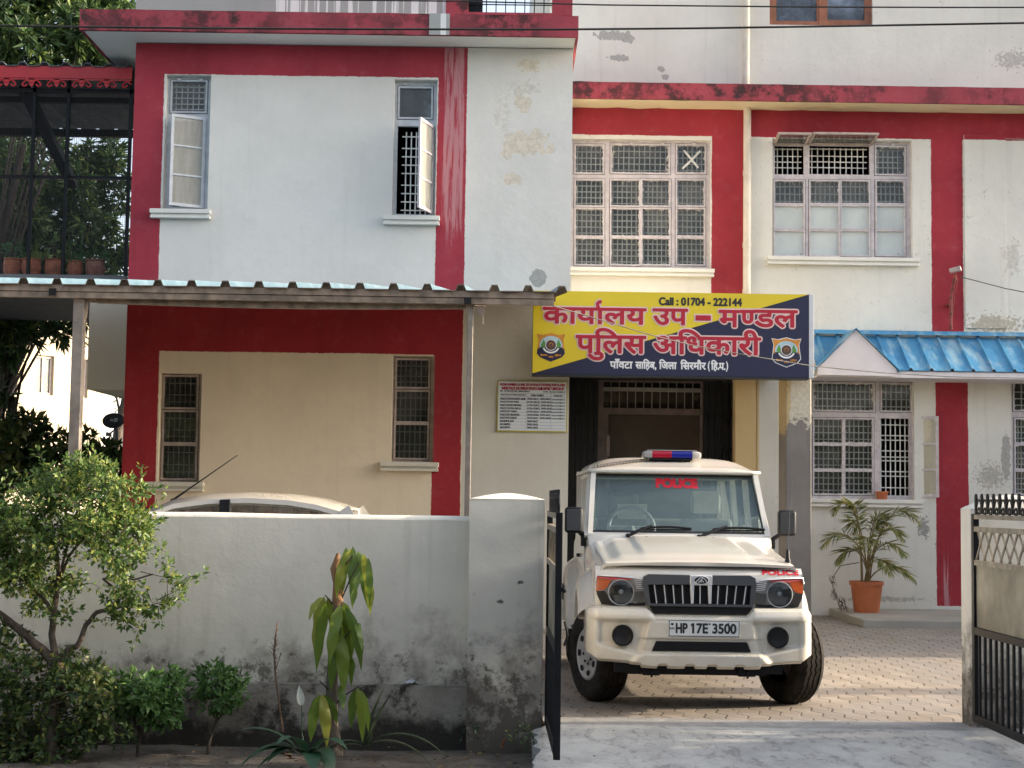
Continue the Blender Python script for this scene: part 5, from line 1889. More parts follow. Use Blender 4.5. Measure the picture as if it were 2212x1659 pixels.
# ---- mirrors
for sgn in (-1, 1):
    mb = MB()
    cx, cz = sgn * .845 + (.03 if sgn > 0 else 0), 1.345
    n0_ = 0
    mb.box(cx - .075, cx + .075, 1.47, 1.55, cz - .105, cz + .105)
    mb.xf(Matrix.Translation((cx, 1.5, cz)) @ Matrix.Rotation(rad(6 * sgn), 4, 'Z') @ Matrix.Translation((-cx, -1.5, -cz)))
    mr_ = jb(mb, 'mirror', M_blk, bevel=.03, seg=4, smooth=40)
    mb = MB(); mb.bar((cx - sgn * .05, 1.51, cz - .09), (sgn * .745, 1.56, cz - .15), .045, .03); mb.box(sgn * .74, sgn * .785, 1.52, 1.60, cz - .21, cz - .12)
    jb(mb, 'bracket', M_blk, mr_, bevel=.006)
    mb = MB(); mb.box(cx - .058, cx + .058, 1.464, 1.475, cz - .085, cz + .085)
    jb(mb, 'mirror_trim', simple('mirror_grey', (.04, .042, .046), .4), mr_, bevel=.004)

# ---- wipers
for (bx_, tipx, b0, b1) in ((-.405, -.21, -.30, .105), (.165, .39, .275, .70)):
    mb = MB()
    A = Vector(ws(bx_ / .71, -.10, .02)); Bm = Vector(ws(tipx / .70, .055, .045))
    mb.lathe([(0, -.03), (.016, -.028), (.02, 0), (.02, .03)], tuple(A), 'y', 12)
    mb.tube([A, A.lerp(Bm, .55) + Vector((0, -.012, .004)), Bm], [.013, .012, .008], 8)
    wp = jb(mb, 'wiper', M_blk, smooth=50)
    mb = MB()
    pts = [Vector(ws((b0 + (b1 - b0) * t / 10) / .70, .035 + .030 * math.sin(PI * t / 10) + .006 * t / 10, .018)) for t in range(11)]
    mb.tube(pts, .009, 6)
    q = [Vector(ws((b0 + (b1 - b0) * t / 10) / .70, .030 + .006 * t / 10, .008)) for t in range(11)]
    mb.tube(q, .006, 5)
    jb(mb, 'blade', M_blk, wp)

# ---- sticker on the glass
mb = MB(); letter(mb, 'POLICE', -.152, .182, 1.622, 1.692, 0, bold=.007, n=10)
for i in range(len(mb.v)):
    x, y, z = mb.v[i]
    t = (z - WB[1]) / (WT[1] - WB[1])
    g = ws((x + .008) / (.706 + (.664 - .706) * t), t, .004)
    mb.v[i] = (x, g[1] + y * .7, z)
jb(mb, 'windscreen_lettering', M_pred, fix=False)

# ---- cabin
mb = MB()
for x in (-.36, .36):
    mb.box(x - .25, x + .25, 2.0, 2.45, .62, .80)
    mb.prism([(2.42, .75), (2.55, .75), (2.66, 1.36), (2.56, 1.36)], x - .23, x + .23, ax='x')
    mb.box(x - .13, x + .13, 2.58, 2.68, 1.40, 1.58)
mb.box(-.62, .62, 3.0, 3.12, .8, 1.35)
jb(mb, 'seat', M_seat, bevel=.04, seg=3)
mb = MB(); mb.box(.25, .47, 2.568, 2.69, 1.405, 1.60); mb.box(-.42, -.16, 2.569, 2.575, 1.26, 1.48)
jb(mb, 'seat_cover', M_seatw, bevel=.02)
mb = MB(); mb.prism([(1.50, 1.05), (1.95, 1.05), (1.92, 1.22), (1.75, 1.26), (1.52, 1.235)], -.70, .70, ax='x')
jb(mb, 'dashboard', simple('dashboard_grey', (.10, .105, .10), .8), bevel=.02)
mb = MB()
cx, cy, cz = -.34, 2.02, 1.28
tor = []
for i in range(33):
    a = 2 * PI * i / 32
    tor.append((cx + .19 * math.cos(a), cy + .19 * math.sin(a) * .42, cz + .19 * math.sin(a) * .9))
mb.tube(tor, .017, 8, caps=False)
mb.tube([(cx - .18, cy, cz), (cx + .18, cy, cz)], .018, 6); mb.tube([(cx, cy, cz), (cx, cy - .2, cz - .16)], .03, 8)
jb(mb, 'steering_wheel', simple('steering_grey', (.30, .30, .29), .5), smooth=60)

# ---- beacon bar with cord
BY, BZ = 2.18, 1.900
mb = MB()
def caps_(x0, x1, m):
    n = 14
    rings = []
    for x in (x0, x1):
        rings.append([(x, BY + .075 * math.copysign(abs(math.cos(2 * PI * t / n)) ** .6, math.cos(2 * PI * t / n)), BZ + .037 * math.copysign(abs(math.sin(2 * PI * t / n)) ** .6, math.sin(2 * PI * t / n))) for t in range(n)])
    mb.loft(rings, m, close=True, caps=True)
mb = MB(); caps_(-.16, .005, 0); caps_(.0052, .18, 1)
for s, xx in ((-1, -.161), (1, .181)):
    rings = []
    n = 14
    for q, sc_ in ((0, 1.0), (.03, .98), (.065, .8), (.078, .5)):
        rings.append([(xx + s * q, BY + .077 * sc_ * math.copysign(abs(math.cos(2 * PI * t / n)) ** .6, math.cos(2 * PI * t / n)), BZ + .037 * sc_ * math.copysign(abs(math.sin(2 * PI * t / n)) ** .6, math.sin(2 * PI * t / n))) for t in range(n)])
    mb.loft(rings, 2, close=True, caps=True)
bc = jb(mb, 'beacon', [M_bred, M_blue, M_clear], smooth=35)
mb = MB(); mb.box(-.20, .22, BY - .06, BY + .06, BZ + .034, BZ + .041)
jb(mb, 'beacon_lid', M_clear, bc, bevel=.01)
mb = MB()
for x in (-.09, .12): mb.box(x - .045, x + .045, BY - .05, BY + .05, BZ - .065, BZ - .034); mb.box(x - .055, x + .055, BY - .06, BY + .06, BZ - .085, BZ - .064)
mb.box(-.17, .18, BY - .078, BY + .07, BZ - .044, BZ - .033)
jb(mb, 'beacon_foot', M_blk, bc)
mb = MB()
A = Vector((-.16, BY - .02, BZ - .06)); B = Vector((-.64, 1.88, 1.80))
pts = []
N = 320
for i in range(N):
    t = i / (N - 1)
    p = A.lerp(B, t)
    u_ = min(1, max(0, (p.x + RW + .005) / (2 * RW))); v_ = min(1, max(0, (p.y - RY0) / (RY1 - RY0)))
    p.z = max(roof(u_, v_)[2] + .014, 0)
    a = t * 2 * PI * 38
    pts.append(p + Vector((.004 * math.cos(a), .010 * math.cos(a), .011 * math.sin(a))))
mb.tube(pts, .0035, 5)
jb(mb, 'coiled_cord', M_blk, bc)
# ---- whip aerial on the right wing
mb = MB()
ax_, ay_ = .665, .30
mb.box(ax_ - .03, ax_ + .03, ay_ - .02, ay_ + .04, 1.03, 1.06)
mb.lathe([(.022, 1.06), (.022, 1.09), (.014, 1.11), (.012, 1.16), (.004, 1.17)], (ax_, ay_, 0), 'z', 12)
ae = jb(mb, 'aerial_base', M_blk, smooth=40)
mb = MB(); mb.tube([(ax_, ay_, 1.16), (ax_ + .012, ay_, 1.4), (ax_ + .035, ay_ + .02, 1.70)], [.003, .0025, .0015], 6)
jb(mb, 'aerial', M_dkgrey, ae)
# number plate screws and bonnet reflection free details: side indicator, front hooks
mb = MB()
for x in (-.34, .34): mb.tube([(x, .12, .30), (x, .06, .30), (x, .05, .28), (x, .08, .265)], .009, 6)
jb(mb, 'tow_hook', M_blk)

# ------------------------------------------------------------------ hatchback behind the wall
M_hatch = carpaint('hatchback_white', (.66, .625, .56), .2)
hb = thing('white_hatchback', (-2.9, 14.1, 0), 'white hatchback parked behind the boundary wall with only its roof showing', 'car')
HX0 = -4.95
HYc = 14.1
def sec(x, w, zb, zt): return [(x, HYc + s * yy, z) for s, yy, z in ((-1, w * .9, zb), (-1, w, zb + .2), (-1, w, zt - .12), (-1, w * .94, zt), (0, 0, zt + .02), (1, w * .94, zt), (1, w, zt - .12), (1, w, zb + .2), (1, w * .9, zb))]
mb = MB()
mb.loft([sec(HX0 + a, w, zb, zt) for a, w, zb, zt in ((0, .55, .35, .62), (.08, .72, .25, .70), (.35, .82, .2, .80), (.95, .84, .2, .93), (1.3, .84, .2, .95), (3.2, .84, .2, .97), (3.72, .82, .25, .95), (3.86, .7, .32, .85), (3.88, .6, .4, .7))], caps=True)
mb.build('body', M_hatch, hb, smooth=50)
prof_h = [(1.18, .95), (1.45, 1.16), (1.75, 1.36), (2.0, 1.465), (2.3, 1.510), (2.65, 1.525), (3.0, 1.510), (3.25, 1.475), (3.42, 1.43)]
mb = MB()
rings = []
for a, z in prof_h:
    hw = .80 - .24 * (z - .95) / .57
    rings.append([(HX0 + a, HYc - .80, .93), (HX0 + a, HYc - hw, z - .05), (HX0 + a, HYc - hw * .8, z - .01), (HX0 + a, HYc, z), (HX0 + a, HYc + hw * .8, z - .01), (HX0 + a, HYc + hw, z - .05), (HX0 + a, HYc + .80, .93)])
rings.append([(HX0 + 3.78, HYc - .72, .93), (HX0 + 3.78, HYc - .66, .98), (HX0 + 3.78, HYc - .5, .99), (HX0 + 3.78, HYc, 1.0), (HX0 + 3.78, HYc + .5, .99), (HX0 + 3.78, HYc + .66, .98), (HX0 + 3.78, HYc + .72, .93)])
mb.loft(rings)
mb.build('window', M_sideglass, hb, smooth=50, fix=False)
mb = MB()
rr = []
for a, z in prof_h[2:]:
    hw = .80 - .24 * (z - .95) / .57 + .012
    rr.append([(HX0 + a, HYc + s * hw * f, z + dz) for s, f, dz in ((-1, 1.02, -.085), (-1, 1.0, -.042), (-1, .8, .002), (-1, .4, .010), (1, 0, .012), (1, .4, .010), (1, .8, .002), (1, 1.0, -.042), (1, 1.02, -.085))])
mb.loft(rr)
mb.loft([[(x, y, z + .0) for x, y, z in rr[-1]], [(x + .10, y * 1.0, z - .035) for x, y, z in rr[-1]], [(x + .09, y, z - .055) for x, y, z in rr[-1]]])
for s in (-1, 1):
    for (a0, z0, a1, z1, w) in ((1.18, .96, 1.80, 1.36, .07), (2.48, .95, 2.45, 1.46, .09), (3.50, 1.40, 3.80, .96, .10)):
        q0, q1 = .80 - .24 * (z0 - .95) / .57, .80 - .24 * (z1 - .95) / .57
        mb.bar((HX0 + a0, HYc + s * q0, z0), (HX0 + a1, HYc + s * q1, z1), w, .03, up=(0, 1, 0), m=0 if a0 == 3.50 else 1)
mb.build('roof', [M_hatch, M_blk], hb, smooth=50, fix=False)
for a in (.75, 3.15):
    for s in (-1, 1):
        mb = MB(); mb.lathe([(.0, s * .09), (.18, s * .08), (.2, s * .09), (.28, s * .09), (.29, s * .0), (.28, s * -.09), (.15, s * -.09)], (HX0 + a, HYc + s * .75, .29), 'y', 28)
        mb.build('wheel', M_tyre, hb, smooth=40)
a, b = P(372, 1081, 14.0), P(513, 983, 14.0)
mb = MB(); mb.tube([a, a.lerp(b, .25), b], [.012, .007, .004], 6)
mb.lathe([(.02, -.02), (.016, .01), (.0, .02)], tuple(a), 'z', 10)
mb.build('aerial', M_blk, hb)

# ------------------------------------------------------------------ vegetation helpers
def leaf_object(name, Pn, D, Nn, L, W, mt, parent=None, fold=.22):
    """n folded leaves as two triangles each: base points, directions, normals, lengths, widths"""
    Pn, D, Nn = map(np.asarray, (Pn, D, Nn))
    n = len(Pn)
    D = D / np.linalg.norm(D, axis=1, keepdims=True)
    S = np.cross(D, Nn)
    S /= np.maximum(np.linalg.norm(S, axis=1, keepdims=True), 1e-6)
    Nn = np.cross(S, D)
    L = np.asarray(L).reshape(-1, 1) * np.ones((n, 1)); W = np.asarray(W).reshape(-1, 1) * np.ones((n, 1))
    off = np.zeros(3)
    if parent is not None:
        r = parent
        while r.parent is not None: r = r.parent
        off = np.array(ROOTS.get(r.name, (0, 0, 0)))
    v = np.empty((n, 4, 3))
    v[:, 0] = Pn
    v[:, 1] = Pn + D * L * .42 + S * W * .5 + Nn * W * fold
    v[:, 2] = Pn + D * L - Nn * L * .10
    v[:, 3] = Pn + D * L * .42 - S * W * .5 + Nn * W * fold
    v = (v - off).reshape(-1, 3)
    i = np.arange(n) * 4
    f = np.stack([np.stack([i, i + 1, i + 2], 1), np.stack([i, i + 2, i + 3], 1)], 1).reshape(-1, 3)
    me = bpy.data.meshes.new(name)
    me.vertices.add(len(v)); me.vertices.foreach_set('co', v.astype('f').ravel())
    me.loops.add(f.size); me.loops.foreach_set('vertex_index', f.astype('i').ravel())
    me.polygons.add(len(f)); me.polygons.foreach_set('loop_start', np.arange(len(f), dtype='i') * 3)
    me.update(calc_edges=True); me.validate()
    me.materials.append(mt)
    o = bpy.data.objects.new(name, me)
    C.objects.link(o)
    if parent is not None: o.parent = parent
    return o


def unit(n, up=0.0):
    v = nrs.normal(size=(n, 3)); v[:, 2] += up
    return v / np.linalg.norm(v, axis=1, keepdims=True)


def rosettes(cent, axes, per, L, W, spread=.9, droop=.25):
    """whorls of leaves round twig ends"""
    cent, axes = np.asarray(cent), np.asarray(axes)
    n = len(cent)
    Pn = np.repeat(cent, per, 0)
    A = np.repeat(axes, per, 0)
    D = unit(n * per) * spread + A * .55
    D[:, 2] -= droop
    Nn = A + unit(n * per) * .35
    Ls = L * nrs.uniform(.6, 1.15, n * per)
    return Pn + D * .02, D, Nn, Ls, W / L * Ls


def clumps(blobs, dens, gap=None, gs=3.0):
    """points through ellipsoidal clumps: (cx,cy,cz,rx,ry,rz), density toward the shell"""
    pts, ax = [], []
    for (cx, cy, cz, rx, ry, rz) in blobs:
        n = max(3, int(dens * (rx * ry * rz) ** (2 / 3)))
        u = unit(n)
        r = nrs.uniform(.35, 1.0, (n, 1)) ** .6
        pts.append(np.array([cx, cy, cz]) + u * r * np.array([rx, ry, rz]))
        a = u.copy(); a[:, 2] += .35
        ax.append(a / np.linalg.norm(a, axis=1, keepdims=True))
    pts, ax = np.concatenate(pts), np.concatenate(ax)
    if gap is not None:          # ragged hollows between the leaf sprays
        keep = np.array([mnoise.noise(Vector((p[0] * gs, p[1] * gs, p[2] * gs))) + .5 * mnoise.noise(Vector((p[0] * gs * 2.7, p[1] * gs * 2.7, p[2] * gs * 2.7 + 9))) > gap for p in pts])
        pts, ax = pts[keep], ax[keep]
    return pts, ax


class Branches:
    def __init__(s): s.mb = MB(); s.tips = []

    def grow(s, p, d, length, r, depth, wig=.25, up=.1, kids=3):
        pts, rs = [Vector(p)], [r]
        d = Vector(d).normalized()
        n = 5
        for i in range(n):
            d = (d + Vector((rnd.uniform(-wig, wig), rnd.uniform(-wig, wig), rnd.uniform(-wig, wig) + up)) * .5).normalized()
            pts.append(pts[-1] + d * length / n)
            rs.append(r * (1 - .5 * (i + 1) / n))
            if depth <= 1: s.tips.append((pts[-1].copy(), d.copy()))
        s.mb.tube(pts, rs, 7 if r > .02 else 5)
        if depth > 0:
            for k_ in range(kids):
                i = rnd.randint(2, n)
                nd = (d + Vector((rnd.uniform(-1, 1), rnd.uniform(-1, 1), rnd.uniform(-.4, .7))) * .85).normalized()
                s.grow(pts[i], nd, length * rnd.uniform(.55, .8), rs[i] * .65, depth - 1, wig, up, kids)
        return pts


M_bark = simple('bark_brown', (.10, .075, .055), .9, var=.3, scale=20, bump=.6, bscale=50)
M_bark2 = simple('bark_dark', (.055, .042, .033), .9, var=.3, scale=20, bump=.5)
M_mango = leafmat('mango_leaves', [(.03, .06, .022), (.045, .09, .032), (.065, .12, .04), (.09, .15, .05), (.20, .26, .06)], .35, .4)
M_shrub = leafmat('shrub_leaves', [(.042, .085, .024), (.07, .135, .034), (.10, .18, .045), (.15, .23, .055), (.22, .28, .07), (.34, .34, .09)], .45, .4)
M_small = leafmat('small_shrub_leaves', [(.05, .115, .03), (.08, .17, .045), (.12, .23, .06), (.19, .31, .10)], .35, .35)
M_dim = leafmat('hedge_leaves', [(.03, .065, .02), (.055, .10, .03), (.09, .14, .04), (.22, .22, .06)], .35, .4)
M_palm = leafmat('palm_leaves', [(.12, .16, .04), (.20, .25, .065), (.32, .33, .11), (.46, .41, .17)], .3, .45)
M_ashoka = leafmat('drooping_leaves', [(.08, .14, .02), (.12, .19, .028), (.18, .25, .035), (.29, .29, .045)], .35, .3)
M_lily = leafmat('lily_leaves', [(.03, .08, .042), (.05, .11, .058)], .2, .35)
M_strap = leafmat('strap_leaves', [(.03, .05, .025), (.07, .09, .05)], .2, .4)


def big_leaf(mb, base, d, L, W, droop=.6, segs=9, wave=.06, cup=.15, side=None, m=0):
    """one broad leaf blade bending under its weight"""
    p = Vector(base); d = Vector(d).normalized()
    sd = Vector(side) if side else d.cross(Vector((0, 0, 1)))
    if sd.length < .05: sd = Vector((1, 0, 0))
    sd.normalize()
    ph = rnd.uniform(0, 6)
    rows = []
    for i in range(segs + 1):
        t = i / segs
        w = W * .5 * (math.sin(PI * min(1, t * 1.02) ** .75) ** .85) * (1 if t < .99 else .05) + .001
        nn = sd.cross(d).normalized()
        wv = math.sin(t * 14 + ph) * wave * w * 2
        rows.append([p - sd * w + nn * (cup * w + wv), p.copy(), p + sd * w + nn * (cup * w - wv)])
        d = (d + Vector((0, 0, -droop / segs * 2.0))).normalized()
        p = p + d * (L / segs)
    mb.loft(rows, m)


# ------------------------------------------------------------------ the leafy shrub tree in front of the wall
def at(px, py, Y): return P(px, py, Y)


YT = 9.75
tr = thing('shrub_tree', tuple(at(112, 1640, YT)), 'small tree with forked trunk and sunlit yellow green leaves in front of the wall', 'tree')
tb = MB()
tips = []
def limb(pix, r0, r1, Y0=YT, Y1=YT):
    n = len(pix)
    pts = [at(q[0], q[1], Y0 + (Y1 - Y0) * i / (n - 1)) for i, q in enumerate(pix)]
    fine = []
    for i in range(n - 1):
        for t in range(4): fine.append(pts[i].lerp(pts[i + 1], t / 4) + Vector((rnd.uniform(-1, 1), rnd.uniform(-1, 1), rnd.uniform(-1, 1))) * r0 * .12)
    fine.append(pts[-1])
    tb.tube(fine, [r0 + (r1 - r0) * i / (len(fine) - 1) for i in range(len(fine))], 9)
    return fine
limb([(108, 1655), (110, 1570), (122, 1500), (124, 1430)], .048, .040)
b1 = limb([(124, 1440), (92, 1405), (52, 1368), (15, 1340), (-30, 1300), (-70, 1240)], .032, .02)
b2 = limb([(122, 1425), (112, 1370), (118, 1310), (128, 1250), (122, 1190), (110, 1130)], .024, .012)
b3 = limb([(126, 1428), (150, 1400), (168, 1395), (186, 1350), (208, 1322), (256, 1312), (300, 1290)], .022, .010)
b4 = limb([(118, 1330), (100, 1300), (70, 1270), (30, 1240)], .014, .007)
b5 = limb([(256, 1312), (246, 1270), (222, 1250), (250, 1245), (290, 1252), (330, 1240)], .010, .005)
b6 = limb([(128, 1250), (150, 1200), (190, 1150), (240, 1120)], .011, .005, YT, YT - .25)
b7 = limb([(122, 1190), (80, 1130), (50, 1080), (30, 1050)], .011, .005, YT, YT + .3)
b8 = limb([(128, 1250), (150, 1160), (170, 1090), (190, 1030)], .010, .004, YT, YT + .2)
b9 = limb([(160, 1255), (152, 1240), (130, 1255)], .008, .004)
tb.build('trunk', M_bark, tr, smooth=60)
blobs = []
sc_ = YT / FPX
for (px, py, rx, rz, dy) in ((60, 1085, 70, 50, 0), (130, 1050, 70, 45, .1), (205, 1035, 60, 42, .05), (265, 1075, 40, 40, -.05), (20, 1130, 60, 55, .1), (100, 1130, 70, 50, -.2), (180, 1110, 65, 50, -.25), (245, 1140, 60, 48, -.1),
                             (300, 1150, 40, 42, 0), (320, 1195, 42, 36, .05), (350, 1235, 34, 30, 0), (365, 1275, 26, 34, 0), (300, 1235, 50, 36, -.1), (235, 1200, 55, 38, -.2), (60, 1190, 70, 50, -.1), (20, 1220, 55, 55, 0), (90, 1245, 50, 36, .1),
                             (250, 1300, 28, 22, .0), (300, 1275, 36, 24, .0), (345, 1300, 26, 20, .05), (275, 1340, 22, 20, 0), (60, 1300, 34, 26, .1), (145, 1330, 28, 22, 0), (-40, 1120, 70, 80, 0), (-40, 1230, 60, 60, 0), (160, 1262, 26, 14, 0), (180, 1000, 22, 18, 0), (45, 1250, 40, 30, -.2)):
    c0 = at(px, py, YT + dy)
    blobs.append((c0.x, c0.y, c0.z, rx * sc_, min(rx, 60) * sc_ * 1.5, rz * sc_))
blobs = [(b[0] + rnd.uniform(-.04, .04), b[1], b[2], b[3] * 1.12, b[4], b[5] * 1.05) for b in blobs]
pts, ax = clumps(blobs, 3600, -.02, 4.2)
sprigs = MB()
SP, SA = [], []
for i in rnd.sample(range(len(pts)), 190):      # loose sprigs reaching out of the crown
    p = Vector(pts[i]); d = (Vector(ax[i]) * .9 + Vector((rnd.uniform(-.5, .5), rnd.uniform(-.4, .2), rnd.uniform(-.5, .5)))).normalized()
    L_ = rnd.uniform(.08, .26)
    q_ = [p, p + d * L_ * .5 + Vector((0, 0, .01)), p + d * L_ + Vector((0, 0, -.03 * L_ / .2))]
    sprigs.tube(q_, [.0028, .002, .001], 4)
    for t in range(6):
        a_ = q_[0].lerp(q_[2], .25 + .75 * t / 5)
        SP.append(tuple(a_)); SA.append(tuple(d))
tag(sprigs.build('sprig', M_bark2, tr), kind='stuff')
q2 = rosettes(np.array(SP), np.array(SA), 3, .042, .022, .9, .1)
leaf_object('sprig_leaves', *q2, M_shrub, tr)
q = rosettes(pts, ax, 8, .042, .022, .9, .1)
leaf_object('crown', *q, M_shrub, tr)
# twigs inside the crown
tw = MB()
for i in range(0, len(pts), 9):
    p = Vector(pts[i]); d = Vector(ax[i])
    tw.tube([p - d * rnd.uniform(.1, .22) + Vector((rnd.uniform(-.05, .05), 0, 0)), p], [.0035, .0015], 4)
tag(tw.build('twig', M_bark2, tr), kind='stuff')
# hanging runner of small leaves before the trunk
ru = MB()
rp = [at(112, 1420, YT - .1), at(92, 1470, YT - .12), at(93, 1530, YT - .12), at(90, 1585, YT - .12)]
ru.tube(rp, .003, 5)
ru.build('runner', M_bark2, tr)
pp = np.array([list(rp[0].lerp(rp[-1], t) + Vector((rnd.uniform(-.012, .012), 0, 0))) for t in np.linspace(.2, 1, 26)])
q = rosettes(pp, np.tile([0, -.5, -.6], (26, 1)), 2, .035, .018)
leaf_object('runner_leaves', *q, M_shrub, tr)


# ------------------------------------------------------------------ shade shrubs along the wall foot
def shrub(name, label, base, blobs_px, Y, mat_, dens, per, L, W, stems, cat='shrub', group=None):
    r = thing(name, tuple(base), label, cat, group)
    mb = MB()
    for s_ in stems:
        pts = [at(*q_, Y) for q_ in s_]
        mb.tube(pts, [.013 - .007 * i / (len(pts) - 1) for i in range(len(pts))], 7)
    sc = Y / FPX
    bl = []
    for (px, py, rx, rz) in blobs_px:
        c0 = at(px, py, Y)
        bl.append((c0.x, c0.y + rnd.uniform(-.05, .05), c0.z, rx * sc, min(rx, 45) * sc * 1.2, rz * sc))
    pts, ax = clumps(bl, dens * 1.5, -.36, 6.0)
    for i in range(0, len(pts), 7):
        p = Vector(pts[i]); c0 = Vector(bl[0][:3])
        mb.tube([p.lerp(Vector((p.x * .4 + c0.x * .6, p.y, p.z - .10)), .6), p], [.004, .002], 4)
    mb.build('stem', M_bark2, r)
    q = rosettes(pts, ax, per, L, W, .9, .05)
    leaf_object('leaves', *q, mat_, r)
    return r


shrub('clipped_shrub', 'green leafy shrub with bare crooked stem left of the smaller round shrub by the wall', at(300, 1640, 9.95), [(310, 1490, 50, 36), (360, 1480, 34, 34), (270, 1510, 45, 34), (340, 1530, 45, 34), (240, 1490, 36, 28), (365, 1540, 24, 30), (300, 1545, 36, 22)],
      9.95, M_small, 2300, 8, .058, .030, [[(296, 1655), (298, 1610), (306, 1585), (300, 1560)], [(306, 1585), (296, 1568), (285, 1540)]])
shrub('clipped_shrub', 'small round topped green shrub on one slanting stem beside the dry stalk', at(447, 1625, 10.1), [(470, 1475, 36, 26), (500, 1490, 30, 32), (440, 1480, 30, 24), (478, 1510, 40, 24), (470, 1450, 22, 14)],
      10.1, M_small, 2300, 8, .055, .028, [[(446, 1640), (452, 1600), (466, 1560), (474, 1525)], [(466, 1560), (490, 1520)]])
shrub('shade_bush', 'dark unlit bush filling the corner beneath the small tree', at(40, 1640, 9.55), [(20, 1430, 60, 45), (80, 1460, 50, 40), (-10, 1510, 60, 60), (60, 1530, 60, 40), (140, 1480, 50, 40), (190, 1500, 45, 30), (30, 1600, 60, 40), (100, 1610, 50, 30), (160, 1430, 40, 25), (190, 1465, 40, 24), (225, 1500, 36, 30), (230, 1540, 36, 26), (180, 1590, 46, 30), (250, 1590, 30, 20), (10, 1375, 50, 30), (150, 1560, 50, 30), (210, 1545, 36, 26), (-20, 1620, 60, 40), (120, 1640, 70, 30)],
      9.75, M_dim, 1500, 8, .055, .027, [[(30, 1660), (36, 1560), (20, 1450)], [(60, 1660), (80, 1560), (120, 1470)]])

# ------------------------------------------------------------------ lopped sapling with hanging leaves
YSp = 9.75
sp_ = thing('lopped_sapling', tuple(at(718, 1640, YSp)), 'lopped sapling trunk with long wavy hanging green leaves', 'tree')
mb = MB()
tp = [at(722, 1632, YSp), at(716, 1560, YSp), at(716, 1480, YSp), at(720, 1400, YSp), at(727, 1320, YSp), at(731, 1260, YSp), at(724, 1228, YSp), at(730, 1195, YSp)]
mb.tube(tp, [.052, .042, .036, .032, .034, .036, .030, .012], 12)
for v_ in range(len(mb.v)):
    x, y, z = mb.v[v_]
    n_ = mnoise.noise(Vector((x * 30, y * 30, z * 8))) * .006
    mb.v[v_] = (x + n_, y + n_, z)
k = NT('sapling_bark', .9, 0, .2)
zz_ = k.sep()[2]
zc_ = at(728, 1310, YSp).z
k.base(k.mix(k.mr(k.math('ADD', zz_, k.math('MULTIPLY', k.noise(9, 4), .08)), zc_ + .0, zc_ + .10), k.mix(k.noise(18, 5, .7, vec=k.scale(k.pos, (1, 1, .3))), (.07, .058, .045), (.15, .125, .10)), k.mix(k.noise(14, 5, .7, vec=k.scale(k.pos, (1, 1, .2))), (.20, .105, .05), (.36, .20, .10))))
k.bump(k.noise(40, 5, .7, vec=k.scale(k.pos, (1, 1, .25))), .7, .01)
mb.build('trunk', k.mt, sp_, smooth=60)
lv = MB(); pt_ = MB()
for (bx_, by_, tx, ty, W_) in ((740, 1235, 762, 1200, 0), (735, 1300, 775, 1215, 0), (722, 1312, 702, 1285, 0), (722, 1400, 740, 1300, 0), (730, 1400, 772, 1345, 0), (716, 1500, 690, 1470, 0), (724, 1520, 775, 1482, 0), (720, 1400, 735, 1350, 0)):
    a, b = at(bx_, by_, YSp), at(tx, ty, YSp - .06)
    pt_.tube([a, a.lerp(b, .5) + Vector((0, -.02, .01)), b], [.006, .005, .004], 5)
pt_.build('twig', M_bark2, sp_)
for (px, py, L_, W_, dxp) in ((748, 1182, 100, 26, -3), (762, 1180, 130, 30, 2), (758, 1185, 110, 34, -14), (772, 1190, 128, 36, 12), (784, 1195, 135, 34, 6), (795, 1205, 100, 22, 3), (776, 1235, 80, 24, -8),
                              (700, 1288, 125, 40, -8), (708, 1290, 80, 26, 6), (696, 1290, 60, 20, -8), (704, 1300, 150, 34, -4), (735, 1305, 130, 40, -8), (740, 1300, 120, 40, 10), (746, 1310, 140, 34, 14), (742, 1320, 150, 34, 0), (768, 1348, 62, 20, 3), (775, 1345, 55, 18, 2),
                              (736, 1370, 120, 42, 2), (745, 1390, 90, 34, 8), (730, 1380, 110, 34, -4), (742, 1420, 70, 24, 4), (690, 1500, 100, 36, -8), (696, 1500, 110, 36, 4), (700, 1500, 70, 26, 28), (682, 1505, 80, 26, -6), (765, 1490, 80, 28, -2), (772, 1485, 115, 28, 4), (780, 1490, 90, 22, 8), (735, 1480, 60, 24, 4)):
    s_ = YSp / FPX
    b0 = at(px, py, YSp - .06 + rnd.uniform(-.08, .05))
    d = Vector((dxp * .03 + rnd.uniform(-.05, .05), rnd.uniform(-.25, .05), -.6 + (.5 if L_ < 70 else 0)))
    yaw = rnd.uniform(-.5, .5)
    big_leaf(lv, b0, d, L_ * s_, W_ * s_ * .70, droop=.9, segs=13, wave=.16, side=(math.cos(yaw), math.sin(yaw), rnd.uniform(-.2, .2)))
lv.build('leaves', M_ashoka, sp_, smooth=180, fix=False)

# dry stalk
ds_ = thing('dry_stalk', tuple(at(600, 1580, 9.95)), 'thin leafless dry brown stalk standing by the wall ledge', 'plant')
mb = MB()
a = [at(x, y, 9.95) for x, y in ((610, 1580), (606, 1545), (600, 1500), (594, 1450), (592, 1410), (595, 1375), (599, 1345))]
mb.tube(a, [.007, .007, .006, .006, .007, .006, .002], 6)
for i in range(26):
    t = rnd.uniform(.45, .98); j = int(t * 6); p = a[j].lerp(a[min(j + 1, 6)], t * 6 - j)
    d = Vector((rnd.uniform(-1, 1), rnd.uniform(-1, 1), rnd.uniform(.3, 1.6))).normalized()
    mb.tube([p, p + d * rnd.uniform(.015, .06)], [.003, .001], 4)
b = at(607, 1410, 9.95)
mb.tube([a[3], a[3].lerp(b, .7), b], [.004, .003, .005], 5)
mb.build('stalk', simple('dry_stem', (.16, .095, .06), .9, var=.3, scale=40), ds_)

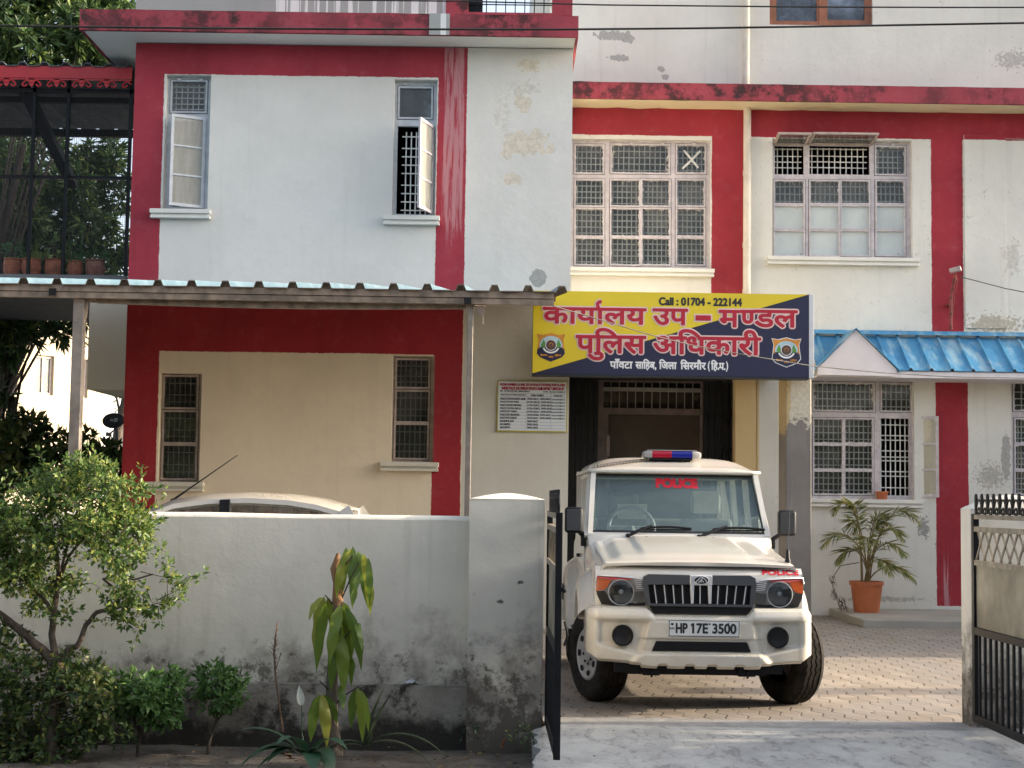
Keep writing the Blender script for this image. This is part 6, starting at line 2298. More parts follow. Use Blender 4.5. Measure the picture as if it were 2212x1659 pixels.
# peace lily
YLl = 9.5
ll = thing('peace_lily', tuple(at(650, 1640, YLl)), 'peace lily with one white flower and dark broad leaves at the sapling foot', 'plant')
mb = MB()
cb = at(665, 1640, YLl)
for (dx, up_, L_, W_, dr) in ((-1, .55, .42, .13, .9), (-.7, .3, .34, .14, .8), (-.2, .5, .30, .12, 1.2), (.35, .3, .28, .11, 1.3), (-.9, .9, .46, .09, .7), (.6, .2, .25, .10, 1.4), (-.4, .15, .30, .12, 1.0), (.1, -.1, .25, .11, 1.2), (-1.1, .2, .34, .09, .9), (.45, .8, .36, .09, 1.1)):
    big_leaf(mb, cb + Vector((dx * .04, rnd.uniform(-.05, .02), .02)), (dx, rnd.uniform(-.5, -.1), up_ + .5), L_, W_, droop=dr, segs=9, wave=.03)
mb.build('leaves', M_lily, ll, smooth=180, fix=False)
mb = MB()
f0 = at(652, 1545, YLl)
mb.tube([cb, cb.lerp(f0, .5) + Vector((-.02, 0, .02)), f0, at(650, 1510, YLl)], [.004, .004, .003, .003], 6)
st_ = mb.build('flower_stem', M_lily, ll)
mb = MB()
fb_ = at(651, 1524, YLl)
big_leaf(mb, fb_, (-.12, -.2, 1), .13, .045, droop=-.05, segs=9, wave=.0, cup=.8, side=(1, .2, .1))
mb.build('flower', simple('spathe_white', (.62, .64, .55), .5), ll, smooth=180, fix=False)
# strap leaved plant
stp = thing('spider_lily', tuple(at(790, 1615, 9.75)), 'strap leaved green plant arching over the soil right of the sapling', 'plant')
mb = MB()
cb = at(788, 1612, 9.75)
for (dx, up_, L_, dr) in ((.9, .75, .62, .85), (1, .55, .55, .85), (.55, 1.3, .42, .12), (.35, 1.2, .40, .15), (-.8, .6, .40, 1.0), (-.9, .3, .40, .9), (-.05, 1, .2, .1), (.05, 1.2, .16, .2)):
    big_leaf(mb, cb + Vector((rnd.uniform(-.03, .03), 0, 0)), (dx, rnd.uniform(-.25, .0), up_), L_, .042, droop=dr, segs=14, wave=.0, cup=.5)
mb.build('leaves', M_strap, stp, smooth=180, fix=False)
# weed tuft at the foot of the pillar
wt = thing('weed_tuft', tuple(at(1112, 1605, 10.15)), 'small dark weed tuft growing in the corner between wall and pillar', 'weed')
pts, ax = clumps([tuple(at(1012, 1560, 10.25)) + (.05, .05, .10)], 3000)
q = rosettes(pts, ax, 5, .03, .014)
leaf_object('leaves', *q, M_lily, wt)
wt2 = thing('weed_tuft', tuple(at(1128, 1600, 10.0)), 'dark weed tuft growing against the broken edge of the concrete ramp', 'weed')
pts, ax = clumps([tuple(at(1128, 1590, 10.0)) + (.09, .08, .06)], 3000)
q = rosettes(pts, ax, 5, .03, .014)
leaf_object('leaves', *q, M_dim, wt2)

# fallen leaves, paper scrap, clod
M_dry = leafmat('dry_leaf', [(.16, .06, .03), (.24, .10, .05)], .1, .7)
for (px, py, L_, lb) in ((1032, 1610, .11, 'curled orange brown leaf fallen on soil beside the strap leaved plant'), (1330, 1615, .10, None), (400, 1585, .12, 'flat brown leaf fallen beneath the leafy shrub with crooked stem'), (1085, 1628, .09, 'brown leaf fallen on the soil before the gate pillar'), (630, 1648, .10, 'brown leaf fallen at the front of the peace lily')):
    if lb is None: continue
    v = ROT @ Vector(((px - CX) / FPX, (CY - py) / FPX, -1))
    p = CAM + v * ((-.155 - 1.5) / v.z)
    mb = MB()
    big_leaf(mb, (p.x, p.y, p.z + .02), (rnd.uniform(-1, 1), rnd.uniform(-.3, .3), .25), L_, L_ * .45, droop=.4, segs=7, wave=.2, cup=.6)
    o = mb.build('dry_leaf', M_dry, smooth=180, fix=False)
    tag(o, lb, 'leaf', 'dry leaves on the soil')
v = P(1995, 1573, 10.9)
pvv = P(2117 * .0 + 2115, 1572, 11.0)
mb = MB(); big_leaf(mb, (pvv.x, 11.3, .02), (1, .1, .15), .09, .04, droop=.3, segs=6)
o = mb.build('dry_leaf', leafmat('yellow_leaf', [(.30, .28, .05), (.32, .30, .06)], .2), smooth=180, fix=False); tag(o, 'small yellow leaf fallen on the tan pavers near the right pillar', 'leaf')
mb = MB()
pc = P(888, 1468, YW - .05)
mb.grid(lambda u, v: (pc.x - .05 + .10 * u, YW - .055 + .05 * v, zl + .012 + abs(mnoise.noise(Vector((u * 3.3, v * 3.1, 2)))) * .055 * (1 - abs(2 * u - 1) ** 2)), 9, 7)
o = mb.build('paper_scrap', simple('paper', (.55, .57, .60), .8), smooth=20, fix=False); tag(o, 'crumpled white paper scrap lying on the wall ledge', 'litter')

# ------------------------------------------------------------------ potted palm on the walkway
YPm = 20.3
s_ = YPm / FPX
pb = P(1871, 1315, YPm)
pb = Vector((pb.x, YPm, .10))
pm_ = thing('potted_palm', tuple(pb), 'feathery palm in a big orange plastic pot on the walkway', 'potted plant')
M_pot = simple('orange_pot', (.46, .13, .045), .5, var=.1, scale=4)
mb = MB()
hh = 66 * s_
mb.lathe([(0, .02), (26 * s_ * 1.0, .02), (26.5 * s_, .0), (33.5 * s_, hh - .05), (36.5 * s_, hh - .05), (36.5 * s_, hh), (33 * s_, hh), (32 * s_, hh - .05), (0, hh - .05)], tuple(pb), 'z', 36)
mb.build('pot', M_pot, pm_, smooth=35)
mb = MB(); mb.lathe([(0, hh - .03), (32.3 * s_, hh - .045)], tuple(pb), 'z', 24)
mb.build('potting_soil', M_soil, pm_)
stems = MB()
LP, LD, LN, LL, LWd = [], [], [], [], []
for (px, py, lean) in ((1775, 1180, -.2), (1800, 1108, -.1), (1842, 1092, -.1), (1905, 1115, -.1), (1985, 1130, .0), (1950, 1165, -.3), (1955, 1200, -.4), (1808, 1215, -.2), (1840, 1150, .3), (1925, 1240, -.5), (1975, 1255, -.3), (1905, 1150, .2), (1870, 1190, -.5)):
    tip = P(px, py, YPm + lean)
    b = pb + Vector((rnd.uniform(-.06, .06), rnd.uniform(-.06, .06), hh - .03))
    horiz = Vector((tip.x - b.x, tip.y - b.y, 0))
    peak = max(tip.z, b.z) + .20 + .12 * rnd.random() if horiz.length > .25 else tip.z
    c1 = b + Vector((horiz.x * .12, horiz.y * .12, (peak - b.z) * .75)); c2 = Vector((b.x + horiz.x * .6, b.y + horiz.y * .6, peak + .10))
    pts = []
    N = 22
    for i in range(N + 1):
        t = i / N
        pts.append(b * (1 - t) ** 3 + c1 * 3 * t * (1 - t) ** 2 + c2 * 3 * t * t * (1 - t) + tip * t ** 3)
    stems.tube(pts, [.012 - .010 * i / N for i in range(N + 1)], 5)
    for i in range(int(N * .42), N + 1):
        for k_ in range(2):
            for sg_ in (-1, 1):
                t0 = pts[max(i - 1, 0)]; t1 = pts[min(i + 1, N)]
                d = (t1 - t0).normalized()
                sd = d.cross(Vector((0, 0, 1)))
                if sd.length < .1: sd = Vector((1, 0, 0))
                sd.normalize()
                f = (i - N * .42) / (N * .58)
                ln_ = .27 * math.sin(PI * (.22 + .70 * f)) * rnd.uniform(.85, 1.1)
                dd = d * (.55 + .5 * f) + sd * sg_ * .8 + Vector((0, 0, .25 - .65 * rnd.random() * (1 + f)))
                LP.append(tuple(pts[i] + (t1 - pts[i]) * k_ * .5)); LD.append(tuple(dd)); LN.append((0, 0, 1)); LL.append(ln_); LWd.append(.019)
stems.build('stem', simple('palm_stem', (.20, .14, .05), .6, var=.2), pm_, smooth=60)
leaf_object('fronds', LP, LD, LN, LL, LWd, M_palm, pm_, fold=.1)
mb = MB()    # withered frond hanging over the walkway edge
base = [P(x, y, YPm - .1) for x, y in ((1855, 1215), (1815, 1222), (1796, 1250), (1800, 1280), (1815, 1300), (1822, 1312))]
mb.tube(base, [.006, .006, .005, .004, .003, .002], 5)
for i in range(60):
    p = base[rnd.choice((2, 3, 3, 4, 4, 5))] + Vector((rnd.uniform(-.04, .04), rnd.uniform(-.03, .03), rnd.uniform(-.05, .05)))
    d = Vector((rnd.uniform(-.3, .8), rnd.uniform(-.3, .3), rnd.uniform(-1, .1)))
    mb.tube([p, p + d * .05, p + d * .09 + Vector((rnd.uniform(-.03, .03), 0, -.02))], [.004, .003, .001], 4)
mb.build('withered_frond', simple('withered', (.10, .06, .04), .9, var=.3), pm_)
# small pot on the sill of window C
sp0, sp1 = P(1894, 1078, YR - .03), P(1904, 1060.5, YR - .03)
mb = MB()
s2 = (YR - .03) / FPX
mb.lathe([(0, 0), (11 * s2, 0), (12.5 * s2, 14 * s2), (14.5 * s2, 14 * s2), (14.5 * s2, 17.5 * s2), (12 * s2, 17.5 * s2), (11.5 * s2, 12 * s2), (0, 12 * s2)], (P(1904, 1070, YR - .03).x, YR - .03, oC[2] - .001), 'z', 24)
o = mb.build('small_pot', M_pot, smooth=35); tag(o, 'small empty terracotta pot on the sill of the lower window with opened casement', 'plant pot')

# ------------------------------------------------------------------ lamp on a bent pipe, cables
YLm = YR - .12
lm = thing('security_lamp', tuple(P(2052, 700, YLm)), 'grey box lamp on a bent rusty pipe fixed to the upper red column', 'lamp')
M_rust = simple('rusty_red_pipe', (.22, .045, .04), .7, var=.35, scale=14)
mb = MB()
mb.tube([P(2053, 712, YLm), P(2053, 645, YLm), P(2055, 632, YLm - .02), P(2063, 592, YLm - .14)], .024, 10)
mb.box(*sorted((P(2046, 640, YLm).x, P(2060, 640, YLm).x)), YLm, YR - .001, P(2053, 660, YLm).z, P(2053, 655, YLm).z)
mb.build('pole', M_rust, lm, smooth=40)
mb = MB()
c0 = P(2063, 583, YLm - .2)
mb.box(-.075, .075, -.12, .09, -.03, .03)
mb.xf(Matrix.Translation(c0) @ Matrix.Rotation(rad(-14), 4, 'Y') @ Matrix.Rotation(rad(-20), 4, 'Z'))
mb.build('lamp_box', simple('lamp_grey', (.38, .32, .31), .5), lm, bevel=.008)
mb = MB(); mb.tube([P(2062, 596, YLm - .16), P(2068, 606, YLm - .16), P(2066, 620, YLm - .1), P(2061, 640, YLm), P(2058, 670, YLm), P(2055, 690, YLm)], .006, 5)
mb.build('lead', simple('old_lead', (.30, .10, .08), .8), lm)


def cable(label, pix, r, col, ys, name='cable'):
    mb = MB()
    n = len(pix)
    pts = []
    for i in range(n - 1):
        for t in range(6):
            f = (i + t / 6) / (n - 1)
            a, b = pix[i], pix[i + 1]
            y = ys[0] + (ys[1] - ys[0]) * f
            pts.append(P(a[0] + (b[0] - a[0]) * t / 6, a[1] + (b[1] - a[1]) * t / 6, y))
    pts.append(P(*pix[-1], ys[1]))
    mb.tube(pts, r, 6)
    o = mb.build(name, simple('cable_' + str(len(bpy.data.materials)), col, .6), smooth=60)
    tag(o, label, 'cable')


cable('black overhead cable crossing above the red eave, uppermost of the two', [(-200, -17), (300, -6), (700, 0), (1000, 3), (1300, 11), (1700, 15), (2050, 16.5), (2420, 16)], .0045, (.015, .016, .012), (8.6, 8.6), 'overhead_cable')
cable('black overhead cable sagging along the red eave, lower of the two', [(-200, 54), (0, 56), (400, 61), (800, 63.5), (1200, 64), (1500, 61.5), (1800, 57), (2211, 50), (2420, 46)], .006, (.015, .016, .012), (8.2, 8.2), 'overhead_cable')
cable('thin grey cable sagging across the signboard and awning', [(1188, 659), (1260, 680), (1400, 722), (1500, 747), (1640, 772), (1757, 791), (1900, 805), (2050, 814), (2211, 817), (2420, 815)], .0045, (.03, .026, .026), (12.2, 15.5))
cable('short dark cable running right from the box lamp', [(2074, 598), (2120, 610), (2170, 623), (2211, 631), (2420, 668)], .007, (.10, .12, .10), (YR - .2, YR - .2))

# ------------------------------------------------------------------ neighbour's netted balcony on the left
YV = 18.9
bv = thing('netted_balcony', tuple(P(140, 600, YV)), 'balcony caged in black wire net under a ribbed roof with red scalloped valance', 'balcony')
vx0, vx1 = P(-260, 400, YV).x, P(285, 300, YV).x
vx1 = min(vx1, bx0 - .004)
zV0, zVt, zVm, zVb = P(140, 596, YV).z, P(140, 146, YV).z, P(140, 172, YV).z, P(140, 190, YV).z
M_vred = simple('valance_red', (.52, .022, .03), .45, var=.08, scale=2)
M_dkroof = simple('balcony_tin', (.10, .11, .12), .6, var=.2)
mb = MB()
pts_ = []
x = vx0
while x < vx1 + .05:
    for q_, h in ((0, 0), (.25, .0), (.40, .045), (.60, .045), (.75, 0)): pts_.append((x + q_ * .27, h))
    x += .27
pts_ = [p for p in pts_ if p[0] < vx1 + .01]
zr_ = zVt - .01
mb.loft([[(x, YV - .12, zr_ + h) for x, h in pts_], [(x, YV + 3.4, zr_ + .02 + h) for x, h in pts_], [(x, YV + 3.4, zr_ + .01 + h) for x, h in pts_], [(x, YV - .12, zr_ - .012 + h) for x, h in pts_], [(x, YV - .12, zr_ + h) for x, h in pts_]])
mb.build('roof_sheet', M_dkroof, bv, fix=False)
mb = MB()
n = max(1, int((vx1 - vx0) / .30))
pw = (vx1 - vx0) / n
mb.box(vx0, vx1, YV - .10, YV - .09, zVm - .01, zVt - .015)
for i in range(n):
    cx = vx0 + pw * (i + .5)
    zt_ = zVm - .012
    mb.tube([(cx - pw * .5, YV - .095, zt_ - .06)] + [(cx - pw * .5 + pw * .38 * t / 6 + .0, YV - .095, zt_ - .085 + .055 * math.sin(PI * t / 6)) for t in range(1, 7)] + [(cx - pw * .12 - .03 * (1 - math.cos(t * .9)), YV - .095, zt_ - .085 - .02 * math.sin(t * .9)) for t in range(1, 5)], .011, 5)
    mb.tube([(cx + pw * .5, YV - .095, zt_ - .06)] + [(cx + pw * .5 - pw * .38 * t / 6, YV - .095, zt_ - .085 + .055 * math.sin(PI * t / 6)) for t in range(1, 7)] + [(cx + pw * .12 + .03 * (1 - math.cos(t * .9)), YV - .095, zt_ - .085 - .02 * math.sin(t * .9)) for t in range(1, 5)], .011, 5)
    mb.prism([(cx - pw * .5 - .035, zt_ + .005), (cx - pw * .5 + .035, zt_ + .005), (cx - pw * .5 + .03, zt_ - .08), (cx - pw * .5, zt_ - .115), (cx - pw * .5 - .03, zt_ - .08)], YV - .10, YV - .09)
    mb.box(cx - pw * .5, cx + pw * .5, YV - .10, YV - .092, zt_ - .022, zt_ - .006)
mb.build('valance', M_vred, bv)
mb = MB()
for px in (-180, 67, 141, 283): 
    xx_ = min(P(px, 400, YV).x, vx1 - .03)
    mb.box(xx_ - .02, xx_ + .02, YV - .0, YV + .04, zV0, zVt - .02)
zmid_ = P(140, 381, YV).z
mb.box(vx0, vx1, YV + .061, YV + .10, zmid_ - .02, zmid_ + .02)
mb.box(vx0, vx1, YV + .0, YV + .05, zVb - .06, zVb - .01)
for xx_ in (vx0 + .05, vx1 - .05): mb.box(xx_ - .03, xx_ + .03, YV + 2.4, YV + 2.46, zV0, zVt)
mb.box(vx0, vx1, YV + 2.2, YV + 2.3, zVt - .35, zVt - .25); mb.box(vx0, vx1, YV + 1.2, YV + 1.27, zVt - .14, zVt - .06)
mb.bar((P(35, 200, YV).x, YV + .3, zVt - .2), (P(160, 330, YV + 2.4).x, YV + 2.4, zVt - 1.0), .14, .10)
mb.build('frame', M_black, bv)
mb = MB()
stp_ = .0275
x = vx0
while x < vx1:
    mb.box(x - .0015, x + .0015, YV + .03, YV + .0325, zV0, zVb + .02); x += stp_
z = zV0
while z < zVb:
    mb.box(vx0, vx1, YV + .033, YV + .0355, z - .0015, z + .0015); z += stp_
mb.build('wire_net', simple('wire_black', (.02, .022, .024), .5), bv, fix=False)
mb = MB(); mb.box(vx0, vx1, YV - .12, YV + 3.2, zV0 - .2, zV0 - .002)
mb.build('floor_slab', simple('balcony_slab', (.12, .13, .14), .8), bv)
mb = MB(); mb.box(vx0, vx0 + .15, YV + 3.0, YV + 3.2, -.2, zV0 - .21); mb.box(vx0 - 1.2, vx0 + .2, YV + .5, YV + 3.2, -.2, zV0 - .25)
mb.build('column', simple('balcony_column', (.30, .28, .24), .8), bv)
# five clay pots on the balcony edge
M_clay = simple('clay', (.50, .17, .09), .75, var=.2, scale=10)
M_clay2 = simple('clay_old', (.32, .14, .10), .8, var=.3, scale=8)
M_potleaf = leafmat('pot_plant_leaves', [(.12, .20, .06), (.20, .30, .09), (.38, .46, .20)], .35)
M_potleaf2 = leafmat('pot_plant_leaves_dark', [(.05, .15, .045), (.09, .24, .07)], .3)
sv = (YV + .25) / FPX
spec_ = ((26, 24, 'clay pot with drooping dark foliage, first on the left of the balcony row', 1, 0), (67, 26, 'round clay pot with a few broad leaves, second along the balcony row', 2, 0), (117, 26, 'clay pot with tall pale leaved climber at the middle of the balcony row', 3, 0), (161, 21, 'smallest clay pot, with bushy green herb, on the balcony row', 4, 0), (205, 27, 'weathered greyish clay pot at the right end of the balcony row', 5, 1))
pot_me = None
for (px, hw, lb, kind, old) in spec_:
    c0 = P(px, 594, YV + .25)
    c0 = Vector((c0.x, YV + .25, zV0))
    r = thing('clay_pot', tuple(c0), lb, 'potted plant', 'pots along the balcony edge')
    H = 42 * sv if kind != 4 else 39 * sv
    w = hw * sv * .80
    mb = MB(); mb.lathe([(0, .0), (w * .68, 0), (w * .92, H * .3), (w * 1.02, H * .55), (w * .95, H * .85), (w * .88, H * .92), (w * 1.0, H * .93), (w * 1.02, H), (w * .9, H), (w * .85, H * .9), (0, H * .88)], tuple(c0), 'z', 28)
    mb.build('pot', M_clay2 if old else M_clay, r, smooth=40)
    top = c0 + Vector((0, 0, H * .9))
    if kind == 3:
        mb = MB()
        for i in range(46):
            t = rnd.random()
            b = top + Vector((rnd.uniform(-.14, .30) * (.4 + t), rnd.uniform(-.1, .1), .05 + .42 * t ** .8))
            big_leaf(mb, b, (rnd.uniform(-1, 1), rnd.uniform(-1, .3), .4), .11, .065, droop=1.0, segs=5)
        mb.build('leaves', M_potleaf, r, smooth=180, fix=False)
        mb = MB()
        for i in range(6): mb.tube([top - Vector((0, 0, .03)), top + Vector((rnd.uniform(-.05, .12), 0, .22)), top + Vector((rnd.uniform(-.12, .28), 0, .42))], .005, 4)
        mb.build('stem', M_bark2, r)
    elif kind == 2:
        mb = MB()
        for dx, h in ((.10, .09), (.16, .05), (.24, .10), (.05, .04)): big_leaf(mb, top + Vector((dx * .6, -.03, h * .3)), (dx * 2, -.4, 1), .13, .07, droop=.4, segs=6)
        mb.build('leaves', M_potleaf, r, smooth=180, fix=False)
        mb = MB(); mb.tube([top - Vector((0, 0, .05)), top + Vector((-.04, -.05, .03)), top + Vector((-.10, -.06, -.08))], .012, 5)
        mb.build('stem', M_bark, r)
    else:
        rz_ = {1: .16, 4: .14, 5: .08}[kind]
        pts, ax = clumps([(c0.x, c0.y, top.z + rz_ * .8, .15, .12, rz_)], 1500)
        q = rosettes(pts, ax, 6, .06, .02)
        leaf_object('leaves', *q, M_potleaf2, r)
        mb = MB(); mb.tube([top - Vector((0, 0, .03)), top + Vector((.01, 0, rz_))], .006, 5)
        mb.build('stem', M_bark2, r)

# ------------------------------------------------------------------ behind on the left: trees, house, dish
def bigtree(label, base, blobs, dens, L, W, per=9, mat_=None, seed=1, limbs=99):
    r = thing('mango_tree', base, label, 'tree', 'mango trees behind the balcony')
    br = Branches()
    rnd.seed(seed)
    b = Vector(base)
    top = Vector((np.mean([q[0] for q in blobs]), np.mean([q[1] for q in blobs]), np.mean([q[2] for q in blobs])))
    mid = b.lerp(top, .45) + Vector((.1, 0, .2))
    br.mb.tube([b, b.lerp(mid, .5) + Vector((.08, .05, 0)), mid, mid.lerp(top, .6)], [.20, .15, .10, .05], 10)
    for q in blobs[:limbs]:
        e = Vector(q[:3]); j = mid.lerp(e, .5) + Vector((0, 0, .25))
        br.mb.tube([mid - Vector((0, 0, rnd.uniform(0, .6))), j, e], [.03, .018, .006], 5)
    br.mb.build('trunk', M_bark2, r, smooth=60)
    pts, ax = clumps(blobs, dens)
    q = rosettes(pts, ax, per, L, W, .85, .35)
    leaf_object('crown', *q, mat_ or M_mango, r)
    return r


def bl(px, py, rp, Y, f=1.0):
    c0 = P(px, py, Y); s = Y / FPX
    return (c0.x, c0.y, c0.z, rp * s * f, rp * s * 1.1, rp * s * .8)


Yt = 24.0
bigtree('dense dark mango tree rising above the balcony roof', (P(-170, 1000, Yt).x, Yt, 0), [bl(x, y, r, Yt + dy) for x, y, r, dy in ((20, 30, 75, 0), (110, 20, 70, .4), (190, 60, 60, -.2), (60, 100, 65, -.5), (150, 110, 55, .2), (230, 110, 45, .5), (-60, 60, 80, 0), (230, 0, 40, .8), (100, -60, 90, 0), (10, 170, 60, .2), (-40, 180, 60, .2), (270, 20, 22, 1))], 480, .24, .062, 9)
Yt = 26.5
bigtree('dark mango tree seen through the balcony net', (P(-140, 1000, Yt).x, Yt, 0), [bl(x, y, r, Yt + dy) for x, y, r, dy in ((20, 300, 70, 0), (20, 420, 70, .3), (90, 400, 55, 0), (90, 500, 60, -.3), (20, 540, 60, 0), (170, 440, 52, .2), (160, 540, 55, .5), (235, 520, 40, .2), (250, 430, 30, .3), (215, 390, 26, .3), (-40, 460, 70, .3), (130, 330, 36, .6), (265, 560, 30, 0), (70, 600, 60, .3), (-40, 600, 60, 0), (250, 345, 22, 0), (200, 330, 30, .2), (240, 320, 26, .3), (180, 360, 34, 0), (225, 365, 30, .1), (270, 390, 20, 0), (30, 380, 60, -1.5), (40, 480, 60, -1.5), (20, 560, 60, -1.4), (150, 400, 50, -.8), (60, 470, 60, -.8), (200, 480, 46, -.6), (110, 560, 50, -.8), (210, 585, 36, -.4), (20, 360, 60, -.7))], 520, .22, .058, 8, seed=3)
Yt = 22.5
bigtree('low drooping mango tree below the balcony beside the bright house', (P(-60, 1100, Yt).x, Yt, 0), [bl(x, y, r, Yt + dy) for x, y, r, dy in ((20, 690, 50, 0), (90, 680, 45, .2), (40, 725, 36, -.2), (125, 715, 26, .3), (165, 680, 26, .4), (10, 765, 30, .2), (-40, 740, 60, 0), (8, 850, 18, 0), (10, 930, 30, 0))], 480, .24, .055, 9, seed=5, limbs=2)
sb = shrub('garden_hedge', 'dark leafy hedge growing under the satellite dish', P(150, 1080, 20.5), [(30, 960, 50, 40), (100, 970, 50, 36), (170, 965, 40, 30), (225, 985, 36, 26), (250, 990, 24, 24), (190, 1000, 50, 36), (100, 1020, 60, 40), (20, 1020, 60, 50), (250, 1040, 30, 30), (60, 920, 40, 30)], 20.5, M_dim, 420, 8, .15, .07, [[(100, 1200), (120, 1000)], [(190, 1200), (200, 990)]], cat='hedge')
# pale house far behind
hY = 44.0
hs_ = thing('neighbour_house', tuple(P(120, 1080, hY)), 'sunlit cream house with sash windows far behind the mango trees', 'house')
hp = P(222, 900, hY)
Mh = Matrix.Translation((hp.x, hY, 0)) @ Matrix.Rotation(rad(52), 4, 'Z')
M_cream = plaster('house_cream', (.52, .44, .32), streak=.1)
mb = MB(); zt_h = 6.6
holes = [(-4.6 + i * 1.15, -4.0 + i * 1.15, 4.2, 5.3) for i in range(4)]
mb.plate(-8, 0, -.5, zt_h, holes, 0, .25); mb.box(-8, 0, .26, 7, -.5, zt_h - .01)
mb.xf(Mh); mb.build('wall', M_cream, hs_)
mb = MB(); mb.box(-8.4, .4, -.4, 7.4, zt_h, zt_h + .2); mb.xf(Mh); mb.build('roof', M_cream, hs_)
for h in holes:
    mb = MB(); mb.plate(h[0], h[1], h[2], h[3], [(h[0] + .07, (h[0] + h[1]) / 2 - .03, h[2] + .07, h[3] - .07), ((h[0] + h[1]) / 2 + .03, h[1] - .07, h[2] + .07, h[3] - .07)], .08, .14)
    mb.xf(Mh); f_ = mb.build('window', simple('house_window_paint', (.5, .42, .36), .6), hs_)
    mb = MB(); mb.quad((h[0], .12, h[2]), (h[1], .12, h[2]), (h[1], .12, h[3]), (h[0], .12, h[3])); mb.xf(Mh)
    mb.build('pane', M_glass_grey, f_, fix=False)
hY2 = 52.0
hs2 = thing('neighbour_house', tuple(P(215, 1080, hY2)), 'white flat roofed house far behind the shed post', 'house')
a, b, c, d = rc(196, 765, 258, 1090, hY2)
mb = MB(); mb.box(a, b, hY2, hY2 + 6, -.5, d); mb.xf(Matrix.Translation((b, hY2, 0)) @ Matrix.Rotation(rad(35), 4, 'Z') @ Matrix.Translation((-b, -hY2, 0)))
mb.build('wall', plaster('house_white', (.66, .68, .70), streak=.05), hs2)
mb = MB(); mb.box(a - .2, b + .2, hY2 - .2, hY2 + 6.2, d, d + .2); mb.xf(Matrix.Translation((b, hY2, 0)) @ Matrix.Rotation(rad(35), 4, 'Z') @ Matrix.Translation((-b, -hY2, 0)))
mb.build('roof', plaster('house_white_roof', (.60, .62, .64), streak=.05), hs2)
# leaning bare tree
Yb = 34.0
bt = thing('bare_tree', tuple(P(240, 1080, Yb)), 'leaning thin tree trunk with sparse leaves behind the satellite dish', 'tree')
br = Branches()
rnd.seed(9)
br.mb.tube([P(238, 1090, Yb), P(256, 920, Yb), P(275, 850, Yb), P(292, 760, Yb), P(300, 640, Yb)], [.13, .10, .09, .07, .05], 8)
for i in range(6): br.grow(P(262 + i * 5, 900 - i * 30, Yb), (rnd.uniform(-1, 1), 0, rnd.uniform(-.2, .8)), rnd.uniform(.9, 1.6), .03, 1, kids=2)
br.mb.build('trunk', M_bark, bt, smooth=60)
tp_ = [(t, d) for t, d in br.tips]
q = rosettes(np.array([list(t) for t, d in tp_]), np.array([list(d) for t, d in tp_]), 5, .16, .06)
leaf_object('crown', *q, leafmat('sparse_leaves', [(.10, .14, .05), (.18, .22, .08)], .4), bt)
# satellite dish
Yd = 20.9
dsn = thing('satellite_dish', tuple(P(252, 960, Yd)), 'dark oval satellite dish with small white marks on a mast by the corner', 'satellite dish')
s_ = Yd / FPX
dc = P(245, 909, Yd)
mb = MB()
mb.lathe([(0, .045), (10 * s_, .038), (18 * s_, .018), (23.5 * s_, -.012), (24 * s_, -.006), (18 * s_, .028), (0, .056)], (0, 0, 0), 'y', 36)
mb.xf(Matrix.Translation(dc) @ Matrix.Rotation(rad(-16), 4, 'X') @ Matrix.Diagonal((1, 1, .74, 1)))
mb.build('dish', simple('dish_grey', (.045, .055, .065), .5), dsn, smooth=50)
mb = MB()
mx = Matrix.Translation(dc) @ Matrix.Rotation(rad(-16), 4, 'X')
for (u0, u1, w0, w1) in ((-8, -4, 0, 5), (-3.4, -.4, 0, 4), (.6, 8, 3.2, 7), (.6, 4, -1, 2.6), (4.6, 8, -1, 2.6)):
    mb.quad((u0 * s_, .018, w0 * s_), (u1 * s_, .018, w0 * s_), (u1 * s_, .018, w1 * s_), (u0 * s_, .018, w1 * s_))
mb.xf(mx); mb.build('mark', simple('dish_mark', (.5, .52, .54), .5), dsn, fix=False)
mb = MB(); mb.tube([dc + Vector((0, .05, 0)), dc + Vector((.02, .12, -.15)), dc + Vector((.06, .12, -1.6))], .02, 8)
mb.tube([dc + Vector((0, .05, -.12)), dc + Vector((.02, -.28, -.20))], .012, 6); mb.box(dc.x - .01, dc.x + .05, dc.y - .34, dc.y - .26, dc.z - .22, dc.z - .17)
mb.build('mast', simple('dish_mast', (.25, .26, .27), .5), dsn)
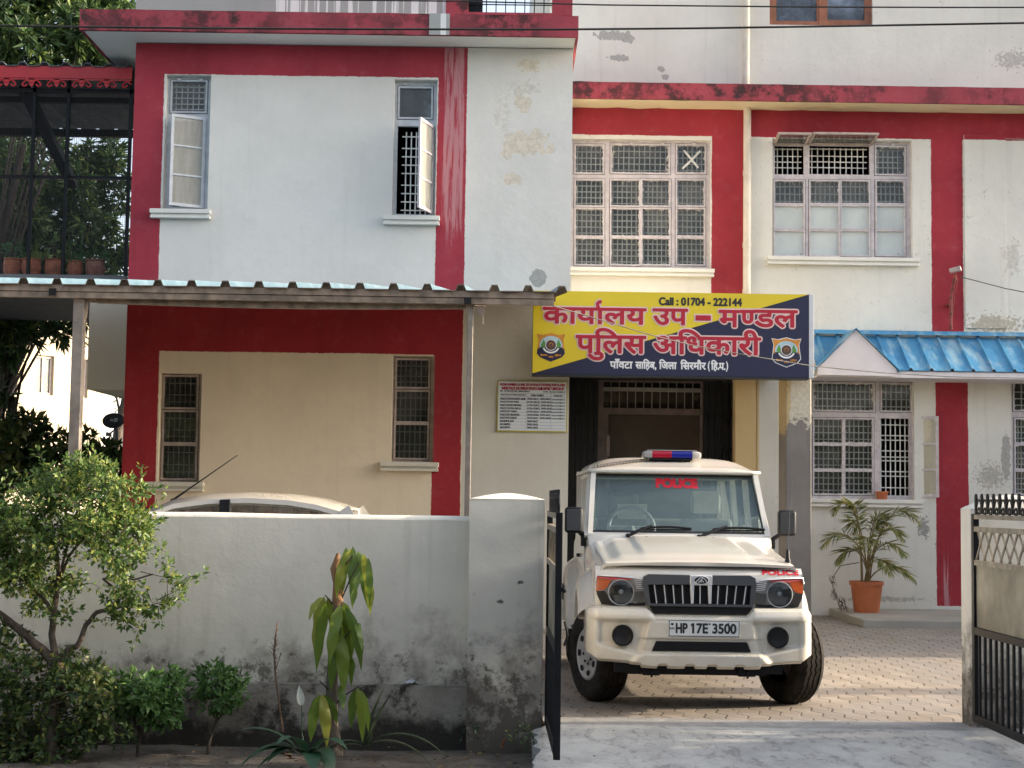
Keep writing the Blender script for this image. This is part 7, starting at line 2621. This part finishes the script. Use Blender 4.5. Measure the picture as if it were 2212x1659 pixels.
# roadside tree standing right of the gateway, outside the picture; it shades the ramp
rt = thing('roadside_tree', (10.2, 9.2, -.2), 'broad roadside tree right of the gateway shading the ramp', 'tree')
mb = MB(); mb.tube([(10.2, 9.2, -.3), (10.15, 9.25, .8), (10.2, 9.3, 1.8), (10.1, 9.2, 2.8)], [.16, .13, .10, .04], 8)
mb.build('trunk', M_bark, rt, smooth=60)
pts, ax = clumps([(10.2, 9.3, 1.2, 1.0, 1.25, 1.1), (10.2, 10.2, 1.9, .9, .85, .9), (10.3, 10.3, 2.9, .9, .8, .7), (10.1, 9.5, 2.7, .9, .9, .8), (10.2, 10.2, .8, .8, .8, .8), (10.0, 8.8, 2.4, 1.1, 1.2, 1.0), (10.4, 9.9, 2.4, .9, .8, .9), (10.2, 9.2, 3.2, .9, 1.0, .7), (10, 7.8, 1.6, 1.0, 1.0, 1.3), (10, 6.6, 1.8, 1.0, 1.2, 1.3)], 130)
q = rosettes(pts, ax, 9, .22, .09)
leaf_object('crown', *q, M_mango, rt)
# the wooded far side of the street behind the viewer: what the glass mirrors and what hides the low sky
mb = MB()
def wood(u, v):
    a = PI * (1.06 + .88 * u)
    r = 26 + 2.0 * mnoise.noise(Vector((u * 22, v * 5, 0))) + 1.0 * mnoise.noise(Vector((u * 70, v * 16, 4)))
    h = 5.2 + 2.0 * mnoise.noise(Vector((u * 9, 7, 0))) + 1.2 * mnoise.noise(Vector((u * 40, 3, 0)))
    return (r * math.cos(a), 16 + r * math.sin(a) * .80, -.5 + h * v)
mb.grid(wood, 160, 24)
o = mb.build('treeline', simple('treeline_leaves', (.035, .055, .022), .9, var=.5, scale=3), smooth=180, fix=False)
tag(o, 'mass of street trees behind the viewer', 'trees', kind='stuff')

# litter of small leaves over the planting strip, the ramp edge and the paving
n_ = 420
xs_ = np.concatenate([nrs.uniform(-3.6, .1, 300), nrs.uniform(.2, 3.2, 120)])
ys_ = np.concatenate([nrs.uniform(9.2, 10.38, 300), nrs.uniform(9.4, 20.0, 120)])
zs_ = np.where(xs_ < .15, -.150, np.where(ys_ > 10.8, .008, .012 - np.maximum(0, 10.4 - ys_) * .045))
Pn = np.stack([xs_, ys_, zs_], 1)
D_ = unit(n_); D_[:, 2] = nrs.uniform(-.05, .25, n_)
N_ = np.tile([0, 0, 1.0], (n_, 1)) + unit(n_) * .25
sz_n = np.where(xs_ < .15, nrs.uniform(.015, .055, n_), nrs.uniform(.008, .028, n_))
o = leaf_object('fallen_leaves', Pn, D_, N_, sz_n, sz_n * .5, leafmat('litter', [(.05, .035, .025), (.12, .08, .045), (.20, .12, .06), (.16, .15, .06)], .1, .8))
tag(o, 'scattered small dry leaves and chips on the ground', 'litter', kind='stuff')
